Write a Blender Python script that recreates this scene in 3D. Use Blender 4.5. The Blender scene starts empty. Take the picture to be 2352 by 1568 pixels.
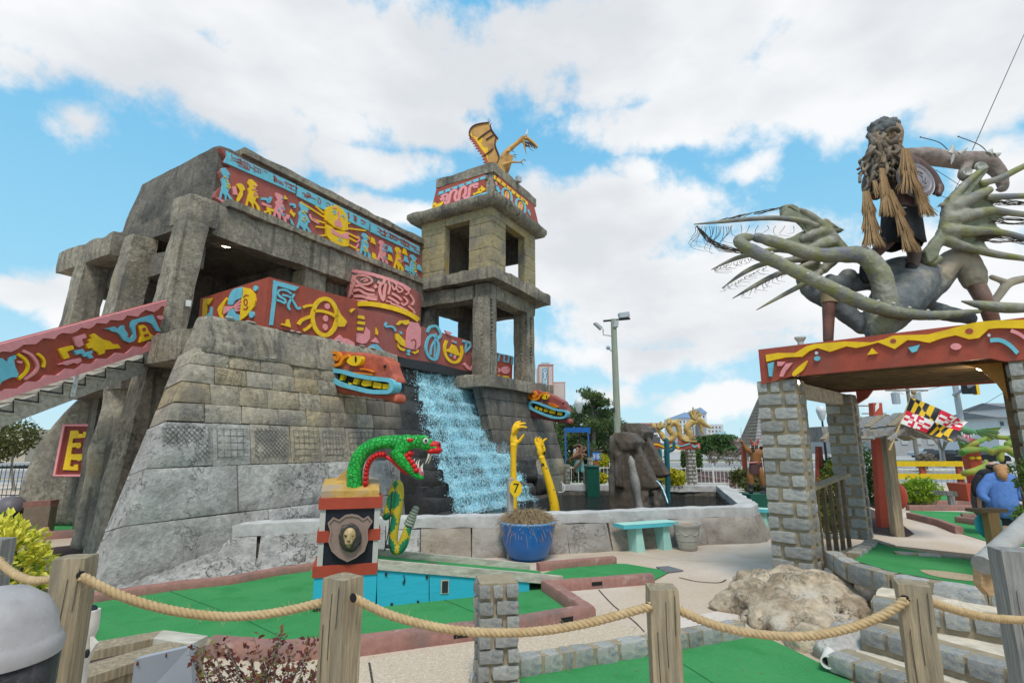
import bpy,bmesh,math,random
from mathutils import Vector,Matrix,noise
# ------------------------------------------------------------------ camera, sky, sun, exposure
C=bpy.context.scene.collection
S=bpy.context.scene
R=math.radians
PITCH=R(11.05)
FPX=1209.0            # focal length in pixels of a 2352 px wide picture
CAMZ=2.0
cam_d=bpy.data.cameras.new("camera");cam=bpy.data.objects.new("camera",cam_d);C.objects.link(cam)
cam_d.sensor_width=36.0;cam_d.lens=36.0*FPX/2352.0
cam_d.clip_start=0.05;cam_d.clip_end=3000
cam.location=(0,0,CAMZ);cam.rotation_euler=(R(90)+PITCH,0,0)
S.camera=cam
S.view_settings.view_transform='Standard';S.view_settings.look='None'
S.view_settings.exposure=0.9;S.view_settings.gamma=1.0
S.view_settings.use_curve_mapping=False
try:
    S.cycles.max_bounces=6;S.cycles.transparent_max_bounces=12;S.cycles.use_denoising=True
except Exception:pass
SUN_EL,SUN_AZ=R(60),R(178)     # azimuth clockwise from +Y: the sun stands high behind the camera
sd=Vector((math.sin(SUN_AZ)*math.cos(SUN_EL),math.cos(SUN_AZ)*math.cos(SUN_EL),math.sin(SUN_EL)))
ld=bpy.data.lights.new("sun",'SUN');ld.energy=1.5;ld.angle=R(16);ld.color=(1.0,.95,.88)
lo=bpy.data.objects.new("sun",ld);C.objects.link(lo);lo.location=sd*200
lo.rotation_euler=sd.to_track_quat('Z','Y').to_euler()
W=bpy.data.worlds.new("World");S.world=W;W.use_nodes=True
def build_sky():
    nt=W.node_tree;nt.nodes.clear();N=nt.nodes.new;L=nt.links.new
    def M(op,a,b=None,c=None,clamp=False):
        n=N('ShaderNodeMath');n.operation=op;n.use_clamp=clamp
        for i,x in enumerate((a,b,c)):
            if x is None:continue
            if isinstance(x,(int,float)):n.inputs[i].default_value=x
            else:L(x,n.inputs[i])
        return n.outputs[0]
    def V(op,a,b):
        n=N('ShaderNodeVectorMath');n.operation=op
        for i,x in enumerate((a,b)):
            if isinstance(x,tuple):n.inputs[i].default_value=x
            else:L(x,n.inputs[i])
        return n
    out=N('ShaderNodeOutputWorld');bg=N('ShaderNodeBackground');bg.inputs[1].default_value=0.1
    L(bg.outputs[0],out.inputs[0])
    sky=N('ShaderNodeTexSky');sky.sky_type='NISHITA';sky.sun_disc=False
    sky.sun_elevation=SUN_EL;sky.sun_rotation=SUN_AZ
    sky.air_density=1.0;sky.dust_density=0.6;sky.ozone_density=1.6
    tc=N('ShaderNodeTexCoord');d=tc.outputs['Generated']
    sx=N('ShaderNodeSeparateXYZ');L(d,sx.inputs[0])
    az=M('ARCTAN2',sx.outputs[0],sx.outputs[1]);el=M('ARCSINE',sx.outputs[2])
    # cloud banks, each (azimuth, elevation, half width, half height, weight) in degrees
    banks=[(-38.6,33.1,11.6,4.5,1),(-24.3,38,19.2,6.5,1),(-29.5,30.7,7,2.4,1),(-11.9,37.4,8.7,3.7,1),(-9.2,33.1,5.1,1.8,.6),(17.1,40,21.1,5.2,1),(37.9,33.7,15.6,5.8,1),(23.7,33.1,13.7,2.8,1),(43.9,26.7,5.5,2.2,.8),(-15.4,28.8,6.7,1.9,.6),(-13.7,24.5,6.2,1.8,.85),(11.2,24.3,10.7,4,1),(7.6,19.1,7.3,5.1,1),(22.1,14.8,18,5.2,1),(38.3,12.3,10.9,4.8,1),(15.3,28.4,3.6,1.7,.55),(21.3,4.1,5.7,1.7,.95),(-40.7,11.5,3.4,2.7,.95),(-44.7,11.2,2,1.4,.7),(-43.2,25.2,2.2,1.6,.5),(25.3,27.1,4.2,1.2,.4),(19.6,9.7,17.8,2,.6),(34.5,6.9,9.8,2.3,.6),(44.9,20.5,3.6,4.2,.8),(4,40.5,8.1,2.2,.7),(-25.9,28.2,3.8,1.6,.5),(11.4,5.2,4.1,1,.5),(-46.3,28.7,2,1.8,.45),
             (90,30,30,14,.9),(150,40,26,16,1),(-120,35,30,15,.9),(-75,24,16,8,.8),(180,18,30,8,.9),(0,78,40,12,.8),(70,55,20,12,.8)]
    wn=N('ShaderNodeTexNoise');wn.inputs['Scale'].default_value=4.5;wn.inputs['Detail'].default_value=5
    L(d,wn.inputs['Vector'])
    cb=N('ShaderNodeCombineXYZ');L(az,cb.inputs[0]);L(el,cb.inputs[1])
    wv=V('SUBTRACT',wn.outputs['Color'],(.5,.5,.5));ws=V('MULTIPLY',wv.outputs[0],(.15,.10,0))
    pos=V('ADD',cb.outputs[0],ws.outputs[0]).outputs[0]
    acc=None;gray=None
    for a,e,ra,re,w in banks:
        s=V('SUBTRACT',pos,(R(a),R(e),0));m=V('MULTIPLY',s.outputs[0],(1/R(ra),1/R(re),0))
        ln=V('LENGTH',m.outputs[0],(0,0,0)).outputs['Value']
        b=M('MULTIPLY',M('SUBTRACT',1.36,ln),w)
        acc=b if acc is None else M('MAXIMUM',acc,b)
    fn=N('ShaderNodeTexNoise');fn.inputs['Scale'].default_value=7.5;fn.inputs['Detail'].default_value=9;fn.inputs['Roughness'].default_value=.62
    L(d,fn.inputs['Vector'])
    dens=M('ADD',acc,M('MULTIPLY',M('SUBTRACT',fn.outputs[0],.5),2.3))
    mr=N('ShaderNodeMapRange');mr.interpolation_type='SMOOTHSTEP'
    mr.inputs[1].default_value=.0;mr.inputs[2].default_value=.55;mr.inputs[3].default_value=0.0;mr.inputs[4].default_value=.97
    L(dens,mr.inputs[0])
    # thick parts of a cloud are greyer
    sn=N('ShaderNodeTexNoise');sn.inputs['Scale'].default_value=3.2;sn.inputs['Detail'].default_value=6
    mp=N('ShaderNodeMapping');mp.inputs['Scale'].default_value=(1,1,2.2);L(d,mp.inputs[0]);L(mp.outputs[0],sn.inputs['Vector'])
    cr=N('ShaderNodeValToRGB');cr.color_ramp.elements[0].position=.36;cr.color_ramp.elements[0].color=(4.05,4.18,4.36,1)
    cr.color_ramp.elements[1].position=.58;cr.color_ramp.elements[1].color=(5.2,5.25,5.3,1)
    L(sn.outputs[0],cr.inputs[0])
    tint=N('ShaderNodeMix');tint.data_type='RGBA';tint.blend_type='MULTIPLY';tint.inputs[0].default_value=1.0
    tint.inputs[7].default_value=SKY_TINT
    L(sky.outputs[0],tint.inputs[6])
    gr=N('ShaderNodeValToRGB');ge=gr.color_ramp.elements;ge[0].position=0;ge[0].color=(3.0,4.25,4.8,1);ge[1].position=.62;ge[1].color=(.9,2.8,4.5,1)
    e2=gr.color_ramp.elements.new(.25);e2.color=(1.75,3.65,4.8,1)
    L(el,gr.inputs[0]);g2=N('ShaderNodeMix');g2.data_type='RGBA';g2.inputs[0].default_value=.93;L(tint.outputs[2],g2.inputs[6]);L(gr.outputs[0],g2.inputs[7])
    mx=N('ShaderNodeMix');mx.data_type='RGBA';L(mr.outputs[0],mx.inputs[0]);L(g2.outputs[2],mx.inputs[6]);L(cr.outputs[0],mx.inputs[7])
    L(mx.outputs[2],bg.inputs[0])
SKY_TINT=(1.15,1.35,1.4,1)
build_sky()
# ------------------------------------------------------------------ geometry helpers
cp_,sp_=math.cos(PITCH),math.sin(PITCH)
def ray(px,py):                                   # viewing ray of a picture point
    a,b=px-1176.0,784.0-py
    return Vector((a,FPX*cp_-b*sp_,FPX*sp_+b*cp_))
def P(px,py,Y):                                  # the world point seen there at forward distance Y
    d=ray(px,py);t=Y/d.y
    return Vector((d.x*t,Y,CAMZ+d.z*t))
def G(px,py,z=0.0):                              # the world point seen there at height z
    d=ray(px,py);t=(z-CAMZ)/d.z
    return Vector((d.x*t,d.y*t,z))
def onp(px,py,pl):                               # on a plane (point, normal)
    d=ray(px,py);o=Vector((0,0,CAMZ));t=(pl[0]-o).dot(pl[1])/d.dot(pl[1])
    return o+d*t
ZR={'A':(500,340,.3061),'B':(480,640,.2934),'C':(0,740,.1913),'D':(1080,420,.1403),'E':(1160,280,.1148),
      'F':(740,1050,.3253),'G':(980,860,.2806),'H':(1200,1040,.2551),'I':(1700,260,.3827),'J':(1880,780,.3443),
      'K':(1800,1240,.3231),'L':(0,1240,.2979),'M':(1380,960,.1786),'N':(1640,960,.1786),'O':(2240,900,.2807),
      'Q':(960,700,.3826),'R':(0,850,.3827),'S':(880,1400,.4252),'T':(2020,940,.1659),'U':(0,1250,.2914),'V':(980,280,.4593),
      'W':(0,340,.3571)}
def zz(k,x,y):
    a,b,s=ZR[k]; return ((a+x*s)*.91875,(b+y*s)*.91875)
def zl(k,pts): return [zz(k,p[0],p[1]) for p in pts]
def lerp(a,b,t): return a+(b-a)*t
def cr(pts,n=4,closed=False):                    # Catmull-Rom through tuples of any length
    pts=[tuple(p) for p in pts];m=len(pts);out=[]
    if m<3: return pts
    rng=range(m) if closed else range(m-1)
    for i in rng:
        g=(lambda j:pts[j%m]) if closed else (lambda j:pts[min(max(j,0),m-1)])
        p0,p1,p2,p3=g(i-1),g(i),g(i+1),g(i+2)
        for k in range(n):
            t=k/n
            out.append(tuple(.5*((2*b)+(c-a)*t+(2*a-5*b+4*c-d)*t*t+(3*b-a-3*c+d)*t**3) for a,b,c,d in zip(p0,p1,p2,p3)))
    if not closed:out.append(pts[-1])
    return out
def nz(p,f,s=0.0): return noise.noise(Vector((p[0]*f+s*7.1,p[1]*f-s*3.3,p[2]*f+s*1.7)))
def fz(p,f,s=0.0): return nz(p,f,s)+.5*nz(p,f*2.1,s+1)+.25*nz(p,f*4.3,s+2)
class MB:
    """Collects geometry in world coordinates; build() links it as ONE mesh object."""
    def __init__(s):s.v=[];s.f=[];s.m=[]
    def add(s,vs,fs,mi=0):
        o=len(s.v);s.v+=[tuple(v) for v in vs];s.f+=[tuple(i+o for i in f) for f in fs];s.m+=[mi]*len(fs); return s
    def hexa(s,c,mi=0):                         # 8 corners: bottom 0-3 round, top 4-7 round
        return s.add(c,[(3,2,1,0),(4,5,6,7),(0,1,5,4),(1,2,6,5),(2,3,7,6),(3,0,4,7)],mi)
    def bar(s,o,ex,ey,ez,mi=0):              # a box from a corner and three edge vectors
        o,ex,ey,ez=map(Vector,(o,ex,ey,ez))
        return s.hexa([o,o+ex,o+ex+ey,o+ey,o+ez,o+ex+ez,o+ex+ey+ez,o+ey+ez],mi)
    def cbox(s,c,sx,sy,sz,yaw=0,mi=0):      # a box standing on c
        ca,sa=math.cos(yaw),math.sin(yaw);c=Vector(c);ex=Vector((ca,sa,0))*sx;ey=Vector((-sa,ca,0))*sy
        return s.bar(c-ex/2-ey/2,ex,ey,(0,0,sz),mi)
    def prism(s,poly,vec,mi=0):
        n=len(poly);vec=Vector(vec);a=[Vector(p) for p in poly]
        return s.add(a+[p+vec for p in a],[tuple(reversed(range(n))),tuple(range(n,2*n))]+[(i,(i+1)%n,(i+1)%n+n,i+n) for i in range(n)],mi)
    def tube(s,pts,rad,seg=8,caps=True,mi=0,flat=1.0,up=None):
        pts=[Vector(p) for p in pts];n=len(pts)
        if isinstance(rad,(int,float)):rad=[rad]*n
        vs=[];t0=None;nrm=None
        for i,p in enumerate(pts):
            t=(pts[min(i+1,n-1)]-pts[max(i-1,0)])
            t=t.normalized() if t.length>1e-9 else Vector((0,0,1))
            if nrm is None:
                a=Vector(up) if up else (Vector((0,0,1)) if abs(t.z)<.9 else Vector((0,1,0)))
                nrm=(a-t*a.dot(t)).normalized()
            else:
                q=t0.rotation_difference(t);nrm=(q@nrm);nrm=(nrm-t*nrm.dot(t)).normalized()
            t0=t;b=t.cross(nrm)
            for k in range(seg):
                an=2*math.pi*k/seg
                vs.append(p+nrm*(math.cos(an)*rad[i])+b*(math.sin(an)*rad[i]*flat))
        fs=[(i*seg+k,i*seg+(k+1)%seg,(i+1)*seg+(k+1)%seg,(i+1)*seg+k) for i in range(n-1) for k in range(seg)]
        if caps:fs+=[tuple(reversed(range(seg))),tuple(range((n-1)*seg,n*seg))]
        return s.add(vs,fs,mi)
    def lathe(s,prof,c,seg=20,mi=0,ax=None,sx=1.0,caps=True):
        c=Vector(c);q=Vector((0,0,1)).rotation_difference(Vector(ax).normalized()) if ax else None
        vs=[]
        for r,z in prof:
            for k in range(seg):
                a=2*math.pi*k/seg;v=Vector((math.cos(a)*r*sx,math.sin(a)*r,z))
                vs.append(c+(q@v if q else v))
        n=len(prof)
        fs=[(i*seg+k,i*seg+(k+1)%seg,(i+1)*seg+(k+1)%seg,(i+1)*seg+k) for i in range(n-1) for k in range(seg)]
        if caps:fs+=[tuple(reversed(range(seg))),tuple(range((n-1)*seg,n*seg))]
        return s.add(vs,fs,mi)
    def ell(s,c,r,seg=10,rings=7,rot=None,mi=0):
        c=Vector(c);r=(r,r,r) if isinstance(r,(int,float)) else r;vs=[]
        for i in range(1,rings):
            th=math.pi*i/rings
            for k in range(seg):
                a=2*math.pi*k/seg;v=Vector((r[0]*math.sin(th)*math.cos(a),r[1]*math.sin(th)*math.sin(a),r[2]*math.cos(th)))
                vs.append(c+(rot@v if rot else v))
        top=Vector((0,0,r[2]));vs+=[c+(rot@top if rot else top),c-(rot@top if rot else top)]
        a,b=len(vs)-2,len(vs)-1
        fs=[(i*seg+k,(i+1)*seg+k,(i+1)*seg+(k+1)%seg,i*seg+(k+1)%seg) for i in range(rings-2) for k in range(seg)]
        fs+=[(a,k,(k+1)%seg) for k in range(seg)]+[(b,(rings-2)*seg+(k+1)%seg,(rings-2)*seg+k) for k in range(seg)]
        return s.add(vs,fs,mi)
    def rock(s,L,fmap,cell=.25,r=.06,amp=.03,freq=1.3,seed=0,mi=0,maxn=60):
        """A rounded, roughly cast block of size L (metres); fmap takes local metres to the world."""
        n=[max(1,min(maxn,int(round(l/cell)))) for l in L];ids={};vs=[]
        def vid(i,j,k):
            if (i,j,k) in ids: return ids[i,j,k]
            p=Vector((L[0]*i/n[0],L[1]*j/n[1],L[2]*k/n[2]))
            q=Vector([min(max(p[a],r),L[a]-r) if L[a]>2*r else L[a]/2 for a in range(3)]);dv=p-q
            nn=dv.normalized() if dv.length>1e-6 else Vector((0,0,1))
            if dv.length>1e-6:p=q+nn*min(r,dv.length)
            w=Vector(fmap(p))
            nb=Vector(fmap(p+nn*.05))-w
            if nb.length>1e-9:nb.normalize()
            w=w+nb*(amp*fz(w,freq,seed))
            ids[i,j,k]=len(vs);vs.append(w); return ids[i,j,k]
        fs=[]
        for ax in range(3):
            b,c=(ax+1)%3,(ax+2)%3
            for side in (0,n[ax]):
                for i in range(n[b]):
                    for j in range(n[c]):
                        qd=[]
                        for di,dj in ((0,0),(1,0),(1,1),(0,1)):
                            t=[0,0,0];t[ax]=side;t[b]=i+di;t[c]=j+dj;qd.append(vid(*t))
                        fs.append(tuple(qd) if side else tuple(reversed(qd)))
        return s.add(vs,fs,mi)
    def build(s,name,mats,parent=None,smooth=None,recalc=True,kind=None):
        me=bpy.data.meshes.new(name)
        root=parent
        while root is not None and root.parent is not None:root=root.parent
        off=Vector(root.location) if root is not None else Vector((0,0,0))
        own=Vector((0,0,0))
        if root is None and s.v and kind is None:
            xs,ys,zs=zip(*s.v);own=Vector(((min(xs)+max(xs))/2,(min(ys)+max(ys))/2,min(zs)));off=own
        me.from_pydata([(x-off.x,y-off.y,z-off.z) for x,y,z in s.v],[],s.f)
        mats=mats if isinstance(mats,(list,tuple)) else [mats]
        for m in mats:me.materials.append(m)
        if len(mats)>1:me.polygons.foreach_set('material_index',s.m)
        if recalc:
            bm=bmesh.new();bm.from_mesh(me);bmesh.ops.recalc_face_normals(bm,faces=bm.faces);bm.to_mesh(me);bm.free()
        if smooth is not None:
            me.polygons.foreach_set('use_smooth',[True]*len(me.polygons))
            if smooth<179:me.set_sharp_from_angle(angle=R(smooth))
        me.update()
        o=bpy.data.objects.new(name,me);C.objects.link(o);o.location=own
        if parent is not None:o.parent=parent
        if kind:o['kind']=kind
        return o
def tag(o,label=None,cat=None,group=None,kind=None):
    if label:o['label']=label
    if cat:o['category']=cat
    if group:o['group']=group
    if kind:o['kind']=kind
    return o
def thing(name,label,cat,loc,group=None):
    o=bpy.data.objects.new(name,None);C.objects.link(o);o.location=loc;o.empty_display_size=.2
    return tag(o,label,cat,group)
def copy_thing(src,loc,label,rz=None,sc=None):
    def rec(o,par):
        c=o.copy();C.objects.link(c);c.parent=par
        for ch in o.children:rec(ch,c)
        return c
    n=rec(src,None);n.location=loc;n['label']=label
    if rz is not None:n.rotation_euler=(0,0,rz)
    if sc is not None:n.scale=(sc,sc,sc)
    return n
TMP=bpy.data.scenes.new('workbench')                # a scratch scene for evaluating modifiers, removed at the end
def blob(name,fill,mat,parent,voxel=.03,smooth_it=6,disp=None):
    """Union of overlapping limbs remeshed into ONE continuous skin. fill(mb) adds the limbs."""
    mb=MB();fill(mb)
    o=mb.build(name,mat,parent)
    m=o.modifiers.new('r','REMESH');m.mode='VOXEL';m.voxel_size=voxel
    if smooth_it:
        q=o.modifiers.new('s','SMOOTH');q.factor=.5;q.iterations=smooth_it
    TMP.collection.objects.link(o);C.objects.unlink(o);par=o.parent;o.parent=None
    with bpy.context.temp_override(scene=TMP,view_layer=TMP.view_layers[0]):dg=bpy.context.evaluated_depsgraph_get()
    ev=o.evaluated_get(dg)
    me=bpy.data.meshes.new_from_object(ev);old=o.data;o.modifiers.clear();o.data=me;me.name=name
    bpy.data.meshes.remove(old);TMP.collection.objects.unlink(o);C.objects.link(o);o.parent=par
    if disp:
        off=o.matrix_world.translation
        ns=[v.normal.copy() for v in me.vertices];dd=[disp(v.co) for v in me.vertices]
        for v,n_,d_ in zip(me.vertices,ns,dd):v.co+=n_*d_
    me.polygons.foreach_set('use_smooth',[True]*len(me.polygons));me.update()
    return o
# ------------------------------------------------------------------ materials
MATS={}
def mat(name,col,rough=.75,var=.18,scale=6.0,bump=.25,bscale=None,col2=None,mix2=(.5,.68),s2=2.0,rnd=0.0,streak=None,spec=.3,bdist=.02,col3=None,s3=.8,mix3=(.55,.7),metal=0.0,coat=0.0,stretch=None,crack=0.0,cscale=2.2):
    """Painted / stone / wood surface: base colour with fine mottling, a second colour in patches, a third in larger patches, relief."""
    if name in MATS: return MATS[name]
    m=bpy.data.materials.new(name);m.use_nodes=True;nt=m.node_tree;N=nt.nodes.new;L=nt.links.new
    b=nt.nodes['Principled BSDF'];b.inputs['Roughness'].default_value=rough
    b.inputs['Specular IOR Level'].default_value=spec;b.inputs['Metallic'].default_value=metal
    if coat:b.inputs['Coat Weight'].default_value=coat;b.inputs['Coat Roughness'].default_value=.15
    tc=N('ShaderNodeTexCoord');vec=tc.outputs['Object']
    if stretch:
        mp=N('ShaderNodeMapping');mp.inputs['Scale'].default_value=stretch;L(vec,mp.inputs[0]);vec=mp.outputs[0]
    def noi(sc,det=5,ro=.55):
        n=N('ShaderNodeTexNoise');n.inputs['Scale'].default_value=sc;n.inputs['Detail'].default_value=det;n.inputs['Roughness'].default_value=ro
        L(vec,n.inputs['Vector']); return n.outputs[0]
    n1=noi(scale,8,.65)
    r=N('ShaderNodeValToRGB');e=r.color_ramp.elements
    e[0].position=.3;e[1].position=.72
    e[0].color=tuple(c*(1-var) for c in col)+(1,);e[1].color=tuple(min(1,c*(1+var)) for c in col)+(1,)
    L(n1,r.inputs[0]);cur=r.outputs[0]
    def mixin(cur,colr,sc,lo,hi,fac=1.0):
        mr=N('ShaderNodeMapRange');mr.inputs[1].default_value=lo;mr.inputs[2].default_value=hi;mr.inputs[4].default_value=fac
        L(noi(sc,6,.6),mr.inputs[0]);mx=N('ShaderNodeMix');mx.data_type='RGBA'
        L(mr.outputs[0],mx.inputs[0]);L(cur,mx.inputs[6]);mx.inputs[7].default_value=tuple(colr)+(1,); return mx.outputs[2]
    if col2:cur=mixin(cur,col2,s2,mix2[0],mix2[1])
    if col3:cur=mixin(cur,col3,s3,mix3[0],mix3[1])
    if streak:                                   # rain streaks: noise drawn out along z
        mp=N('ShaderNodeMapping');mp.inputs['Scale'].default_value=(7,7,.35);L(tc.outputs['Object'],mp.inputs[0])
        n=N('ShaderNodeTexNoise');n.inputs['Scale'].default_value=1.0;n.inputs['Detail'].default_value=5;L(mp.outputs[0],n.inputs['Vector'])
        mr=N('ShaderNodeMapRange');mr.inputs[1].default_value=.52;mr.inputs[2].default_value=.68;mr.inputs[4].default_value=streak[1]
        L(n.outputs[0],mr.inputs[0]);mx=N('ShaderNodeMix');mx.data_type='RGBA';L(mr.outputs[0],mx.inputs[0]);L(cur,mx.inputs[6]);mx.inputs[7].default_value=tuple(streak[0])+(1,);cur=mx.outputs[2]
    ck=None
    if crack:                                    # tooled cracks: crevice shade painted into the colour as thin dark noise lines
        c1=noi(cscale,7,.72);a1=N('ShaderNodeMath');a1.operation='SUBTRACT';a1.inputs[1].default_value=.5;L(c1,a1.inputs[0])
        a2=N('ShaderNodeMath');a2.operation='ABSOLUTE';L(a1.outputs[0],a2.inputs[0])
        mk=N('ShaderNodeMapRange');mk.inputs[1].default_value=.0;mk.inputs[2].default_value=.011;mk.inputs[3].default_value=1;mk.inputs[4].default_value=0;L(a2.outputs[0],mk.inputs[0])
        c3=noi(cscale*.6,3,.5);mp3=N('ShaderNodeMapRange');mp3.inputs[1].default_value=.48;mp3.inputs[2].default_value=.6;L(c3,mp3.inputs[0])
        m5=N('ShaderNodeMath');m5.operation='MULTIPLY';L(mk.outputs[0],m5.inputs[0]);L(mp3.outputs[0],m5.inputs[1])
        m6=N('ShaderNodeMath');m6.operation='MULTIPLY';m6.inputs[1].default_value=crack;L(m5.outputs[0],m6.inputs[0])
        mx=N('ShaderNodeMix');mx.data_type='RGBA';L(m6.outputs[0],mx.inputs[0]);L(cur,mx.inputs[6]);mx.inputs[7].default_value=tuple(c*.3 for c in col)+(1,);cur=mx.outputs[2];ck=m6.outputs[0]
    if rnd:
        oi=N('ShaderNodeObjectInfo');hs=N('ShaderNodeHueSaturation')
        mr=N('ShaderNodeMapRange');mr.inputs[3].default_value=1-rnd;mr.inputs[4].default_value=1+rnd;L(oi.outputs['Random'],mr.inputs[0]);L(mr.outputs[0],hs.inputs['Value'])
        m2=N('ShaderNodeMath');m2.operation='FRACT';m3=N('ShaderNodeMath');m3.operation='MULTIPLY';m3.inputs[1].default_value=7.31;L(oi.outputs['Random'],m3.inputs[0]);L(m3.outputs[0],m2.inputs[0])
        m4=N('ShaderNodeMapRange');m4.inputs[3].default_value=.75;m4.inputs[4].default_value=1.3;L(m2.outputs[0],m4.inputs[0]);L(m4.outputs[0],hs.inputs['Saturation'])
        L(cur,hs.inputs['Color']);cur=hs.outputs[0]
    L(cur,b.inputs['Base Color'])
    if bump:
        bs=bscale or scale*2.5
        bn=N('ShaderNodeBump');bn.inputs['Strength'].default_value=bump;bn.inputs['Distance'].default_value=bdist
        hgt=noi(bs,9,.68)
        if ck is not None:
            sb=N('ShaderNodeMath');sb.operation='MULTIPLY_ADD';sb.inputs[1].default_value=-.5;L(ck,sb.inputs[0]);L(hgt,sb.inputs[2]);hgt=sb.outputs[0]
        L(hgt,bn.inputs['Height']);L(bn.outputs[0],b.inputs['Normal'])
    MATS[name]=m; return m
def emit(name,col,st):
    m=bpy.data.materials.new(name);m.use_nodes=True;b=m.node_tree.nodes['Principled BSDF']
    b.inputs['Base Color'].default_value=tuple(col)+(1,);b.inputs['Emission Color'].default_value=tuple(col)+(1,);b.inputs['Emission Strength'].default_value=st
    MATS[name]=m; return m
def leafmat(name,c1,c2,sc=1.4,tr=.25):
    """Leaves: two tones mixed per clump, a little light let through."""
    m=bpy.data.materials.new(name);m.use_nodes=True;nt=m.node_tree;N=nt.nodes.new;L=nt.links.new
    b=nt.nodes['Principled BSDF'];b.inputs['Roughness'].default_value=.55;b.inputs['Specular IOR Level'].default_value=.25
    tc=N('ShaderNodeTexCoord');n=N('ShaderNodeTexNoise');n.inputs['Scale'].default_value=sc*2;n.inputs['Detail'].default_value=4;L(tc.outputs['Object'],n.inputs['Vector'])
    r=N('ShaderNodeValToRGB');e=r.color_ramp.elements;e[0].position=.35;e[1].position=.66;e[0].color=tuple(c1)+(1,);e[1].color=tuple(c2)+(1,)
    L(n.outputs[0],r.inputs[0]);L(r.outputs[0],b.inputs['Base Color'])
    t=N('ShaderNodeBsdfTranslucent');L(r.outputs[0],t.inputs[0]);mx=N('ShaderNodeMixShader');mx.inputs[0].default_value=tr
    L(b.outputs[0],mx.inputs[1]);L(t.outputs[0],mx.inputs[2]);L(mx.outputs[0],nt.nodes['Material Output'].inputs[0])
    MATS[name]=m; return m
RED=mat('red_paint',(.34,.066,.038),.62,.16,7,.3,30,bdist=.008,col2=(.26,.06,.042),s2=3,mix2=(.5,.72),streak=((.22,.085,.06),.35))
RED2=mat('red_paint_worn',(.34,.085,.065),.62,.15,4,.22,25,col2=(.25,.10,.09),mix2=(.48,.75),streak=((.24,.13,.12),.45),bdist=.008)
REDH=mat('red_brown_paint',(.42,.095,.05),.5,.2,3,.5,9,col2=(.32,.07,.045),bdist=.02)
REDH2=mat('dull_red_brown_paint',(.30,.075,.062),.5,.2,3,.5,9,col2=(.22,.055,.05),bdist=.02)
BLUE=mat('light_blue_paint',(.15,.47,.58),.6,.12,8,.25,30,bdist=.008,col2=(.13,.38,.46),s2=6,mix2=(.5,.72))
YEL=mat('yellow_paint',(.80,.50,.012),.55,.12,8,.25,30,bdist=.008,col2=(.66,.38,.02),s2=6,mix2=(.52,.74))
PINK=mat('pink_paint',(.74,.28,.29),.6,.12,8,.25,30,bdist=.008,col2=(.60,.25,.25),s2=6,mix2=(.52,.74))
ORANGE=mat('orange_paint',(.72,.23,.012),.5,.12,6,.2,20,bdist=.008)
WHITE=mat('white_paint',(.75,.75,.72),.5,.06,6,.1)
BLACK=mat('black_paint',(.012,.012,.013),.4,.2,8,.1)
DKBLUE=mat('black_blue_paint',(.012,.014,.022),.55,.2,8,.15)
TURF=mat('putting_green_turf',(.052,.245,.083),.95,.2,55,.6,190,spec=.06,col2=(.072,.285,.10),s2=.8,mix2=(.45,.75),col3=(.033,.205,.058),s3=2.2,mix3=(.52,.75),bdist=.006)
PAVE=mat('tan_concrete',(.52,.415,.32),.9,.13,22,.3,55,col2=(.47,.36,.26),s2=.55,mix2=(.45,.7),col3=(.58,.49,.41),s3=.35,mix3=(.5,.62),bdist=.006)
PAVE2=mat('pebbled_concrete',(.50,.40,.29),.9,.3,70,.45,90,col2=(.58,.50,.42),s2=28,mix2=(.55,.62),bdist=.006)
PAVEG=mat('grey_concrete',(.30,.27,.245),.9,.15,14,.3,40,col2=(.24,.21,.19),s2=1.2,bdist=.006)
KERB=mat('brick_red_concrete',(.31,.155,.125),.85,.2,14,.5,35,col2=(.21,.135,.12),s2=2.2,mix2=(.48,.66),crack=.5,cscale=3,col3=(.38,.24,.205),s3=5,mix3=(.58,.7),bdist=.008)
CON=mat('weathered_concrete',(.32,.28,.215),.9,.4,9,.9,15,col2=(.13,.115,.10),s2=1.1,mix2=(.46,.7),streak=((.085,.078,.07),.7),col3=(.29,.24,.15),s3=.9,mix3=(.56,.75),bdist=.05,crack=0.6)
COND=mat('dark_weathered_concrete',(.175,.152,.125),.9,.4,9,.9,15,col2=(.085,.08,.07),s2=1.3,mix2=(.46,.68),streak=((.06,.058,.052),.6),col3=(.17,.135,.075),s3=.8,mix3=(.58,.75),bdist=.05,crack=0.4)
CONT=mat('ochre_tower_concrete',(.35,.285,.155),.9,.34,9,.8,16,col2=(.20,.18,.15),s2=1.3,mix2=(.47,.66),streak=((.32,.29,.25),.55),col3=(.36,.25,.07),s3=1.2,mix3=(.56,.72),bdist=.03,crack=0.5)
WALLS=mat('carved_wall_stone',(.40,.335,.24),.9,.34,10,1.0,14,col2=(.235,.205,.175),s2=1.5,mix2=(.45,.68),streak=((.14,.125,.115),.4),rnd=.13,bdist=.04,crack=0.5)
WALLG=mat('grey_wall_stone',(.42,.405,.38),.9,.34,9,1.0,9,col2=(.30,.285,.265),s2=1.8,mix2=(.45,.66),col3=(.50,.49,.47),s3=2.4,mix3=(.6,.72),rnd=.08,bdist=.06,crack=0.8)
WALLD=mat('damp_wall_stone',(.17,.15,.125),.75,.3,5,.7,7,col2=(.10,.09,.08),s2=1.5,mix2=(.45,.66),streak=((.07,.065,.06),.6),rnd=.12,bdist=.03,crack=0.4)
JOINT=mat('dark_joint',(.065,.058,.05),.95,.25,8,.3)
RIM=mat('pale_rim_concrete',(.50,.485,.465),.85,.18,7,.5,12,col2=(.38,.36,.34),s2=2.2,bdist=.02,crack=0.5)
WET=mat('wet_black_rock',(.045,.042,.04),.35,.35,3,.6,6,col2=(.075,.06,.045),s2=1.2,bdist=.05,spec=.45)
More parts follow.
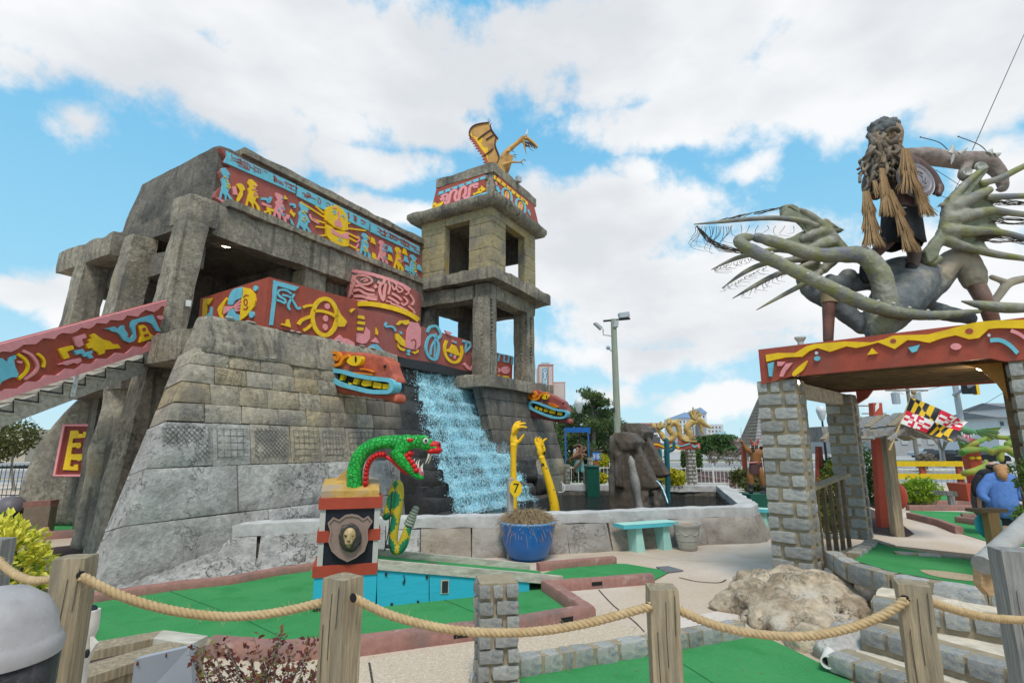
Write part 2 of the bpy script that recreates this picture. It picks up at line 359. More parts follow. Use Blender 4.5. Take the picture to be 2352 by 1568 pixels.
GRAN=mat('granite_block',(.42,.405,.36),.85,.3,16,.9,26,col2=(.31,.325,.33),s2=5,mix2=(.44,.6),col3=(.45,.38,.28),s3=3,mix3=(.55,.7),rnd=.26,bdist=.02,crack=0.5)
MORT=mat('tan_mortar',(.30,.245,.165),.95,.18,12,.4,30,bdist=.01)
WOOD=mat('weathered_wood',(.36,.28,.18),.8,.5,5.0,.9,11,col2=(.23,.20,.145),s2=2.2,mix2=(.45,.7),bdist=.012,stretch=(9,9,.55))
WOODG=mat('grey_wood',(.29,.275,.255),.8,.45,5.0,.9,11,col2=(.17,.16,.15),s2=1.4,mix2=(.48,.68),bdist=.012,stretch=(9,9,.5))
WOODH=mat('weathered_board',(.52,.475,.395),.8,.25,2.0,.5,6,col2=(.33,.29,.23),s2=1.2,mix2=(.45,.7),bdist=.01,stretch=(1.2,9,12))
WOODB=mat('brown_timber',(.17,.115,.065),.8,.35,2.0,.5,6,col2=(.10,.07,.045),s2=1.2,mix2=(.45,.7),bdist=.01,stretch=(2,2,8))
ROPE=mat('manila_rope',(.46,.325,.175),.9,.25,30,.5,90,col2=(.40,.27,.13),s2=8,bdist=.004)
GOLD=mat('old_gold_paint',(.50,.33,.10),.5,.3,4,.5,12,col2=(.27,.18,.06),s2=2,bdist=.02,spec=.5)
METAL=mat('galvanised_metal',(.42,.44,.46),.5,.1,6,.05,metal=.4)
DARKM=mat('dark_metal',(.03,.03,.032),.5,.2,6,.05)
# ------------------------------------------------------------------ ground
gm=MB();gm.add([(-900,-60,0),(900,-60,0),(900,1500,0),(-900,1500,0)],[(0,1,2,3)])
tag(gm.build('ground',PAVE,kind='structure',recalc=False),'tan concrete paving between the golf greens')
# ------------------------------------------------------------------ temple frame: u along the front, v into the building
AU=R(30);UX,UY=math.sin(AU),math.cos(AU);C0=(-5.06,10.5)
def T(u,v,z): return Vector((C0[0]+UX*u-UY*v,C0[1]+UY*u+UX*v,z))
EU,EV,EN=Vector((UX,UY,0)),Vector((-UY,UX,0)),Vector((UY,-UX,0))
UP=Vector((0,0,1))
def plv(v): return (T(0,v,0),EN)
def plu(u): return (T(u,0,0),EU)
def outline(mb,pts,plane,th=.05,sink=.01,mi=0,face=None):
    """A flat cut-out of thickness th standing proud of a plane; pts are picture points on that plane."""
    n=plane[1].normalized()
    if n.dot(Vector((0,0,CAMZ))-plane[0])<0:n=-n
    w=[onp(x,y,plane)-n*sink for x,y in pts]
    mb.prism(w,n*(th+sink),mi)
def ribbon(mb,pts,w,plane,th=.05,sink=.01,closed=False,n=4,mi=0,proj=None):
    q=cr(pts,n,closed);m=len(q);nn=plane[1].normalized() if plane else None
    if plane and nn.dot(Vector((0,0,CAMZ))-plane[0])<0:nn=-nn
    L,Rr=[],[]
    for i,p in enumerate(q):
        a=q[(i-1)%m] if closed else q[max(i-1,0)];b=q[(i+1)%m] if closed else q[min(i+1,m-1)]
        dx,dy=b[0]-a[0],b[1]-a[1];l=math.hypot(dx,dy) or 1;ox,oy=-dy/l*w/2,dx/l*w/2
        L.append((p[0]+ox,p[1]+oy));Rr.append((p[0]-ox,p[1]-oy))
    vs=[]
    for l,r in zip(L,Rr):
        if proj:a0,a1=proj(*l,-sink),proj(*l,th);b0,b1=proj(*r,-sink),proj(*r,th)
        else:
            a=onp(*l,plane);b=onp(*r,plane);a0,a1,b0,b1=a-nn*sink,a+nn*th,b-nn*sink,b+nn*th
        vs+=[a0,a1,b1,b0]
    fs=[]
    for i in range(m if closed else m-1):
        j=(i+1)%m
        for k in range(4):fs.append((i*4+k,i*4+(k+1)%4,j*4+(k+1)%4,j*4+k))
    if not closed:fs+=[(0,1,2,3),(4*m-1,4*m-2,4*m-3,4*m-4)]
    mb.add(vs,fs,mi)
def oval(cx,cy,rx,ry=None,n=12,rot=0):
    ry=ry or rx;c,s=math.cos(rot),math.sin(rot)
    return [(cx+rx*math.cos(a)*c-ry*math.sin(a)*s,cy+rx*math.cos(a)*s+ry*math.sin(a)*c) for a in [2*math.pi*i/n for i in range(n)]]
class Glyphs:
    """Relief cut-outs on one panel: every cut-out is a mesh of its own under the panel."""
    def __init__(s,key,plane,parent,th=.05):s.k,s.pl,s.p,s.th=key,plane,parent,th
    def px(s,pts): return zl(s.k,pts)
    def sc(s,w): return w*ZR[s.k][2]*.91875
    def poly(s,pts,m,th=None,name='relief_shape',smooth=False):
        mb=MB();outline(mb,s.px(cr(pts,3,True) if smooth else pts),s.pl,th or s.th);mb.build(name,m,s.p)
    def dot(s,cx,cy,rx,m,ry=None,th=None):s.poly(oval(cx,cy,rx,ry),m,th)
    def line(s,pts,w,m,closed=False,th=None,n=4):
        mb=MB();ribbon(mb,s.px(pts),s.sc(w),s.pl,th or s.th,closed=closed,n=n);mb.build('relief_line',m,s.p)
rnd=random.Random(7)
def stone(f,s0,s1,t0,t1,proud,seed,mt,parent,depth=.12,gap=.008,amp=.018,name='stone',skew=0.0,cell=.22):
    """One block of a wall; f(s,t,n) maps face metres to the world. Rounded front, recessed joints."""
    ns=max(2,min(18,int((s1-s0)/cell)+1));ntt=max(2,min(9,int((t1-t0)/cell)+1))
    r=random.Random(seed);mb=MB();vs=[]
    s0+=gap;s1-=gap;t0+=gap;t1-=gap
    o=[r.uniform(-1,1)*gap*1.3 for _ in range(8)]
    def pt(a,b,n):
        x=lerp(lerp(s0+o[0],s1+o[1],a),lerp(s0+o[2],s1+o[3],a),b);y=lerp(lerp(t0+o[4],t1+o[5],b),lerp(t0+o[6],t1+o[7],b),a)
        return Vector(f(x+skew*b,y,n))
    for j in range(ntt+1):
        for i in range(ns+1):
            a,b=i/ns,j/ntt;e=(i in (0,ns)) or (j in (0,ntt))
            if e:p=pt(a,b,proud*.35)
            else:p=pt(a,b,proud)
            if not e:p=p+(pt(a,b,proud+.1)-pt(a,b,proud))*(10*amp*fz(p,2.6,seed%17))
            vs.append(p)
    W1=ns+1
    fs=[(j*W1+i,j*W1+i+1,(j+1)*W1+i+1,(j+1)*W1+i) for j in range(ntt) for i in range(ns)]
    ring=[i for i in range(ns+1)]+[j*W1+ns for j in range(1,ntt+1)]+[ntt*W1+i for i in range(ns-1,-1,-1)]+[j*W1 for j in range(ntt-1,0,-1)]
    ab=[(i/ns,0) for i in range(ns+1)]+[(1,j/ntt) for j in range(1,ntt+1)]+[(i/ns,1) for i in range(ns-1,-1,-1)]+[(0,j/ntt) for j in range(ntt-1,0,-1)]
    base=len(vs);vs+=[pt(a,b,-depth) for a,b in ab];k=len(ring)
    fs+=[(ring[(i+1)%k],ring[i],base+i,base+(i+1)%k) for i in range(k)]
    mb.add(vs,fs); return mb.build(name,mt,parent,smooth=50,recalc=False if False else True)
temple=thing('temple','grey brown mock stone temple with painted friezes and corner tower above a waterfall','temple',T(3.5,2,0))
def trock(u0,u1,v0,v1,z0,z1,cell=.25,r=.06,amp=.03,seed=0,warp=None):
    r=min(r,.055)
    def f(p):
        u,v,z=u0+p.x,v0+p.y,z0+p.z
        if warp:u,v,z=warp(u,v,z)
        return T(u,v,z)
    mb=MB();mb.rock((u1-u0,v1-v0,z1-z0),f,cell,r,amp,1.4,seed); return mb
def tpart(name,m,*a,parent=None,**k):
    return trock(*a,**k).build(name,m,parent or temple,smooth=60)
# --- battered front wall, left of the water: dark core behind, single blocks in front
ZB,ZT,VB,VT=-.05,3.62,-1.12,-.30
def wv(z): return VB+(z-ZB)/(ZT-ZB)*(VT-VB)
def wul(z): return -2.86+1.3*(z/3.5)                   # left edge leans in
WEND=3.62
core=MB();core.hexa([T(wul(0),wv(0)+.06,-.05),T(WEND,wv(0)+.06,-.05),T(WEND,wv(0)+.9,-.05),T(wul(0)+.35,wv(0)+.9,-.05),
                        T(wul(3.6),wv(3.6)+.06,3.55),T(WEND,wv(3.6)+.06,3.55),T(WEND,.4,3.55),T(wul(3.6)+.1,.4,3.55)])
wall=core.build('front_wall',JOINT,temple)
def fw(s,t,n):
    return T(s,wv(t),t)+(EN*.97+UP*.22)*n
courses=[(-.05,.86,2.6),(.86,1.64,1.9),(1.64,2.36,.85),(2.36,2.68,.62),(2.68,3.04,.62),(3.04,3.36,.55),(3.36,3.66,.62)]
sid=0
for ci,(t0,t1,w) in enumerate(courses):
    s=wul((t0+t1)/2)+.02;first=True;k=0
    while s<WEND-.05:
        ww=w*rnd.uniform(.8,1.25)
        if s+ww>WEND-.3:ww=WEND-s
        sid+=1
        last=s+ww>WEND-.01
        m=WALLG if (ci<2 or (ci==2 and s<-.6)) else WALLS
        if s>2.3 and ci>=2:m=WALLD if rnd.random()<.6 else WALLS
        sk=(wul(t1)-wul(t0)) if first else 0
        if first:
            def f1(a,t,n,a0=s,t0=t0,t1=t1,e=s+ww):     # the corner block follows the leaning edge
                q=(a-a0)/(e-a0);lo=wul(t)
                return T(lerp(lo,e,q),wv(t),t)+(EN*.97+UP*.22)*n
            st=stone(f1,s,s+ww,t0,t1,.055,sid,m,wall,depth=.5,amp=.05 if ci<3 else .025,cell=.13)
        else:
            st=stone(fw,s,s+ww,t0,t1,.05,sid,m,wall,amp=.05 if ci<2 else .025,cell=.11 if ci<2 else .15)
        # carved lattice on the third course
        if ci==2 and not last:
            lb=MB();x0,x1=s+.06,s+ww-.06;g=.085 if k%2==0 else .12
            def seg(a,b):
                A,Bq=[fw(q[0],q[1],.058) for q in (a,b)];dd=(Bq-A);
                if dd.length<.03: return
                lb.tube([A,Bq],.0045,4,caps=False)
            if k in (0,2):
                n=int((x1-x0+.55)/g)
                for q in range(n):
                    for sg in (1,-1):
                        a0=x0-.55+q*g if sg>0 else x0+q*g;pa,pb=(a0,1.74),(a0+sg*.55,2.29)
                        ts=[t for t in (0,1)];
                        lo_,hi_=0.,1.
                        dx=pb[0]-pa[0]
                        ta,tb=sorted(((x0-pa[0])/dx,(x1-pa[0])/dx));lo_,hi_=max(0,ta),min(1,tb)
                        if hi_>lo_:seg((pa[0]+dx*lo_,1.74+.55*lo_),(pa[0]+dx*hi_,1.74+.55*hi_))
            else:
                for q in range(int((x1-x0)/g)+1):seg((x0+q*g,1.78),(x0+q*g,2.26))
                for q in range(5):seg((x0,1.78+q*.12),(x1,1.78+q*.12))
            if lb.v:tag(lb.build('carved_lattice',mat('groove_grey',(.15,.14,.125),.95,.2,9,.2),wall),kind='stuff')
        s+=ww;first=False;k+=1
# pale spalled ridge down the leaning corner
PALE=mat('pale_render',(.52,.49,.44),.9,.2,8,.8,10,bdist=.04,crack=.5,cscale=5)
# ledge above the wall, its white worn lip, the platform slab behind
tpart('ledge',CON,-1.42,3.66,-.14,.3,3.6,4.36,cell=.1,r=.05,amp=.05,seed=3,warp=lambda u,v,z:(u+.3*(z-3.6),v-.24*(4.36-z)/.76*(1-(v+.14)/.44),z))
tpart('left_ledge',CON,-1.42,-.75,.3,2.0,3.5,4.1,cell=.16,r=.12,amp=.06,seed=4)
for i in range(26):
    q=T(-1.3+rnd.uniform(0,1.5)*(1 if i<16 else 3),-.30+rnd.uniform(-.03,.04),3.68+rnd.uniform(-.03,.04)) if i<16 else T(-1.1+rnd.uniform(0,4.6),-.12,4.36);wl=MB();wl.ell(q,(rnd.uniform(.05,.16),.05,.018),8,5,Matrix.Rotation(R(60),3,'Z'));wl.build('worn_patch',PALE,temple,smooth=180)
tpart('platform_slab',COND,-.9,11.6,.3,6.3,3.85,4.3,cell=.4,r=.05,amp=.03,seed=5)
# --- right wall below the tower
RB= lambda z:-1.25+(z-0)/3.9*.55
def rul(z): return 6.9+.95*(1-z/3.85)-.0
def rur(z): return 11.35+1.35*(1-z/3.85)
core=MB();core.hexa([T(rul(0),RB(0)+.06,-.05),T(rur(0),RB(0)+.06,-.05),T(rur(0)-.6,RB(0)+2.4,-.05),T(rul(0)+2.6,RB(0)+2.4,-.05),
                        T(rul(3.85),RB(3.85)+.06,3.8),T(rur(3.85),RB(3.85)+.06,3.8),T(rur(3.85),RB(3.85)+2.4,3.8),T(rul(3.85)+2.6,RB(3.85)+2.4,3.8)])
rwall=core.build('tower_base_wall',JOINT,temple)
for ci,(t0,t1,w) in enumerate([(-.05,.9,1.6),(.9,1.5,1.4),(1.5,2.0,1.2),(2.0,2.45,1.0),(2.45,2.9,.8),(2.9,3.4,.95),(3.4,3.85,1.3)]):
    n=max(2,int(5/w));a,b=0,1
    cuts=[0]+sorted((i+rnd.uniform(-.2,.2))/n for i in range(1,n))+[1]
    for i in range(n):
        def f2(s_,t,nn): return T(lerp(rul(t),rur(t),s_/5.0),RB(t),t)+(EN*.98+UP*.15)*nn
        sid+=1;stone(f2,cuts[i]*5,cuts[i+1]*5,t0,t1,.04,sid,WALLD if ci>1 else WALLS,rwall,depth=.3,amp=.02)
    for i in range(2):                                   # the wall's left return beside the water
        def f3(s_,t,nn): return T(rul(t)+s_*.75,RB(t)+s_*.7,t)+(EN*.5-EU*.8)*nn
        sid+=1;stone(f3,i*1.0,i*1.0+1.0,t0,t1,.03,sid,WALLD,rwall,depth=.2,amp=.03)
tpart('tower_plinth',CON,6.75,11.55,-1.0,2.6,3.72,4.12,cell=.2,r=.1,amp=.05,seed=9,warp=lambda u,v,z:(u,v,z+.018*(u-6.8)))
# --- two columns of the tower's open storey, beams, floor ledge, tower room, cap
def column(u,v,w,d,z0,z1,m,seed,lean=(0,0),flare=.12,name='column'):
    def warp(uu,vv,z):
        t=(z-z0)/(z1-z0);k=1+flare*(1-t)
        return (u+(uu-u)*k+lean[0]*(1-t),v+(vv-v)*k+lean[1]*(1-t),z)
    o=tpart(name,m,u-w/2,u+w/2,v-d/2,v+d/2,z0,z1,cell=.11,r=.07,amp=.035,seed=seed,warp=warp)
    return o
column(7.82,-.28,.56,.6,4.1,6.85,CON,11,flare=.1)
column(10.55,-.28,.56,.6,4.15,6.95,CON,12,flare=.1)
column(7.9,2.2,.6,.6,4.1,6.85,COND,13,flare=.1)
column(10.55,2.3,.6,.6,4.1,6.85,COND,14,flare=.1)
# raised glyph bands on the column faces
for (u,v,z0,z1) in ((7.56,-.34,4.9,6.7),(7.74,-.6,4.9,6.7),(10.29,-.34,5.0,6.7),(10.5,-.6,5.0,6.7)):
    gb=MB();zq=z0
    while zq<z1:
        h=rnd.uniform(.07,.14)
        c=T(u,v,zq+h/2);gb.ell(c,(.05,.05,h/2),7,5);zq+=h+.015
    tag(gb.build('carved_band',CON,temple,smooth=60),kind='stuff')
tpart('tower_beam',CON,7.55,10.95,-.58,.0,6.8,7.3,cell=.18,r=.07,amp=.04,seed=15)
tpart('tower_beam',CON,7.5,8.05,.02,2.6,6.75,7.28,cell=.18,r=.07,amp=.04,seed=16)
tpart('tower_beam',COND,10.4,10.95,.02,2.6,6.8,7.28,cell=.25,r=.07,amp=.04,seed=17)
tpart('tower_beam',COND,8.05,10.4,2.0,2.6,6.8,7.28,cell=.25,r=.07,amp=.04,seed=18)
tpart('tower_floor_ledge',CON,7.25,11.5,-1.0,2.75,7.3,7.72,cell=.15,r=.13,amp=.07,seed=19)
# tower room: four corner piers, lintels, sills; blocks on the two seen faces
U0,U1,V0,V1,TZ0,TZ1=7.72,10.9,-.6,2.5,7.7,10.06
for (a,b,c,d) in ((U0+.05,U0+.3,V0+.05,V0+.94),(U0+.3,U0+.9,V0+.05,V0+.3),(U1-.85,U1-.05,V0+.05,V0+.3),(U0+.05,U0+.3,V1-1.1,V1),(U1-.4,U1-.05,V1-.9,V1)):
    b_=trock(a,b,c,d,TZ0-.1,TZ1,cell=.4,r=.02,amp=0);b_.build('tower_pier',CONT,temple,smooth=60)
tpart('tower_lintel',CONT,U0+.02,U1-.02,V0+.02,V0+.32,9.72,TZ1,cell=.3,r=.03,amp=.015,seed=21)
tpart('tower_lintel',CONT,U0+.02,U0+.32,V0+.32,V1,9.72,TZ1,cell=.3,r=.03,amp=.015,seed=22)
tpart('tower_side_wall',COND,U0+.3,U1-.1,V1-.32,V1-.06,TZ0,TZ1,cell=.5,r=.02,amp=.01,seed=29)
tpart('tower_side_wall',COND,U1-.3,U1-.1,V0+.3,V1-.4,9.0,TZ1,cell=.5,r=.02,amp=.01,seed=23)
tface=MB();tface.bar(T(U0+.12,V0+.12,TZ0+.02),EU*.3,EV*.3,UP*.3);tw=tface.build('tower_wall',CONT,temple)
def ftl(s_,t,nn): return T(U0,V0+s_,t)-EU*nn
def ftr(s_,t,nn): return T(U0+s_,V0,t)+EN*nn
lev=[7.7,8.1,8.58,9.05,9.5,9.72]
for i in range(5):
    a,b=lev[i],lev[i+1]
    for f,cols in ((ftl,[(0,.48),(.48,.94)] if i%2 else [(0,.94)]),(ftl,[(2.0,3.1)] if i%2==0 else [(2.0,2.6),(2.6,3.1)]),
                    (ftr,[(0,.5),(.5,.9)] if i%2==0 else [(0,.9)]),(ftr,[(2.3,3.18)] if i%2 else [(2.3,2.75),(2.75,3.18)])):
        for s0,s1 in cols:sid+=1;stone(f,s0,s1,a,b,.02,sid,CONT,tw,depth=.06,gap=.007,amp=.01)
for f,cuts in ((ftl,[0,.94,2.0,3.1]),(ftr,[0,.9,2.3,3.18])):
    for s0,s1 in zip(cuts,cuts[1:]):sid+=1;stone(f,s0,s1,9.72,TZ1,.02,sid,CONT,tw,depth=.06,gap=.005,amp=.01)
def capw(u,v,z):
    k=1-.09*max(0,(10.1-z)/.1) if z<10.1 else 1
    return (9.3+(u-9.3)*k,.95+(v-.95)*k,z)
tpart('tower_cap',CON,7.34,11.28,-1.0,2.95,10.02,10.38,cell=.16,r=.09,amp=.05,seed=25,warp=capw)
bat= lambda u,v,z:(9.3+(u-9.3)*(1-.10*(z-10.35)),.95+(v-.95)*(1-.10*(z-10.35)),z)
tpart('tower_attic',CON,7.58,11.05,-.76,1.98,10.33,11.35,cell=.3,r=.05,amp=.015,seed=26,warp=bat)
tpart('tower_roof_rim',CON,7.66,10.98,-.68,1.86,11.3,11.68,cell=.18,r=.1,amp=.05,seed=27)
def tp(pts): return [T(*bat(*p)) for p in pts]
q=tp([(7.58,-.5,10.42),(7.58,1.93,10.42),(7.58,1.93,11.3)]);nL=(q[1]-q[0]).cross(q[2]-q[0]).normalized()
if nL.dot(EU)>0:nL=-nL
plL=(q[0]+nL*.05,nL)
mb=MB();mb.prism(tp([(7.58,-.44,10.42),(7.58,1.93,10.42),(7.58,1.93,11.3),(7.58,-.44,11.3)]),nL*.05);tfl=mb.build('tower_frieze',RED,temple)
q=tp([(7.9,-.76,10.42),(10.9,-.76,10.42),(10.9,-.76,11.3)]);nR=(q[1]-q[0]).cross(q[2]-q[0]).normalized()
if nR.dot(EN)<0:nR=-nR
plR=(q[0]+nR*.05,nR)
mb=MB();mb.prism(tp([(7.9,-.76,10.42),(10.9,-.76,10.42),(10.9,-.76,11.3),(7.9,-.76,11.3)]),nR*.05);tfr=mb.build('tower_frieze',RED,temple)
g=Glyphs('D',plL,tfl,.018)
g.poly([(100,440),(985,130),(990,180),(95,495)],BLUE);g.poly([(-40,760),(985,425),(985,458),(-40,795)],BLUE)
for x,y in ((112,455),(228,418),(347,380),(473,338),(597,292),(724,250),(853,203),(975,162),(170,712),(300,672),(425,632)):g.dot(x,y,15,RED,19,th=.03)
g.line([(150,575),(215,545),(235,610),(260,640),(300,600),(330,470),(385,400),(440,420),(410,530),(440,590),(480,560),(500,430),(550,350),(600,350),(600,450),(570,510),(620,540),(660,490),(680,350),(730,310),(830,285)],50,PINK,n=5)
g.line([(165,520),(230,480),(280,480),(270,540),(235,600)],42,PINK);g.line([(735,350),(790,345),(825,335)],28,PINK)
g.poly([(735,455),(790,445),(800,430),(820,425),(825,375),(870,365),(880,318),(905,325),(915,350),(950,360),(950,400),(900,420),(880,450),(840,455),(800,465),(740,495)],YEL)
g.poly([(0,725),(20,650),(45,610),(100,645),(160,620),(205,585),(200,640),(150,690),(80,700)],YEL)
g.dot(870,400,12,RED,th=.03);g.dot(45,685,18,RED,12,th=.03)
g=Glyphs('D',plR,tfr,.018)
g.poly([(1105,130),(1700,610),(1700,670),(1105,195)],YEL)
for x,y in ((1135,180),(1222,252),(1312,325),(1395,400),(1480,468),(1560,535),(1640,600)):g.dot(x,y,12,RED,22,th=.03)
for cx,cy in ((1330,495),(1572,680)):
    g.line([(cx-60,cy-120),(cx+40,cy-100),(cx+85,cy+40),(cx+60,cy+130),(cx-30,cy+90),(cx-75,cy-20)],34,BLUE,closed=True)
    g.line(oval(cx,cy+5,30,72),16,YEL,closed=True);g.dot(cx,cy+8,16,PINK,48)
g.poly([(1125,245),(1150,255),(1165,300),(1140,310)],PINK);g.poly([(1140,330),(1170,315),(1215,420),(1180,450),(1150,390)],BLUE)
g.poly([(1690,740),(1720,740),(1750,820),(1745,860),(1710,800)],BLUE)
# floodlight on the tower roof
fb=MB();c=T(9.3,-.75,11.62);fb.cbox(c,.2,.16,.2,R(40));fl=fb.build('roof_floodlight',METAL,temple)
# --- upper storey behind the frieze, long beam, columns on the left
def uw(u,v,z):                                       # flared left end, chipped top
    t=(v-2.4)/3.7
    if u<1.0:u=u+.12*(9.1-z)*0-.35*t*(1-(z-7.4)/1.8)*(1-u)
    return (u,v,z-.1*t*(1-min(1,max(0,u))))
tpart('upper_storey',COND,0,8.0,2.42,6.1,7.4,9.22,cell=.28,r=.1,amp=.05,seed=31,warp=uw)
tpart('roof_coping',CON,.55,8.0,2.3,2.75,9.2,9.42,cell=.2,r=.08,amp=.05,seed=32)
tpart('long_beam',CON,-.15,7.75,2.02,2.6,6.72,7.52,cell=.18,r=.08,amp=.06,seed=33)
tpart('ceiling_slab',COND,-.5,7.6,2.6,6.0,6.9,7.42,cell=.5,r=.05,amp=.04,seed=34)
tpart('frieze_shelf',CON,.1,7.8,1.9,2.36,7.5,7.7,cell=.18,r=.07,amp=.05,seed=35)
tpart('beam_end_block',CON,-.86,-.16,1.75,2.5,6.75,7.42,cell=.12,r=.1,amp=.05,seed=36)
column(-.62,2.0,.52,.55,-.05,6.8,CON,41,lean=(-.7,.1),flare=.2,name='front_column')
column(-.62,4.2,.55,.55,3.4,6.9,CON,42,lean=(-.3,.0),flare=.12,name='front_column')
column(-.75,6.2,.55,.6,3.2,6.6,CON,43,lean=(-.25,.0),flare=.12,name='front_column')
tpart('cross_beam',CON,-1.05,-.4,4.6,7.6,6.45,7.05,cell=.16,r=.12,amp=.06,seed=44)
tpart('cross_beam',COND,-.5,-.1,2.2,6.4,5.9,6.5,cell=.2,r=.1,amp=.05,seed=45)
tpart('back_beam',COND,-.6,8,5.9,6.3,5.7,6.3,cell=.4,r=.08,amp=.05,seed=46)
wb=MB();wb.prism([onp(x,y,plv(1.66)) for x,y in ((427,689),(438,690),(437,704),(426,703))],EN*.03);wb.build('white_tag',WHITE,temple)
tpart('landing_slab',COND,-1.3,-.3,2.6,7.0,3.1,3.5,cell=.4,r=.06,amp=.04,seed=56)
# stone wall behind the balcony, pier, sculpted drum
tpart('back_wall_pier',CON,2.55,3.3,2.15,2.75,4.3,6.75,cell=.25,r=.06,amp=.04,seed=47)
mb=MB();mb.bar(T(3.3,2.55,4.3),EU*4.6,EV*.3,UP*2.45);bw=mb.build('balcony_wall',JOINT,temple)
for i in range(5):
    t0=4.3+i*.49;x=3.3+(.3 if i%2 else 0);sid+=1
    if i%2:stone(lambda s_,t,n:T(s_,2.55,t)+EN*n,3.3,3.6,t0,t0+.49,.03,sid,CON,bw,amp=.015)
    while x<7.8:
        w=rnd.uniform(.55,.85);w=min(w,7.9-x);sid+=1
        stone(lambda s_,t,n:T(s_,2.55,t)+EN*n,x,x+w,t0,t0+.49,.03,sid,WALLD if x>5 else CON,bw,amp=.015);x+=w
tpart('side_wall',COND,-.3,2.6,5.6,5.9,4.3,6.9,cell=.5,r=.04,amp=.03,seed=48)
tpart('side_wall',COND,2.45,2.75,2.8,5.6,4.3,6.9,cell=.5,r=.04,amp=.03,seed=49)
lm=MB();lm.lathe([(.0,0),(.1,0),(.12,.03),(0,.03)],onp(520,566,(Vector((0,0,6.86)),UP)),14)
lm.build('ceiling_lamp',emit('warm_lamp',(1,.82,.55),9),temple)
# --- long frieze of figures
plF=plv(2.30)
mb=MB();outline(mb,zl('A',[(150,100),(1785,900),(1805,1182),(775,765),(150,555),(113,500),(125,455),(178,410),(148,300),(175,262),(238,265),(183,210),(200,180)]),plv(2.36),.06,.1)
fr=mb.build('frieze_panel',RED2,temple)
plF=plv(2.30);g=Glyphs('A',plF,fr,.04)
g.poly([(205,122),(400,222),(775,398),(770,472),(560,380),(190,218),(212,170)],BLUE)
g.poly([(785,405),(1075,548),(1380,698),(1372,775),(1000,602),(785,494)],BLUE)
g.poly([(1386,705),(1785,905),(1785,972),(1388,785)],BLUE)
rr=random.Random(3)
for i in range(95):                                    # engraved lines on the blue band
    t=rr.random();x=230+t*1530;yc=170+(x-230)*.494;q=rr.uniform(-24,24)
    if 740<x<800 or 1350<x<1420:continue
    k=rr.choice((0,0,1,2));l=rr.uniform(26,70)
    if k==0:pts=[(x,yc+q),(x+l*.5,yc+q+l*.25+rr.uniform(-6,6)),(x+l,yc+q+l*.49)]
    elif k==1:pts=[(x,yc-26),(x+rr.uniform(-8,14),yc),(x+4,yc+26)]
    else:pts=[(x,yc-16),(x+26,yc-4),(x+24,yc+22),(x+2,yc+10)]
    g.line(pts,5.5,RED2,th=.048,n=2)
g.line([(260,180),(400,240),(395,285),(300,240)],5,RED2,th=.048,n=1);g.line([(265,200),(380,255)],5,RED2,th=.048,n=1)
FIG=[(-.3,0),(-.05,-.02),(.2,.04),(.33,.12),(.2,.17),(.26,.22),(.12,.27),(.28,.36),(.38,.5),(.24,.56),(.2,.66),(.5,.82),(.52,.98),(.34,.98),(.26,.82),(.08,.74),(.06,.86),(.12,.98),(-.06,1),(-.12,.8),(-.34,.74),(-.4,.98),(-.55,.96),(-.42,.7),(-.3,.5),(-.36,.34),(-.22,.25),(-.36,.14)]
def fig(cx,y0,h,w,m,m2,sl=.42,seed=0):
    r=random.Random(seed);pts=[(cx+x*w+r.uniform(-5,5),y0+y*h+x*w*sl+r.uniform(-4,4)) for x,y in FIG];g.poly(pts,m)
    for _ in range(5):
        a,b=r.uniform(-.2,.15),r.uniform(.1,.7);x,y=cx+a*w,y0+b*h+a*w*sl
        g.line([(x,y),(x+r.uniform(8,22),y+r.uniform(2,18)),(x+r.uniform(10,30),y+r.uniform(-4,24))],7,m2,th=.055,n=2)
fig(205,275,275,100,BLUE,YEL,seed=1);fig(425,368,240,115,YEL,PINK,seed=2);fig(645,478,225,105,PINK,BLUE,seed=3);fig(845,560,250,120,BLUE,YEL,seed=4)
fig(1345,800,195,80,BLUE,YEL,seed=5);fig(1487,862,190,80,PINK,BLUE,seed=6);fig(1618,920,185,72,YEL,PINK,seed=7);fig(1740,975,185,72,BLUE,YEL,seed=8)
g.poly([(255,415),(285,410),(300,485),(265,480)],PINK);g.poly([(290,400),(335,395),(362,440),(345,450),(340,490),(300,545),(295,510),(320,455)],YEL,smooth=True)
g.poly([(120,500),(215,540),(180,550)],PINK);g.line([(495,515),(540,520),(555,545),(575,500)],20,BLUE);g.poly([(495,540),(580,575),(575,590),(500,565)],PINK)
g.poly([(535,580),(600,605),(590,622),(540,605)],YEL);g.line(oval(545,635,22,18),16,YEL,closed=True);g.poly([(685,485),(712,520),(685,520)],YEL)
g.line([(730,560),(765,565),(765,590)],18,BLUE);g.poly([(740,600),(750,625),(775,635),(760,665),(730,630)],YEL);g.poly([(725,670),(745,690),(765,740),(740,720)],BLUE)
g.poly([(700,640),(730,650),(715,685),(690,670)],PINK)
for a,b in (((815,542),(1010,665)),((935,572),(1005,632)),((915,682),(1025,716)),((942,742),(1020,752)),((940,820),(1030,812)),((1190,708),(1220,715)),((1195,755),(1350,775)),((1195,790),(1290,838)),((1205,830),(1270,865)),((1205,885),(1295,935))):g.line([a,b],12,YEL,n=1)
g.poly([(1010,600),(1040,580),(1100,570),(1150,605),(1185,660),(1195,770),(1160,780),(1075,745),(1010,690)],YEL,.09)
g.poly([(1015,725),(1060,745),(1080,770),(1190,790),(1205,850),(1195,905),(1150,905),(1060,870),(1020,820)],YEL,.09)
g.poly([(1085,690),(1130,700),(1145,740),(1140,755),(1085,735)],PINK,.10);g.poly([(1050,755),(1130,810),(1195,790),(1200,850),(1120,830),(1060,800)],PINK,.10)
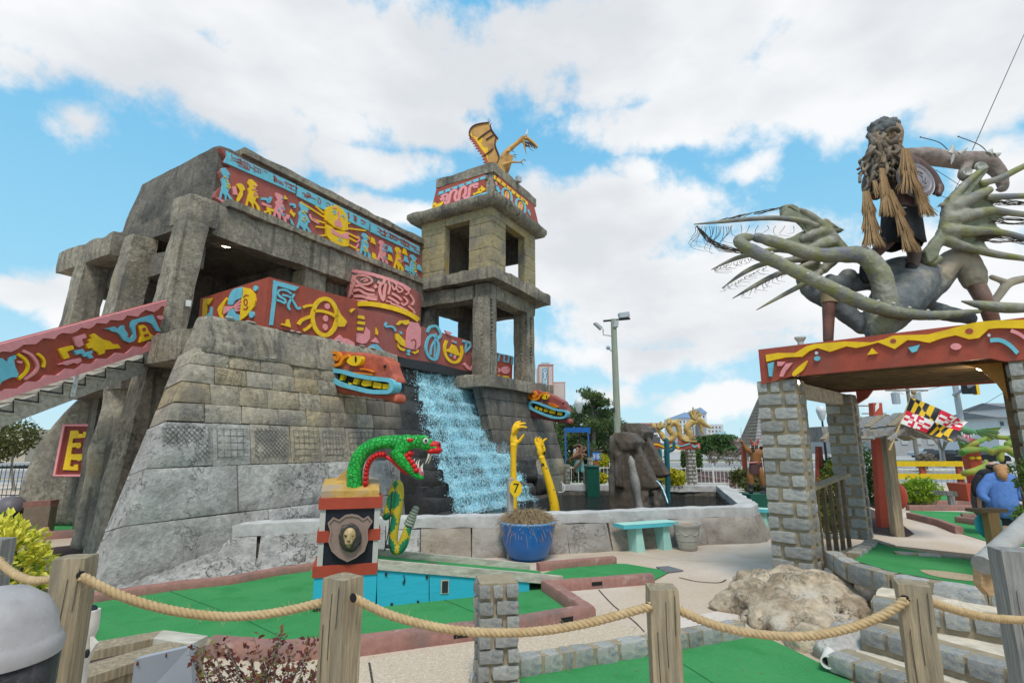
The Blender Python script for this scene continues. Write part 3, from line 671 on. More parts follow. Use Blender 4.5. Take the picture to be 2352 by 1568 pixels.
g.line([(1060,625),(1080,615),(1092,640),(1070,640)],9,BLUE,th=.10,n=2);g.line([(1135,655),(1160,660),(1155,680)],9,BLUE,th=.10,n=2);g.line([(1110,620),(1120,665),(1110,690)],12,PINK,th=.10)
g.line([(1110,860),(1120,840),(1140,870)],8,BLUE,th=.10,n=1);g.line([(1060,590),(1100,595)],8,PINK,th=.10,n=1)
g.line([(1285,820),(1295,850),(1270,870)],12,PINK);g.line([(1290,880),(1270,920),(1285,950)],12,PINK);g.line([(890,640),(905,680),(965,715)],16,PINK)
for x,y,m in ((1410,860,YEL),(1420,985,YEL),(1550,930,BLUE),(1550,1000,YEL),(1670,950,YEL),(1680,1010,BLUE),(1690,1085,BLUE),(1790,1080,BLUE)):
    g.poly([(x-14,y-34),(x+8,y-18),(x+20,y+30),(x-2,y+20),(x-18,y+10)],m)
# --- balcony parapet: left panel, two front panels, all with cut-out signs
def panel(name,u0,v0,u1,v1,zb,zt,m,th=.09,zb2=None,zt2=None):
    a,b=T(u0,v0,0),T(u1,v1,0);d=(b-a).normalized();n=Vector((d.y,-d.x,0));mb=MB()
    mb.prism([a+UP*zb,b+UP*(zb2 or zb),b+UP*(zt2 or zt),a+UP*zt],-n*th); return mb.build(name,m,temple)
pa=panel('left_parapet',0,2.45,0,.012,4.36,5.42,RED,zt=5.30,zt2=5.42) if False else panel('left_parapet',0,2.45,0,.005,4.36,5.3,RED,zt2=5.42)
g=Glyphs('B',plu(0),pa,.035)
g.poly([(110,365),(190,360),(165,400),(150,420),(135,402),(130,480),(105,612),(88,606),(100,500),(103,420)],YEL)
g.poly([(168,432),(180,435),(172,555),(120,572),(118,540),(140,536),(135,500),(160,482)],BLUE)
for x,y in ((207,533),(185,572),(167,600),(146,597),(128,628)):g.dot(x,y,10,PINK,13)
g.poly([(303,355),(308,375),(275,440),(262,500),(285,588),(275,590),(240,500),(228,460),(240,430)],YEL)
g.poly([(280,430),(365,428),(366,442),(280,500)],PINK)
g.poly([(445,270),(440,350),(380,380),(360,415),(320,415),(318,390),(330,340),(360,290),(400,275)],BLUE,smooth=True)
g.poly([(370,455),(375,490),(415,508),(410,562),(360,586),(310,560),(303,530),(315,490),(340,455)],BLUE,smooth=True)
for k in range(4):g.line([(368+k*4,432+k*12),(426,378+k*28)],13,PINK,n=1)
g.poly([(446,268),(500,280),(545,320),(552,380),(540,430),(480,510),(418,555),(428,420)],YEL)
g.line(oval(472,395,14,26),8,RED,closed=True,th=.045,n=1);g.line([(452,355),(475,336),(496,342)],9,RED,th=.045);g.line([(452,452),(478,455),(490,430)],9,RED,th=.045)
g.dot(550,278,17,BLUE,24);g.dot(518,500,21,BLUE,29)
pb=panel('front_parapet',.005,0,2.46,0,4.36,5.42,RED,zt2=5.50,zb2=4.42)
g=Glyphs('B',plv(0),pb,.035)
g.poly([(690,207),(905,265),(868,299),(720,255),(714,300),(708,380),(682,590),(655,588),(680,380)],BLUE)
g.line([(700,372),(745,385),(782,402),(786,375),(745,348),(722,318),(745,290),(800,295),(840,325)],17,BLUE)
g.line([(866,325),(830,380),(814,430),(828,458)],17,BLUE);g.line([(765,332),(828,352),(868,410),(893,448),(922,440)],17,BLUE)
g.line(oval(1125,520,104,155,20),34,YEL,closed=True,n=2);g.poly([(1228,430),(1262,500),(1315,560),(1290,602),(1240,602),(1215,560)],YEL)
g.line([(1028,468),(1100,470),(1170,490),(1225,522)],24,YEL);g.line([(940,440),(975,425),(1028,420)],20,YEL);g.line([(902,585),(932,545),(1005,515)],26,YEL);g.line([(943,637),(980,615),(1012,585)],20,YEL)
g.dot(1147,428,22,PINK,25);g.dot(1132,532,20,PINK,28);g.dot(1130,605,19,PINK,28)
g.poly([(800,540),(820,540),(835,610),(755,586),(760,575),(795,580)],YEL);g.poly([(1365,448),(1385,450),(1345,485),(1335,465)],YEL)
g.poly([(1195,720),(1255,672),(1280,700),(1320,705),(1375,740),(1380,765)],PINK)
mb=MB();outline(mb,[zz('B',1416,440),zz('Q',597,408),zz('Q',590,614),zz('B',1386,768)],plv(.1),0,.08);pc=mb.build('front_parapet',RED2,temple)
g=Glyphs('B',plv(.1),pc,.035)
g.poly([(1408,505),(1460,512),(1465,540),(1406,530)],YEL);g.poly([(1402,555),(1468,562),(1465,586),(1401,580)],YEL);g.poly([(1400,605),(1455,612),(1450,637),(1398,633)],YEL)
g.poly([(1475,605),(1510,640),(1510,700),(1480,740),(1440,748),(1392,730),(1392,655),(1465,665),(1470,640)],PINK)
g.poly([(1562,608),(1580,650),(1575,675),(1560,665)],YEL);g.poly([(1562,695),(1590,745),(1522,730)],PINK);g.poly([(1495,780),(1535,750),(1570,752),(1622,805),(1540,790)],BLUE)
g.line([(1652,565),(1644,600),(1690,600),(1720,620),(1725,642)],16,BLUE);g.poly([(1735,585),(1770,550),(1840,545),(1845,575),(1815,588),(1780,572),(1750,590)],YEL)
g.poly([(1850,560),(1920,570),(1945,620),(1940,760),(1900,800),(1860,792),(1815,780),(1825,640)],PINK);g.line([(1858,722),(1885,710),(1898,740),(1890,795)],8,RED,th=.045)
g.poly([(1725,660),(1755,665),(1810,725),(1810,775),(1770,755),(1730,710)],YEL);g.poly([(1745,740),(1765,775),(1815,795),(1800,810),(1765,800),(1748,775)],YEL);g.poly([(1860,815),(1905,812),(1925,795),(1922,820),(1890,836)],YEL)
g.dot(1775,655,9,BLUE,12);g.dot(1840,808,17,BLUE,12);g.dot(1838,835,12,BLUE)
g=Glyphs('Q',plv(.1),pc,.035)
g.line([(280,342),(298,308),(332,300),(355,325),(366,362),(345,382),(330,352)],15,BLUE);g.line([(330,372),(352,430),(344,500),(324,520),(288,500),(270,450),(280,395),(303,362)],16,BLUE,closed=True)
g.line([(327,385),(327,515)],8,BLUE,n=1);g.line([(300,490),(306,440),(325,400)],9,BLUE)
g.line([(406,395),(393,440),(402,500),(440,535),(482,530),(505,480),(500,430)],17,YEL);g.poly([(440,420),(465,430),(490,485),(480,495),(405,465),(410,455),(430,445)],YEL)
g.dot(463,408,7,BLUE);g.dot(433,490,7,BLUE);g.dot(447,400,7,PINK);g.dot(458,502,8,PINK,13);g.poly([(392,328),(440,345),(425,362),(405,350)],PINK)
g.line([(512,398),(562,412)],14,BLUE,n=1);g.line([(532,405),(532,472),(560,436),(560,414)],11,BLUE,n=1);g.line([(576,478),(585,530),(574,578),(548,575),(520,545)],18,PINK)
mb=MB();outline(mb,zl('Q',[(730,472),(842,497),(836,662),(730,645)]),plv(.0),0,.08);pd=mb.build('tower_parapet',RED,temple)
g=Glyphs('Q',plv(.0),pd,.03)
g.line([(742,530),(752,482),(782,490),(780,530),(808,535),(812,497),(838,505),(835,552)],11,BLUE,n=1);g.dot(790,587,29,PINK,25);g.poly([(742,570),(768,588),(742,606)],PINK);g.dot(805,580,3,RED,th=.04)
g.line([(745,618),(748,648),(775,652),(778,628),(808,632),(806,660)],12,YEL,n=1)
# steel walkway under the parapet
mb=MB();pts=[zz('Q',85,505),zz('Q',330,545),zz('Q',590,612),zz('Q',590,660),zz('Q',330,605),zz('Q',85,562)];outline(mb,pts,plv(.16),.08,.0);mb.build('walkway_beam',DARKM,temple)
for k in range(26):
    x=200+k*15;mb=MB();y=512+(x-200)*.255;mb.tube([onp(*zz('Q',x,y),plv(.5)),onp(*zz('Q',x,y+30),plv(.5))],.012,5);mb.build('grille_bar',DARKM,temple)
# --- sculpted drum between wall and parapet
DC=T(5.2,1.75,0);DR=1.13
def oncyl(px,py,off=0.0,r=DR):
    d=ray(px,py);o=Vector((0,0,CAMZ))-DC;a=d.x*d.x+d.y*d.y;b=2*(o.x*d.x+o.y*d.y);c=o.x*o.x+o.y*o.y-r*r
    q=b*b-4*a*c;t=(-b-math.sqrt(q))/(2*a) if q>0 else -b/(2*a)
    p=Vector((0,0,CAMZ))+d*t;n=Vector((p.x-DC.x,p.y-DC.y,0)).normalized(); return p+n*off
mb=MB();mb.lathe([(DR,4.32),(DR,6.6),(.0,6.62)],DC,48);dr=mb.build('sculpted_drum',RED2,temple,smooth=50)
def dl(pts,w,m,th=.05,n=4):
    mb=MB();ribbon(mb,zl('B',pts),w*ZR['B'][2]*.91875,None,th,.03,n=n,proj=lambda x,y,o:oncyl(x,y,o));mb.build('relief_line',m,dr)
dl([(1228,122),(1330,122),(1500,150),(1640,190),(1780,245),(1850,290)],26,PINK)
dl([(1420,412),(1530,412),(1680,440),(1800,478),(1880,520),(1915,548)],40,YEL,.07)
PKD=mat('pink_relief_paint',(.72,.30,.27),.7,.14,8,.3,25)
for pts,w in (([(1250,160),(1275,170),(1310,150)],20),([(1270,165),(1290,210),(1295,260),(1310,310)],26),([(1330,155),(1345,210),(1350,260),(1345,330),(1352,350)],28),([(1390,165),(1375,215),(1390,235),(1365,290),(1360,330)],22),
               ([(1420,165),(1480,170),(1530,195),(1535,225),(1490,245),(1430,235),(1395,200),(1410,170)],16),([(1445,205),(1480,195),(1500,210),(1470,218)],12),([(1400,260),(1440,255),(1500,285),(1560,300)],22),([(1385,300),(1430,290),(1490,325),(1560,335)],22),([(1390,345),(1450,345),(1520,365),(1580,372)],24),([(1500,345),(1580,350)],14),
               ([(1575,175),(1640,195),(1620,240),(1585,220)],24),([(1610,240),(1600,300),(1630,380),(1640,300),(1650,240)],24),([(1675,215),(1685,270),(1670,330)],16),([(1700,210),(1740,250),(1720,290),(1700,250)],14),([(1750,260),(1790,290),(1760,310),(1740,280)],14),([(1800,270),(1840,310),(1810,330)],14),([(1700,320),(1750,350),(1780,380)],18),([(1670,350),(1720,380),(1760,410)],18),([(1800,350),(1830,390),(1800,420),(1775,400)],14),([(1850,330),(1880,380),(1870,420)],14),
               ([(1840,430),(1875,460),(1890,490)],14),([(1690,405),(1760,430),(1830,470)],14),([(1220,230),(1240,240),(1230,275)],12),([(1250,290),(1285,290),(1290,320),(1262,325),(1262,308)],10),([(1235,205),(1265,225),(1265,265)],12),([(1560,250),(1575,275)],26),([(1650,385),(1700,395)],12),([(1225,325),(1300,345),(1380,375),(1500,385)],12)):
    dl(pts,w,PKD)
# --- wooden stair with a painted balustrade on the left
SA=R(4);SO=T(-1.1,1.62,0);SD=Vector((math.sin(SA),math.cos(SA),0));SN=Vector((math.cos(SA),-math.sin(SA),0));plS=(SO,SN)
stair=thing('stair','grey wooden stair with wavy pink edged red balustrade climbing to temple balcony','stairs',onp(60,930,plS))
mb=MB();outline(mb,zl('C',[(-900,880),(0,622),(2165,52),(2038,682),(0,1360),(-900,1650)]),plS,0,.09);ba=mb.build('balustrade',RED,stair)
g=Glyphs('C',plS,ba,.035)
top=[(-900,880),(0,622),(2165,52)]
wave=[(2150,130),(2090,135),(2040,180),(1990,210),(1880,180),(1830,215),(1780,270),(1640,252),(1590,310),(1540,320),(1420,312),(1370,362),(1240,352),(1190,400),(1140,428),(1040,410),(980,460),(910,492),(790,480),(730,510),(690,560),(540,548),(490,590),(440,628),(280,635),(200,690),(120,730),(0,722),(-120,780),(-250,790),(-360,860),(-500,870),(-620,940),(-760,950),(-900,1010)]
g.poly(top+wave,PINK)
wave2=[(2038,595),(1930,590),(1880,650),(1850,670),(1720,655),(1660,720),(1620,750),(1490,738),(1430,790),(1390,815),(1250,815),(1200,870),(1170,885),(1050,880),(990,940),(950,955),(830,945),(770,1000),(720,1035),(570,1030),(510,1090),(460,1118),(330,1112),(260,1170),(210,1205),(60,1210),(0,1240),(-120,1310),(-300,1320),(-420,1400),(-600,1420),(-900,1560)]
g.poly([(-900,1650),(0,1360),(2038,682)]+wave2,PINK)
g.poly([(1340,430),(1480,398),(1525,440),(1560,385),(1600,380),(1610,440),(1650,490),(1645,540),(1700,545),(1720,500),(1685,400),(1690,350),(1715,315),(1975,243),(2080,460),(2030,460),(1960,360),(1890,335),(1790,340),(1745,390),(1760,540),(1730,590),(1670,608),(1600,580),(1540,500),(1500,470),(1440,462),(1405,432)],BLUE)
g.poly([(1790,390),(1850,375),(1890,400),(1940,490),(2020,540),(1800,608),(1825,520)],YEL);g.dot(1858,435,25,RED,th=.045);g.poly([(1855,505),(1905,490),(1930,520),(1865,535)],RED,th=.045)
g.dot(2080,280,38,PINK,28);g.dot(2055,505,20,PINK,26)
g.poly([(1155,512),(1210,488),(1320,565),(1410,588),(1460,632),(1520,628),(1558,680),(1350,700),(1345,745),(1275,770),(1250,722),(1210,715),(1185,675),(1125,685),(1110,635),(1150,610),(1138,575),(1175,555)],YEL)
g.poly([(935,540),(1090,493),(1108,540),(1045,565),(1070,635),(1010,668),(975,650)],PINK);g.poly([(745,700),(780,680),(930,645),(942,692),(850,725),(888,800),(815,825)],YEL)
g.poly([(950,715),(1060,690),(1095,745),(1180,708),(1190,735),(1165,755),(1200,800),(1145,818),(1120,780),(1075,795),(1040,745),(970,768)],BLUE);g.poly([(735,895),(820,865),(815,850),(1030,808),(1045,850),(990,885),(940,870),(850,905),(800,890)],PINK)
g.line([(212,760),(300,820),(345,900),(320,990),(220,1085)],36,YEL);g.line([(280,715),(390,770),(470,890),(440,990),(300,1085)],34,PINK);g.line([(472,755),(530,800),(558,860),(545,930)],32,YEL);g.dot(237,862,34,PINK,18)
g.poly([(-150,900),(0,810),(75,870),(100,800),(180,770),(185,815),(155,830),(170,920),(215,1010),(200,1060),(120,1060),(0,1115),(-60,1200),(-40,1000)],BLUE)
plS2=(SO-SN*.14,SN)
mb=MB();outline(mb,zl('C',[(1860,800),(1850,870),(1900,990),(300,1600),(-900,2060),(-900,1750),(-200,1520)]),plS2,.02,.06);mb.build('stringer',WOODH,stair)
tr=[((1850,765),(1620,850)),((1610,850),(1365,935)),((1350,945),(1090,1035)),((1085,1050),(795,1130)),((790,1140),(485,1240)),((470,1250),(150,1350)),((140,1365),(-220,1475))]
for (x1,y1),(x0,y0) in tr:
    a=onp(*zz('C',x0,y0),plS2);b=onp(*zz('C',x1,y0+(x1-x0)*.14),plS2)
    mb=MB();mb.bar(a-UP*.04-SN*1.3,b-a,SN*1.34,UP*.045);mb.build('tread',WOODH,stair)
    b2=onp(*zz('C',x1,y1),plS2);mb=MB();mb.bar(b-SN*1.3,SD*.02,SN*1.31,UP*max(.05,(b2.z-b.z)));mb.build('riser',WOODH,stair)
    mb=MB();mb.prism([a+SN*.04,b+SN*.04,b2+SN*.04,b2+SN*.04-SD*.012,b+SN*.04+UP*.02-SD*.014,a+SN*.04+UP*.02],SN*.012);mb.build('tread_edge',DARKM,stair)
mb=MB();outline(mb,zl('C',[(975,1035),(1025,1030),(965,1310),(918,1312)]),(SO-SN*.09,SN),.02,.01);br=mb.build('bracket',WHITE,stair)
for x,y in ((962,1165),(985,1165),(970,1198),(952,1270)):
    mb=MB();mb.ell(onp(*zz('C',x,y),(SO-SN*.065,SN)),.012,6,4);mb.build('bolt',METAL,br)
mb=MB();mb.bar(SO-SN*1.4+SD*-6-UP*0,SD*.1,SN*.1,UP*1.0);
# --- lower left: rock pier, rough wall, hanging sign, recess behind
tpart('recess_wall',COND,-.6,3.2,5.2,5.6,-.05,3.9,cell=.5,r=.05,amp=.06,seed=51)
def pier(name,pa,pb,y0,w0,w1,zt,zb,m,seed):
    def f(p):
        t=p.z/(zt-zb);c=pa.lerp(pb,t);k=lerp(w0,w1,t)
        return Vector((c.x+(p.x-.5)*k,c.y+(p.y-.5)*k,zb+p.z))
    mb=MB();mb.rock((1,1,zt-zb),f,.13,.16,.07,1.5,seed); return mb.build(name,m,temple,smooth=60)
b0=P(235,1205,10.9);pier('rock_pier',Vector((b0.x,11.2,0)),Vector((P(290,900,11.2).x,11.4,0)),11,1.05,.72,3.75,-.05,CON,52)
def lw(p):
    x=-11.5+p.x;t=p.z/3.0; return Vector((x*1.09+t*.25,13.6+.15*p.x*.3+p.y+.1*t,-.05+p.z*(1.0 if x>-10.55 else max(.55,1.0-.42*(-10.55-x)))))
mb=MB();mb.rock((3.6,.8,3.4),lw,.2,.2,.07,1.2,53);mb.build('rough_wall',CON,temple,smooth=60)
plE=(Vector((P(170,1035,13.0).x,13.05,0)),Vector((-.12,-1,.04)).normalized())
E2=[(425,547),(640,545),(640,890),(357,892)]
mb=MB();outline(mb,zl('R',E2),plE,.03,.06);sg=mb.build('hanging_panel',mat('dark_red_paint',(.20,.035,.025),.65,.12,5,.2,30),temple)
g=Glyphs('R',plE,sg,.06)
g.line([(640,556),(433,556),(370,882),(640,882)],18,PINK,n=1,th=.07)
g.poly([(475,592),(525,590),(530,612),(555,612),(560,598),(580,600),(575,636),(490,642),(487,672),(540,668),(545,688),(535,705),(515,705),(510,697),(485,700),(478,745),(550,742),(556,775),(530,790),(515,782),(478,780),(470,822),(495,825),(500,812),(525,810),(522,850),(425,846)],YEL)
g.dot(590,732,12,BLUE,36)
# ------------------------------------------------------------------ cascade of rock steps and the water on it
st_y=[872,900,931,959,991,1021,1047,1075,1104,1135,1168]
prof=[]
for i,y in enumerate(st_y):
    v=lerp(.3,-2.0,i/(len(st_y)-1));p=onp(1040+i*6,y,plv(v));prof.append((v,p.z))
cas=tpart('cascade_back',WET,3.4,8.6,.55,1.3,-.05,3.72,cell=.4,r=.05,amp=.08,seed=61)
for i,(v,z) in enumerate(prof[:-1]):
    e=.12*i
    tpart('cascade_step',WET,3.3,8.5,v-.02,.9,prof[i+1][1]-.15,z,cell=.18,r=.07,amp=.09,seed=62+i)
tpart('cascade_step',WET,3.3,8.9,-2.2,0.5,-.05,prof[-1][1]+.02,cell=.2,r=.09,amp=.09,seed=80)
for i,(x,y,rx,rz) in enumerate([(1205,1075,.38,.38),(1235,1112,.5,.3),(1270,1150,.8,.22),(1195,1130,.4,.3)]):
    c=onp(x,y,plv(-1.5));mb=MB();mb.rock((rx*2,.9,rz*2), lambda p,c=c,rx=rx,rz=rz:c+EU*(p.x-rx)+EV*(p.y-.3)+UP*(p.z-rz),.1,.14,.1,1.6,i);mb.build('boulder',WET,temple,smooth=60)
def wmat():
    m=bpy.data.materials.new('white_water');m.use_nodes=True;nt=m.node_tree;N=nt.nodes.new;L=nt.links.new;b=nt.nodes['Principled BSDF']
    b.inputs['Base Color'].default_value=(.38,.71,.80,1);b.inputs['Roughness'].default_value=.3
    tc=N('ShaderNodeTexCoord');mp=N('ShaderNodeMapping');mp.inputs['Scale'].default_value=(34,34,15);L(tc.outputs['Object'],mp.inputs[0])
    n=N('ShaderNodeTexNoise');n.inputs['Scale'].default_value=1;n.inputs['Detail'].default_value=6;n.inputs['Roughness'].default_value=.7;L(mp.outputs[0],n.inputs['Vector'])
    n2=N('ShaderNodeTexNoise');n2.inputs['Scale'].default_value=1.6;n2.inputs['Detail'].default_value=3;L(tc.outputs['Object'],n2.inputs['Vector'])
    a=N('ShaderNodeMath');a.operation='MULTIPLY_ADD';a.inputs[1].default_value=.5;L(n2.outputs[0],a.inputs[0]);L(n.outputs[0],a.inputs[2])
    mr=N('ShaderNodeMapRange');mr.inputs[1].default_value=.66;mr.inputs[2].default_value=.84;L(a.outputs[0],mr.inputs[0]);L(mr.outputs[0],b.inputs['Alpha'])
    return m
WATERW=wmat();SPRAY=mat('spray_drop',(.62,.83,.88),.3,.1,20,0,col2=(.24,.62,.76),s2=9,mix2=(.4,.6),spec=.5)
def pz(v):                                             # height of the stepped profile at depth v
    for (v0,z0),(v1,z1) in zip(prof,prof[1:]):
        if v<=v0 and v>=v1: return z0,z1
    return prof[-1][1],prof[-1][1]
wm=MB();NU=44;line=[]
for i,(v,z) in enumerate(prof):
    line.append((v-.05,z+.03));nx=prof[i+1][1] if i+1<len(prof) else .3
    line.append((v-.09,z-.02));line.append((v-.12,lerp(z,nx,.6)));line.append((v-.14,nx+.05))
vs=[]
for j,(v,z) in enumerate(line):
    t=j/(len(line)-1);ua,ub=lerp(5.0,3.9,t),lerp(8.1,7.8,t)
    for k in range(NU+1):
        u=lerp(ua,ub,k/NU)+.08*nz((j*.4,k*.3,0),1,3);q=T(u,v,z);d=.04*fz(q,3,2);vs.append(T(u,v-.02-d,z+d*.6))
fs=[(j*(NU+1)+k,j*(NU+1)+k+1,(j+1)*(NU+1)+k+1,(j+1)*(NU+1)+k) for j in range(len(line)-1) for k in range(NU)]
wm.add(vs,fs);wo=wm.build('waterfall_water',WATERW,None,smooth=180,recalc=False,kind='structure');tag(wo,'pale blue white water tumbling down dark rock steps')
dm=MB();r=random.Random(11)
for i in range(34000):
    t=r.random()**.9;t=(int(t*10)+r.random()**1.6)/10 if r.random()<.6 else t;j=t*(len(line)-1.001);a,b=line[int(j)],line[int(j)+1];f=j-int(j)
    v,z=lerp(a[0],b[0],f),lerp(a[1],b[1],f);ua,ub=lerp(4.5,3.7,t),lerp(8.15,7.9,t)
    s=r.random();s=s if r.random()<.5 else .5+.5*(s-.5)*1.3+.03;u=lerp(ua,ub,s)
    gapn=nz((u,z*.7,0),1.3,5)
    if t<.25 and .14<s<.26 and r.random()<.9:continue
    if gapn<-.12 and r.random()<.7:continue
    p=T(u,v-.05-abs(r.gauss(0,.05)),z+r.uniform(-.03,.07));l=r.uniform(.005,.021);w=l*r.uniform(.25,.6)
    d=Vector((r.uniform(-.5,.5),r.uniform(-.5,.5),r.choice((-1,-1,1))*r.uniform(.4,1))).normalized();e=d.orthogonal().normalized();h=d.cross(e)
    dm.add([p+d*l,p-d*l,p+e*w,p-e*w,p+h*w,p-h*w],[(0,2,4),(0,4,3),(0,3,5),(0,5,2),(1,4,2),(1,3,4),(1,5,3),(1,2,5)])
tag(dm.build('waterfall_spray',SPRAY,None,recalc=False,kind='stuff'),'splashing drops over the stepped waterfall')
# ------------------------------------------------------------------ pool with a low rock wall
ZR_=.70
rim_px=[(448,1207),(735,1193),(930,1187),(1100,1183),(1350,1175),(1500,1169),(1620,1164),(1690,1163),(1722,1162)]
rim=[G(x,y,ZR_) for x,y in rim_px]
back=[G(1735,1156,ZR_),G(1712,1140,ZR_),G(1668,1113.5,ZR_),G(1500,1111,ZR_),G(1290,1110,ZR_)]
path=[Vector(p[:3]) for p in cr([tuple(p) for p in rim],4)]+[Vector(p) for p in back]
pool=thing('pool_wall','low grey rock wall with pale rim curving round the waterfall pool','wall',Vector((0,10.5,0)))
inn=[]
def offs(pts,d):
    out=[]
    for i,p in enumerate(pts):
        a,b=pts[max(i-1,0)],pts[min(i+1,len(pts)-1)];t=(b-a);t.z=0;t.normalize();out.append(Vector((p.x-t.y*d,p.y+t.x*d,p.z)))
    return out
inner=offs(path,.36);outer0=offs(path,-.26)
acc=[0]
for a,b in zip(path,path[1:]):acc.append(acc[-1]+(b-a).length)
def along(s,pts):
    for i in range(len(acc)-1):
        if s<=acc[i+1] or i==len(acc)-2:
            f=(s-acc[i])/max(1e-6,acc[i+1]-acc[i]); return pts[i].lerp(pts[i+1],f)
cm=MB();n=len(path)
vs=[]
for i in range(n):
    o0=outer0[i];p=path[i];q=inner[i];t=(p-o0);t.z=0;t.normalize()
    vs+=[Vector((o0.x,o0.y,-.05))+t*.08,Vector((p.x,p.y,.48))+t*.09,Vector((q.x,q.y,.48)),Vector((q.x,q.y,.05))]
cm.add(vs,[(i*4+k,i*4+(k+1)%4,(i+1)*4+(k+1)%4,(i+1)*4+k) for i in range(n-1) for k in range(4)]+[(0,1,2,3)])
cm.build('wall_core',COND,pool)
def fpool(s,t,nn):
    a,b=along(s,outer0),along(s,path);k=t/.70;p=Vector((lerp(a.x,b.x,k),lerp(a.y,b.y,k),t));o=a-b;o.z=0
    return p+o.normalized()*nn
s=0.0;i=0
frontlen=acc[-4]
while s<frontlen-.2:
    w=rnd.uniform(.75,1.25);w=min(w,frontlen-s);sid+=1;i+=1
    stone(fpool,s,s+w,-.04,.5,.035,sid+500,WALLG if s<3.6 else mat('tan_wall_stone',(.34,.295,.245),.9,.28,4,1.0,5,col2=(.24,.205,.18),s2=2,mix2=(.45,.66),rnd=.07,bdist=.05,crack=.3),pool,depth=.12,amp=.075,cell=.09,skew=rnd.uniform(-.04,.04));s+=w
def fcap(p,s0):
    a,b=along(min(s0+p.x,acc[-1]),path),along(min(s0+p.x,acc[-1]),inner);o=(a-b);o.z=0;o.normalize()
    q=a+o*.05; return Vector((q.x,q.y,0))-o*p.y+UP*(.49+p.z)
s=0.0
while s<acc[-1]-.1:
    w=min(3.1,acc[-1]-s);mb=MB();mb.rock((w+.02,.42,.2), lambda p,s0=s:fcap(p,s0),.09,.018,.03,2.2,5);mb.build('rim_cap',RIM,pool,smooth=50);s+=w
# dark water with sparkling ripples
def watmat():
    m=bpy.data.materials.new('dark_pool_water');m.use_nodes=True;nt=m.node_tree;N=nt.nodes.new;L=nt.links.new;b=nt.nodes['Principled BSDF']
    b.inputs['Base Color'].default_value=(.012,.014,.014,1);b.inputs['Roughness'].default_value=.06;b.inputs['IOR'].default_value=1.33;b.inputs['Specular IOR Level'].default_value=.6
    tc=N('ShaderNodeTexCoord');n=N('ShaderNodeTexNoise');n.inputs['Scale'].default_value=13;n.inputs['Detail'].default_value=4;L(tc.outputs['Object'],n.inputs['Vector'])
    bn=N('ShaderNodeBump');bn.inputs['Strength'].default_value=1;bn.inputs['Distance'].default_value=.4;L(n.outputs[0],bn.inputs['Height']);L(bn.outputs[0],b.inputs['Normal']); return m
mb=MB();pts=[Vector((p.x,p.y,.36)) for p in inner];mb.add(pts+[Vector((-2.2,12,.36)),Vector((-1,16,.36))],[tuple(range(len(pts)))+(len(pts)+1,len(pts))])
tag(mb.build('pool_water',watmat(),None,recalc=False,kind='structure'),'dark rippled water of the pool')
jm=MB();jm.lathe([(.0,0),(.055,0),(.055,.03),(.03,.03),(.03,.01),(0,.01)],onp(*zz('H',1050,800),(inner[-2].lerp(inner[-1],.4),Vector((0,-1,0)))),14,ax=(0,-1,0));jm.build('pool_jet',WHITE,pool)
cb=MB();q=[zz('H',*p) for p in [(795,640),(830,690),(820,735),(765,745)]];cb.tube([P(x,y,16.2) for x,y in cr(q,4)],.012,5);cb.build('cable',WHITE,pool)
# ------------------------------------------------------------------ serpent heads jutting from the wall
def serpent(label,key,uside,wid,vb,pts,parts,m,seed,x0=0,kx=.84):
    wid=.42
    def sq(v):
        if isinstance(v,tuple) and len(v)>=2 and not isinstance(v[0],tuple): return (x0+(v[0]-x0)*kx,)+tuple(v[1:])
        if isinstance(v,(list,tuple)): return type(v)(sq(q) for q in v)
        return v
    parts={k:sq(v) for k,v in parts.items()}
    """pts: outline of the head's side; the head sticks out of the wall along the wall's normal."""
    pl=plu(uside);c=onp(*zz(key,*pts[0]),pl);th=thing('serpent_head',label,'serpent head',c,'red serpent heads on the temple wall')
    def fill(mb):
        up,lo=parts['upper'],parts['lower']
        for pp in (up,lo):mb.prism([onp(*zz(key,x,y),pl)+EU*.08 for x,y in pp],EU*(wid-.08))
        mb.prism([onp(*zz(key,x,y),pl)+EU*.22 for x,y in parts['back']],EU*(wid-.4))
    blob('skull',fill,m,th,.045,7, lambda co:.03*fz(co,2.6,seed)+.012*fz(co,8,seed))
    pf=(pl[0]+EU*.0,EU);sc_=ZR[key][2]*.91875
    k=1
    def dec(name,pts,mm,th_=.07,sink=.12,w=None,closed=False):
        mb=MB()
        if w:ribbon(mb,zl(key,pts),w*sc_,pl2,th_,sink,closed=closed)
        else:outline(mb,zl(key,pts),pl2,th_,sink)
        return mb.build(name,mm,th,smooth=40)
    pl2=(pl[0]+EU*.07,EU)
    dec('mouth',parts['mouth'],BLACK,-.05,.4)
    for t in parts['teeth']:dec('tooth',t,YEL,.03,.3)
    dec('lip',parts['lip'],BLUE,.09,.15,parts['lipw'],True)
    dec('brow_scroll',parts['scroll'],ORANGE,.08,.14,parts['scw'])
    dec('eye',cr(parts['eye'],3,True),YEL,.10,.14);dec('pupil',oval(*parts['pupil']),BLACK,.115,.0)
    for w in parts['wrinkles']:dec('nose_wrinkle',w,ORANGE,.07,.12,parts['scw']*.45)
    mb=MB();mb.ell(onp(*zz(key,*parts['nostril']),pl2),.035,8,6);mb.build('nostril',BLACK,th)
    return th
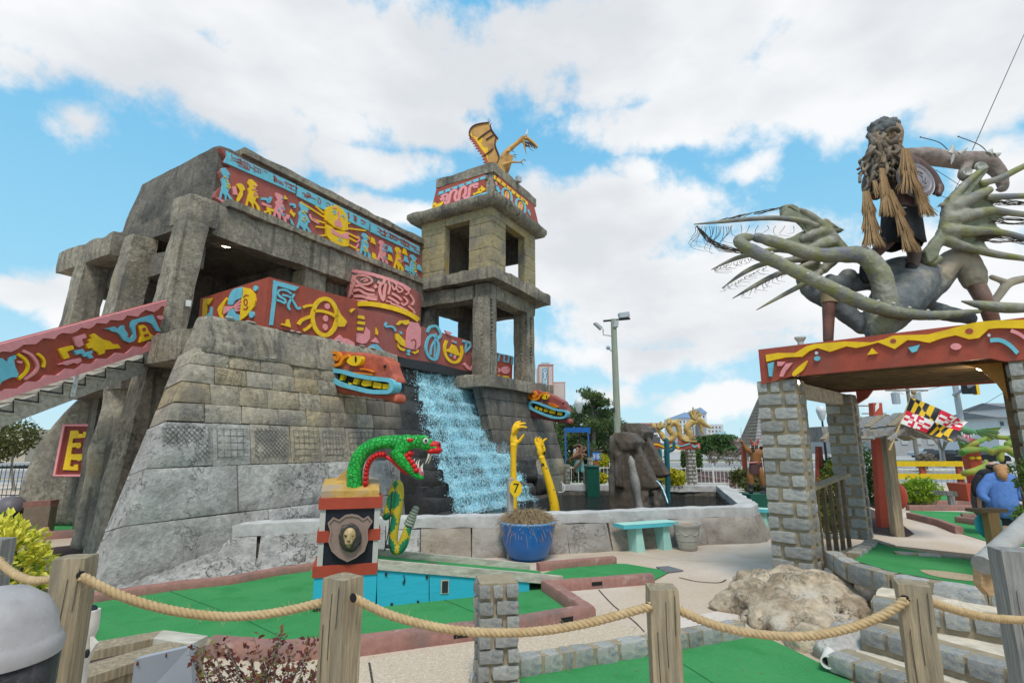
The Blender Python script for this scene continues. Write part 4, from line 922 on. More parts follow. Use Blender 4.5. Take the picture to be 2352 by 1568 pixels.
serpent('bright red serpent head with blue lips jutting from wall left of the waterfall','B',1.55,1.0,0,[(1440,1060)],dict(
    upper=[(1150,850),(1190,800),(1330,800),(1480,825),(1640,850),(1700,900),(1715,960),(1760,1040),(1765,1090),(1500,1040),(1225,985),(1150,990)],
    lower=[(1145,960),(1215,1060),(1300,1110),(1560,1165),(1720,1150),(1765,1180),(1760,1250),(1500,1200),(1200,1155),(1145,1120)],
    back=[(1140,830),(1260,830),(1260,1150),(1140,1120)],
    mouth=[(1225,1000),(1300,1000),(1500,1040),(1740,1075),(1740,1140),(1600,1140),(1350,1105),(1235,1060)],
    teeth=[[(1285,1010),(1320,1015),(1300,1060),(1275,1055)],[(1410,1040),(1455,1050),(1430,1095),(1395,1085)],[(1490,1055),(1565,1060),(1560,1105),(1500,1110),(1470,1095)],[(1590,1070),(1660,1085),(1650,1130),(1580,1120)],[(1672,1090),(1730,1090),(1725,1130),(1670,1132)],[(1350,1075),(1390,1085),(1370,1100)]],
    lip=[(1225,985),(1300,985),(1440,1020),(1600,1045),(1755,1068),(1752,1150),(1640,1160),(1540,1152),(1400,1120),(1290,1090),(1218,1045)],lipw=36,
    scroll=[(1235,860),(1260,885),(1280,860),(1260,830),(1215,830),(1205,880),(1235,930),(1290,920),(1320,870),(1370,850)],scw=26,
    eye=[(1362,905),(1400,860),(1470,855),(1498,870),(1480,925),(1420,938)],pupil=(1448,885,7,26),wrinkles=[[(1475,962),(1540,970),(1595,990)],[(1395,995),(1480,1000),(1585,1012)]],nostril=(1680,938)),REDH,3,1145,.93)
serpent('dull red serpent head with blue lips on wall right of the waterfall','G',9.9,1.0,0,[(1380,560)],dict(
    upper=[(1150,430),(1160,395),(1260,400),(1400,430),(1500,480),(1560,510),(1570,550),(1600,600),(1580,610),(1400,560),(1240,515),(1155,540)],
    lower=[(1150,500),(1245,580),(1330,620),(1450,650),(1590,655),(1615,670),(1610,712),(1450,690),(1300,660),(1165,620)],
    back=[(1145,400),(1230,410),(1230,640),(1150,610)],
    mouth=[(1250,525),(1300,530),(1420,570),(1580,605),(1575,640),(1480,640),(1340,605),(1255,570)],
    teeth=[[(1290,548),(1318,555),(1310,580),(1285,572)],[(1330,560),(1360,570),(1350,595),(1325,585)],[(1375,570),(1412,580),(1405,605),(1370,600)],[(1430,580),(1480,590),(1475,622),(1420,612)],[(1505,600),(1550,612),(1540,635),(1498,628)]],
    lip=[(1250,520),(1300,520),(1400,555),(1500,585),(1590,602),(1575,650),(1480,655),(1400,635),(1310,600),(1245,565)],lipw=20,
    scroll=[(1265,455),(1285,470),(1300,450),(1280,425),(1240,428),(1232,465),(1265,492),(1320,485),(1350,450),(1400,435)],scw=20,
    eye=[(1362,480),(1385,450),(1420,450),(1425,470),(1405,492),(1380,492)],pupil=(1407,470,4,14),wrinkles=[[(1420,527),(1470,540),(1515,562)],[(1425,545),(1470,556),(1500,566)]],nostril=(1555,525)),REDH2,5,1150,.93)
# ------------------------------------------------------------------ moai fountains in the pool
MOAI=mat('moai_dark_stone',(.085,.062,.045),.6,.4,3,.7,8,col2=(.17,.15,.13),s2=1.6,mix2=(.52,.72),streak=((.045,.036,.03),.6),bdist=.03,col3=(.055,.04,.03),s3=1.3)
CHEEK=mat('pale_lit_stone',(.27,.25,.23),.8,.25,12,.7,18,col2=(.22,.2,.19),s2=5,bdist=.03)  # paler stone colour carries the light falling on the cheek
def moai(c,f,h,label,seed,full=True):
    f=Vector((f[0],f[1],0)).normalized();s_=Vector((-f.y,f.x,0));t=thing('moai_statue',label,'statue',c,'moai heads in the pool')
    def p(a,b,z): return c+f*(a*h*.84)+s_*(b*h)+UP*(z*h)
    def hx(mb,lo,hi):                                # two rectangles (a0,a1,half width,z)
        mb.hexa([p(lo[0],-lo[2],lo[3]),p(lo[1],-lo[2],lo[3]),p(lo[1],lo[2],lo[3]),p(lo[0],lo[2],lo[3]),p(hi[0],-hi[2],hi[3]),p(hi[1],-hi[2],hi[3]),p(hi[1],hi[2],hi[3]),p(hi[0],hi[2],hi[3])])
    def fill(mb):
        hx(mb,(-.24,.27,.2,-.05),(-.24,.22,.19,.28));hx(mb,(-.24,.2,.19,.26),(-.22,.1,.2,.62));hx(mb,(-.22,.1,.2,.6),(-.2,.03,.19,.97))
        hx(mb,(-.05,.13,.22,.80),(-.08,.17,.22,.90));hx(mb,(-.1,.17,.22,.89),(-.14,.06,.19,1.0))
        hx(mb,(.0,.40,.10,.40),(.0,.14,.05,.84));hx(mb,(.1,.34,.085,.365),(.1,.41,.1,.41))
        hx(mb,(.05,.27,.13,.295),(.05,.28,.12,.335));hx(mb,(.05,.28,.12,.235),(.05,.27,.13,.285));hx(mb,(.0,.31,.17,.0),(.0,.27,.15,.22))
        for sg in (1,-1):mb.hexa([p(-.12,sg*.19,.38),p(-.02,sg*.19,.38),p(-.02,sg*.25,.4),p(-.12,sg*.25,.4),p(-.12,sg*.19,.78),p(-.04,sg*.19,.78),p(-.04,sg*.235,.76),p(-.12,sg*.235,.76)])
    blob('body',fill,MOAI,t,.03,5, lambda co:.022*fz(co,3,seed))
    return t
cm_=G(1452,1166,.36);cm_=Vector((P(1450,1150,12.9).x,12.9,.2))
FM=(.86,-.5)
m1=moai(cm_,FM,2.08,'nearer wet brown moai head spouting a thin jet of water into the pool',2)
# cheek and jaw strip, its light painted in as paler stone; spout
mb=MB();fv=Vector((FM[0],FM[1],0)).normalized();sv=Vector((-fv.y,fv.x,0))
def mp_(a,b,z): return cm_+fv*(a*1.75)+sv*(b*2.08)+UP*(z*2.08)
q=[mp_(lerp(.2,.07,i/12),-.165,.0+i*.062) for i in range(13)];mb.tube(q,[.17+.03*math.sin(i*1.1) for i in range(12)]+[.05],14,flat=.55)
mb.build('lit_cheek',CHEEK,m1,smooth=180)
m2=moai(Vector((P(1474,1150,15.6).x,15.6,.2)),(.86,-.5),2.4,'farther grey brown moai head half hidden behind the wet one',8)
jm=MB();q=[zz('H',*p) for p in [(1700,630),(1740,640),(1780,690),(1815,770),(1842,850)]]
pts=[P(x,y,12.6-.04*i) for i,(x,y) in enumerate(cr(q,4))];jm.tube(pts,[.014+.004*math.sin(i*2.3) for i in range(len(pts))],6);pts=None
tag(jm.build('water_jet',SPRAY,None,smooth=180,kind='structure'),'thin water jet from the mouth of the moai')
sp=MB();sp.lathe([(.0,0),(.03,0),(.03,.14),(.0,.14)],mp_(.24,-.02,.315),10,ax=(.86,-.5,.1));sp.build('spout',WET,m1)
# ------------------------------------------------------------------ yellow arms reaching out of the water
YARM=mat('yellow_arm_paint',(.80,.46,.012),.5,.14,5,.3,14,col2=(.62,.30,.01),s2=3,mix2=(.55,.75),bdist=.01)
YARM2=mat('mouldy_yellow_arm_paint',(.80,.48,.012),.5,.14,5,.3,14,col2=(.025,.022,.015),s2=5,mix2=(.58,.66),bdist=.01)
def arm(label,Y,fore,fingers,thumb,palm,mm,key='G'):
    k=ZR[key][2]*.91875*Y/FPX*.985
    b=zz(key,*fore[0][:2]);base=P(*b,Y);t=thing('arm_sculpture',label,'sculpture',Vector((base.x,Y,.3)),'yellow arms in the pool')
    def W_(x,y,d): return P(*zz(key,x,y),Y+d*k)
    def fill(mb):
        q=cr([p for p in fore],4);mb.tube([W_(x,y,d) for x,y,d,r in q],[r*k for *_,r in q],14)
        for (x,y,d,rx,ry,rd) in palm:mb.ell(W_(x,y,d),(rx*k,rd*k,ry*k),14,10)
        for fg in fingers+[thumb]:
            q=cr(fg,4);mb.tube([W_(x,y,d) for x,y,d,r in q],[r*k for *_,r in q],10)
            x,y,d,r=fg[-1];mb.ell(W_(x,y,d),r*k,8,6)
    blob('arm',fill,mm,t,.0125,3)
    for fg in fingers+[thumb]:
        (x0,y0,d0,r0),(x,y,d,r)=fg[-2],fg[-1];nb=MB();nb.ell(W_(x+(x-x0)*.2,y+(y-y0)*.2,d-r*.6),(r*k*.7,r*k*.55,r*k*.8),7,5);nb.build('fingernail',mm,t,smooth=180)
    return t
arm('straight yellow arm with fingers curled rightward rising beside the waterfall',11.6,
    [(1086,1640,0,32),(1085,1450,0,31),(1083,1200,0,29),(1082,1050,0,27),(1083,950,0,29),(1086,890,0,34)],
    [[(1075,800,18,15),(1082,745,24,14),(1105,705,30,13),(1135,692,34,11)],[(1092,790,4,15),(1110,738,6,14),(1140,712,8,13),(1178,706,10,11)],[(1100,795,-10,15),(1122,752,-14,14),(1152,737,-18,13),(1190,741,-20,11)],[(1080,795,-20,14),(1100,765,-30,13),(1125,745,-40,11),(1150,738,-44,9)]],
    [(1112,880,-10,18),(1135,862,-18,15),(1155,835,-24,13),(1170,812,-28,11)],[(1084,850,0,33,62,20),(1096,875,-6,28,30,20)],YARM)
arm('leaning yellow arm blackened with mould with spread fingers near the temple corner',12.4,
    [(1462,1640,0,44),(1448,1450,0,42),(1415,1290,0,37),(1375,1150,0,32),(1345,1050,0,27),(1330,1000,0,29)],
    [[(1300,930,0,14),(1285,890,2,13),(1277,860,4,11),(1284,836,6,10)],[(1315,915,6,14),(1310,875,10,13),(1306,850,12,12),(1312,834,14,10)],[(1340,930,-6,14),(1338,890,-10,13),(1348,862,-14,12),(1370,846,-16,10)],[(1330,920,16,13),(1326,885,22,12),(1326,860,26,11),(1330,845,28,9)]],
    [(1350,975,-14,16),(1356,940,-22,14),(1352,915,-26,12),(1350,900,-28,10)],[(1326,955,0,36,48,20),(1335,985,0,30,30,20)],YARM2)
# ------------------------------------------------------------------ bucket, numbered post, bench, pot
BLUEG=mat('blue_glaze',(.012,.13,.42),.35,.12,3,.15,8,spec=.5,col2=(.02,.17,.48),s2=2)
bc=G(1212,1283);bk=thing('bucket_planter','big blue tub planter filled with dry straw by the pool wall','planter',bc)
mb=MB();mb.lathe([(0,0),(.27,0),(.36,.08),(.43,.25),(.475,.45),(.50,.60),(.505,.635),(.48,.645),(.455,.62),(.43,.5),(0,.5)],bc,40);mb.build('tub',BLUEG,bk,smooth=50)
mb=MB();mb.lathe([(.503,.615),(.512,.632),(.495,.652),(.462,.645),(.462,.62)],bc,40,caps=False);mb.build('rim',mat('pale_blue_rim',(.12,.28,.5),.5,.1,8,.1),bk,smooth=60)
hm=MB();r=random.Random(5)
HAY=mat('dry_straw',(.30,.215,.125),.9,.35,9,.2,col2=(.20,.14,.08),s2=5)
for i in range(1500):
    a=r.uniform(0,2*math.pi);rr_=.43*math.sqrt(r.random());h=.22*(1-(rr_/.45)**2)+.57
    p=bc+Vector((math.cos(a)*rr_,math.sin(a)*rr_,h));d=Vector((math.cos(a+r.uniform(-.8,.8)),math.sin(a+r.uniform(-.8,.8)),r.uniform(-.25,.5))).normalized()
    l=r.uniform(.07,.2);q=p+d*l;hang=0
    if r.random()<.25 and rr_>.3:q.z-=r.uniform(.08,.3)
    m_=(p+q)/2+Vector((0,0,.04));w=.003
    for A,B in ((p,m_),(m_,q)):
        e=(B-A).cross(Vector((r.uniform(-1,1),-1,.3))).normalized()*w;hm.add([A-e,A+e,B+e,B-e],[(0,1,2,3)])
mb=MB();mb.ell(bc+UP*.57,(.44,.44,.16),20,10);mb.build('straw_mound',HAY,bk,smooth=180)
tag(hm.build('straw',HAY,bk,recalc=False),kind='stuff')
pp=G(1174,1290);pp=Vector((P(1172,1150,10.0).x,9.95,0));ps=thing('hole_marker','weathered grey post carrying a yellow octagon with black 7','sign',pp)
mb=MB();mb.cbox(pp,.1,.1,1.32,R(20));
zt=P(1172,1097,9.95).z;mb=MB();mb.cbox(pp,.095,.095,zt-.03,R(18));mb.cbox(pp+UP*(zt-.03),.105,.105,.03,R(18));mb.build('post',mat('pale_grey_post',(.42,.40,.38),.85,.15,3,.3,stretch=(8,8,.6)),ps)
oc=P(1184,1121,9.85);an=R(14);ox=Vector((math.cos(an),math.sin(an),0));on=Vector((math.sin(an),-math.cos(an),0))
mb=MB();mb.prism([oc+ox*(.118*math.cos(R(22.5+45*i)))+UP*(.15*math.sin(R(22.5+45*i))) for i in range(8)],on*.04);mb.build('octagon_plate',YEL,ps)
def text(s,c,ex,ey,h,m,parent,name='lettering',th=.004):
    cu=bpy.data.curves.new(name,'FONT');cu.body=s;cu.size=h;cu.align_x='CENTER';cu.align_y='CENTER';cu.extrude=th/2
    o=bpy.data.objects.new(name,cu);C.objects.link(o);dg=bpy.context.evaluated_depsgraph_get();me=bpy.data.meshes.new_from_object(o.evaluated_get(dg));bpy.data.objects.remove(o);bpy.data.curves.remove(cu)
    ex=Vector(ex).normalized();ey=Vector(ey).normalized();ez=ex.cross(ey);root=parent
    while root.parent is not None:root=root.parent
    M_=Matrix((ex,ey,ez)).transposed();off=Vector(root.location)
    for v in me.vertices:v.co=M_@v.co+Vector(c)-off
    me.name=name;me.materials.clear();me.materials.append(m);o=bpy.data.objects.new(name,me);C.objects.link(o);o.parent=parent; return o
text('7',oc+on*.043,ox,UP,.23,BLACK,ps)
AQ,AQ2=mat('pale_aqua_paint',(.36,.62,.54),.6,.08,6,.12),mat('turquoise_paint',(.10,.50,.56),.55,.08,6,.12)
ba_,bb_=G(*zz('H',1600,1332)),G(*zz('H',1865,1308))
bd=(bb_-ba_);bd.z=0;bd.normalize();bn_=Vector((-bd.y,bd.x,0))
bench=thing('bench','turquoise bench with pale aqua slab legs beside the clay pot','bench',ba_+bd*.3,'turquoise benches')
zs=.46
s0=G(*zz('H',1378,1052),zs);s1=G(*zz('H',1985,1055),zs)
mb=MB();L_=1.28;o_=ba_-bd*.45-bn_*.06;mb.rock((L_,.38,.07), lambda p:o_+bd*p.x+bn_*p.y+UP*(zs-.02+p.z),.3,.012,.0);mb.build('seat',AQ2,bench,smooth=40)
mb=MB();mb.bar(o_+UP*(zs+.051)+bd*.012+bn_*.012,bd*(L_-.024),bn_*.356,UP*.004);mb.build('seat_top',AQ,bench)
for q in (ba_-bd*.0,bb_+bd*.0):
    mb=MB();e=.04
    mb.hexa([q-bd*.15,q+bd*.05,q+bd*.05+bn_*.34,q-bd*.15+bn_*.34,q-bd*.12+UP*zs+bn_*.02,q+bd*.0+UP*zs+bn_*.02,q+bd*.0+bn_*.3+UP*zs,q-bd*.12+bn_*.3+UP*zs]);mb.build('leg',AQ,bench)
b2=copy_thing(bench,Vector((P(1778,1200,12.6).x+.2,12.7,0)),'turquoise bench mostly hidden behind the front gate pillar',rz=R(-50));b2['category']='bench'
pc_=G(1580,1262);pot=thing('clay_pot','cream clay flowerpot with moulded swags beside turquoise bench','flowerpot',pc_)
CLAY=mat('cream_clay',(.46,.42,.36),.85,.12,8,.3,25,bdist=.006)
mb=MB();mb.lathe([(0,0),(.15,0),(.17,.02),(.185,.09),(.178,.1),(.19,.11),(.2,.16),(.194,.17),(.21,.18),(.235,.36),(.245,.42),(.26,.44),(.272,.47),(.268,.5),(.24,.5),(.22,.44),(0,.42)],pc_,32);mb.build('pot',CLAY,pot,smooth=35)
for i in range(8):
    a0=2*math.pi*i/8;q=[pc_+Vector((math.cos(a0+t)*(.225+.0*t),math.sin(a0+t)*.225,.345-.05*math.sin(t/.78*math.pi))) for t in [k*.098 for k in range(9)]]
    mb=MB();mb.tube(q,.014,5);mb.build('swag',CLAY,pot,smooth=60)
mb=MB();mb.lathe([(0,.455),(.225,.455),(.22,.44),(0,.44)],pc_,20);mb.build('soil',mat('orange_soil',(.32,.17,.08),.9,.3,14,.4),pot)
# ------------------------------------------------------------------ greens, kerbs, paving details
def sheet(name,px,z,m,label,smooth=True,n=3,th=None):
    q=[G(x,y,z) for x,y in (cr(px,n,True) if smooth else px)]
    mb=MB();mb.add(q,[tuple(range(len(q)))])
    return tag(mb.build(name,m,None,recalc=False,kind='structure'),label)
def kerb(pts,w,h,m,label,z0=0.0,group='brick red kerbs round the greens',wob=.006,chip=True,name='kerb'):
    pts=[Vector((p[0],p[1],0)) for p in pts];q=[]
    for a,b in zip(pts,pts[1:]):
        n=max(1,int((b-a).length/.12))
        for i in range(n):q.append(a.lerp(b,i/n))
    q.append(pts[-1]);vs=[];sec=[(-.5,0),(-.5,.8),(-.4,1),(.4,1),(.5,.8),(.5,0)]
    for i,p in enumerate(q):
        a,b=q[max(i-1,0)],q[min(i+1,len(q)-1)];t=(b-a).normalized();nn=Vector((-t.y,t.x,0))
        t1=(p-a);t2=(b-p);k=1.0
        if t1.length>1e-6 and t2.length>1e-6:
            c=max(.5,t1.normalized().dot(t2.normalized()));k=1/math.sqrt((1+c)/2)
        for x,z in sec:
            d=wob*nz((p.x+x,p.y,z),5);vs.append(p+nn*(x*w*k+d)+UP*(z0+z*h+(d if z>0 else 0)))
    mb=MB();s=len(sec);mb.add(vs,[(i*s+k,i*s+k+1,(i+1)*s+k+1,(i+1)*s+k) for i in range(len(q)-1) for k in range(s-1)]+[tuple(reversed(range(s))),tuple(range((len(q)-1)*s,len(q)*s))])
    o=mb.build(name,m,None,smooth=40); return tag(o,label,'kerb',group)
main_px=[(20,1450),(60,1422),(140,1396),(250,1378),(391,1357),(531,1342),(650,1319),(740,1305),(860,1290),(960,1300),(1250,1340),(1340,1400),(1360,1412),(1150,1436),(820,1478),(640,1492),(470,1485),(200,1570),(0,1640)]
sheet('large_green',main_px,.012,TURF,'bright green felt of the large left putting green',smooth=False)
sheet('ramp_green',[(1225,1322),(1290,1303),(1330,1298),(1400,1293),(1440,1294),(1540,1311),(1500,1333),(1400,1340),(1270,1350),(1240,1340)],.016,TURF,'small green tongue of felt at the foot of the ramp',smooth=False)
sheet('near_green',[(1190,1640),(1195,1535),(1300,1512),(1480,1482),(1640,1462),(1720,1452),(1760,1462),(1840,1500),(1930,1545),(2050,1640)],.012,TURF,'green felt of the nearest putting green at the bottom edge',smooth=False)
# wall-foot kerb
def gp(px,z=0): return [G(x,y,z) for x,y in px]
kerb(gp([(40,1425),(130,1397),(222,1381),(391,1356),(531,1341),(635,1321),(718,1309),(765,1303)]),.16,.11,KERB,'long curved brick red kerb along the foot of the temple wall')
KN=kerb(gp([(1256,1357),(1350,1422),(1180,1452),(1010,1474),(820,1500),(640,1514),(480,1500)]),.17,.15,KERB,'brick red kerb with drain slots round the near corner of the large green')
KS=kerb(gp([(1262,1357),(1400,1346),(1498,1338)]),.15,.13,KERB,'short brick red kerb in front of the small ramp green')
kerb(gp([(1236,1310),(1330,1301),(1412,1294)]),.14,.12,KERB,'short brick red kerb behind the small ramp green')
ds=thing('drain_cover','dark grey slate plate at the tip of the small ramp green','plate',G(1535,1312))
mb=MB();mb.prism(gp([(1507,1303),(1535,1301),(1570,1311),(1530,1316)],.006),UP*.015);mb.build('plate',mat('dark_slate',(.14,.14,.15),.7,.2,8,.3),ds)
# drain slots: dark openings in the near kerbs
for a,b,t,k in (((1350,1422),(1180,1452),.35,KN),((1180,1452),(1010,1474),.75,KN),((1262,1357),(1400,1346),.75,KS)):
    a,b=G(*a),G(*b);p=a.lerp(b,t);d=(b-a).normalized();d=d if d.x>0 else -d;n=Vector((d.y,-d.x,0));w=.085 if k is KN else .075
    mb=MB();mb.bar(p+n*(w-.012)-d*.08+UP*.045,d*.16,n*.016,UP*.05);mb.build('drain_slot',BLACK,k)
# near ground strip: pebbled concrete, lighter patch, expansion joints
sheet('pebbled_path',[(480,1506),(820,1512),(1010,1486),(1180,1464),(1370,1430),(1500,1440),(1440,1490),(1300,1520),(1190,1545),(1100,1700),(560,1700)],.004,PAVE2,'pebbled tan concrete path in the foreground',smooth=False)
sheet('pale_path',[(1560,1420),(1700,1392),(1690,1440),(1480,1470)],.006,mat('pale_concrete',(.60,.52,.45),.9,.1,20,.3,60,bdist=.005),'paler concrete strip beside the boulder',smooth=False)
def crack(px,w,z,label):
    mb=MB();q=gp(cr(px,4),z)
    for a,b in zip(q,q[1:]):
        e=(b-a).cross(UP).normalized()*w;mb.add([a-e,a+e,b+e,b-e],[(0,1,2,3)])
    return tag(mb.build('pavement_crack',MATS['dark_joint'],None,recalc=False,kind='structure'),label)
crack([(1375,1353),(1410,1390),(1455,1424),(1480,1450)],.008,.007,'dark joint crossing the tan paving near the kerb')
crack([(1700,1358),(1755,1382),(1800,1395)],.004,.007,'hairline crack in the tan paving')
crack([(1560,1325),(1600,1334),(1650,1337),(1668,1330)],.012,.007,'curved joint of a round cover in the paving')
crack([(1270,1290),(1400,1270),(1540,1285),(1760,1290)],.003,.006,'hairline crack across the paving by the bench')
crack([(848,1520),(856,1568)],.01,.008,'mossy joint at the bottom of the pebbled path')
SEAM=mat('turf_seam',(.022,.13,.04),.95,.2,9,.2)
for px in ([(391,1357),(560,1420),(700,1488)],[(1010,1372),(1090,1405),(1130,1440)],[(1500,1480),(1640,1568)]):
    mb=MB();q=gp(px,.0165)
    for a,b in zip(q,q[1:]):e=(b-a).cross(UP).normalized()*.004;mb.add([a-e,a+e,b+e,b-e],[(0,1,2,3)])
    tag(mb.build('turf_seam',SEAM,None,recalc=False,kind='structure'),'glued seam in the green felt')
# rubble at the foot of the wall
rb=MB()
def rub(p):
    x,y=p.x,p.y;kq_=[(225,1378),(391,1353),(531,1338),(635,1318),(725,1305)];f_=x*3.999;i_=int(f_);f_-=i_
    a=G(lerp(kq_[i_][0],kq_[i_+1][0],f_),lerp(kq_[i_][1],kq_[i_+1][1],f_));b=T(lerp(-2.7,1.2,x),-1.02,0);q=a.lerp(b,y)
    h=.34*y*y*math.sin(math.pi*min(1,x*.9+.08))**.6+.10*abs(fz(Vector((x*9,y*4,0)),1.4,9));q.z=max(-.02,h*min(1,y*4)); return q
n1,n2=140,44;rb.add([rub(Vector((i/n1,j/n2,0))) for j in range(n2+1) for i in range(n1+1)],[(j*(n1+1)+i,j*(n1+1)+i+1,(j+1)*(n1+1)+i+1,(j+1)*(n1+1)+i) for j in range(n2) for i in range(n1)])
rb.build('rock_apron',WALLG,temple,smooth=60,recalc=False)
# ------------------------------------------------------------------ chest and ramp obstacle
ca,cb2=G(716,1409),G(862,1397)
ex=cb2-ca;CW=ex.length;ex.normalize();ey=Vector((-ex.y,ex.x,0));plC=(ca,-ey)
CYAN=mat('sky_blue_board',(.035,.42,.56),.55,.07,5,.3,12,stretch=(1,1,10),bdist=.004,col2=(.03,.37,.50),s2=2)
ramp=thing('ramp_obstacle','sky blue wooden ramp obstacle with treasure chest front and weathered side rails','obstacle',ca+ex*.5)
def zc(y,x=790): return onp(x,y,plC).z
def cbx(name,x0,x1,y0,y1,z0,z1,m):mb=MB();mb.bar(ca+ex*x0+ey*y0+UP*z0,ex*(x1-x0),ey*(y1-y0),UP*(z1-z0)); return mb.build(name,m,ramp)
zA,zB,zC,zD,zE,zF,zG=zc(1322),zc(1296),zc(1243),zc(1217),zc(1168),zc(1142),zc(1128)
cbx('base_board',0,CW,0,.66,.06,zA,CYAN);cbx('foot',.03,.12,.03,.2,0,.06,WOODB);cbx('foot',CW-.2,CW-.1,.03,.2,0,.06,WOODB)
cbx('chest_body',.02,CW-.0,.0+.015,.64,zA,zE+.01,DKBLUE)
cbx('corner_strip',.02,.085,.003,.5,zA+.1,zE,mat('grey_paint',(.46,.44,.40),.6,.08,8,.1));cbx('corner_strip',CW-.065,CW,.003,.5,zA+.1,zE,MATS['grey_paint'])
cbx('lower_band',-.025,CW+.0,-.015,.66,zA,zB,mat('brick_red_paint',(.36,.055,.028),.6,.1,5,.2));cbx('middle_band',-.0,CW+.02,-.012,.655,zC,zD,MATS['brick_red_paint']);cbx('lid_band',-.005,CW+.03,-.02,.66,zE,zF,MATS['brick_red_paint'])
GLD=mat('chipped_gold_lid',(.50,.30,.075),.6,.3,6,.6,12,col2=(.38,.28,.19),s2=3,mix2=(.5,.6),bdist=.02)
mb=MB();mb.rock((CW+.0,.62,zG-zF+.02), lambda p:ca+ex*(.01+p.x*.98)+ey*(.0+p.y)+UP*(zF-.01+p.z+.12*min(1,p.y/.5)),.08,.02,.015,4,3);mb.build('lid_top',GLD,ramp,smooth=50)
q=[zz('F',*p) for p in [(268,530),(330,430),(390,380),(430,400),(430,560)]]
mb=MB();plc2=(ca+ey*.4,-ey);w=[onp(x,y,plc2) for x,y in q];mb.prism(w,ey*.25);mb.build('lid_hump',GLD,ramp)
g=Glyphs('F',plC,ramp,.035)
shp=[(245,785),(285,742),(330,762),(380,725),(430,718),(480,728),(520,755),(555,732),(588,770),(550,830),(552,920),(525,1000),(460,1050),(395,1082),(330,1050),(275,1000),(250,930),(265,850)]
mb=MB();outline(mb,zl('F',shp),plC,.045,.0);pq=mb.build('shield_plaque',mat('taupe_paint',(.27,.185,.15),.5,.1,8,.2),ramp)
mb=MB();ribbon(mb,zl('F',[(cx+(410-cx)*.04,cy+(890-cy)*.04) for cx,cy in shp]),4,plC,.06,-.04,closed=True,n=1);mb.build('plaque_edge',MATS['taupe_paint'],ramp)
BRZ=mat('dark_bronze',(.035,.03,.027),.4,.5,10,.6,20,bdist=.012,spec=.5,col2=(.10,.075,.045),s2=9,mix2=(.55,.7));LION=mat('tan_gold',(.42,.29,.13),.4,.25,9,.3,spec=.5)
def lf(x,y,d=0): return onp(*zz('F',x,y),(ca-ey*d,-ey))
kf=ZR['F'][2]*.91875*6.9/FPX
def fillm(mb):
    mb.ell(lf(415,900,.05),(78*kf,.05,100*kf),16,10)
    for i in range(26):
        a=2*math.pi*i/26+.1;rx,ry=84+6*math.sin(i*2.1),108+8*math.sin(i*1.7);mb.tube([lf(415+math.cos(a)*50,890+math.sin(a)*60,.08),lf(415+math.cos(a)*rx*.9,900+math.sin(a)*ry*.9,.085),lf(415+math.cos(a+.15)*rx,900+math.sin(a+.15)*ry,.055)],[.03,.024,.008],7)
blob('lion_mane',fillm,BRZ,pq,.011,2)
def filll(mb):
    mb.ell(lf(410,885,.095),(48*kf,.05,58*kf),14,10);mb.ell(lf(405,935,.125),(30*kf,.05,30*kf),12,8);mb.ell(lf(404,925,.155),(15*kf,.018,9*kf),8,6)
    mb.tube([lf(408,865,.13),lf(405,920,.155)],[.022,.022],8)
    for sx in (-1,1):mb.ell(lf(408+sx*24,876,.13),(17*kf,.018,7*kf),8,6);mb.ell(lf(405+sx*14,945,.14),(15*kf,.03,13*kf),8,6)
    mb.ell(lf(405,965,.115),(18*kf,.03,16*kf),8,6)
lf_=blob('lion_face',filll,LION,pq,.009,2)
for sx in (-1,1):
    mb=MB();mb.ell(lf(408+sx*24,888,.137),(11*kf,.012,5*kf),7,5);mb.build('eye',BLACK,pq,smooth=180)
mb=MB();mb.ell(lf(404,930,.168),(13*kf,.01,7*kf),7,5);mb.build('nose',BRZ,pq,smooth=180)
mb=MB();ribbon(mb,zl('F',[(385,955),(404,950),(424,955)]),2,(ca-ey*.155,-ey),.01,.01);mb.build('mouth_line',BRZ,pq)
# ramp: side panel, felt deck, two sloping rails
ra,rbp=G(866,1396),G(1216,1359);rd=(rbp-ra);RL=rd.length;rd.normalize();rn=Vector((-rd.y,rd.x,0));plR_=(ra,-rn)
def rz(x,y): return onp(x,y,plR_)
mb=MB();mb.prism([rz(866,1305)+rn*.004,rz(866,1396)+rn*.004,rz(985,1383)+rn*.004,rz(985,1315)+rn*.004],rn*.03);sp_panel=mb.build('side_board',CYAN,ramp)
mb=MB();mb.prism([rz(987,1315)+rn*.004,rz(987,1383)+rn*.004,rz(1216,1359)+rn*.004,rz(1216,1330)+rn*.004],rn*.03);mb.build('side_board',CYAN,ramp)
mb=MB();outline(mb,zl('F',[(1113,1225),(1175,1222),(1172,1330),(1112,1332)]),plR_,.008,.0);mb.build('opening_frame',WOODH,ramp);mb=MB();outline(mb,zl('F',[(1122,1235),(1168,1232),(1166,1322),(1120,1324)]),plR_,.012,.0);mb.build('opening',DARKM,ramp)
for x,y in ((692,1182),(1006,1203),(735,1415),(937,1397)):
    mb=MB();c=onp(*zz('F',x,y),plR_);mb.cbox(c-rn*.006-UP*.02,.03,.01,.04);mb.build('hinge',DARKM,ramp)
mb=MB();ribbon(mb,zl('F',[(825,1185),(835,1215),(820,1250),(832,1255),(838,1220),(828,1195)]),1.2,plR_,.01,0);mb.build('hook',DARKM,ramp)
RW=.78
A0,A1=rz(868,1284),rz(1292,1322);dirv=(A1-A0)
hh=rz(868,1284).z-rz(868,1307).z
for nm,off_,ext in (('near_rail',0,1.0),('far_rail',RW,.93)):
    o_=A0+rn*off_-rn*.02;mb=MB();mb.bar(o_-UP*hh,dirv*ext,rn*.05,UP*hh);mb.build(nm,WOODH,ramp)
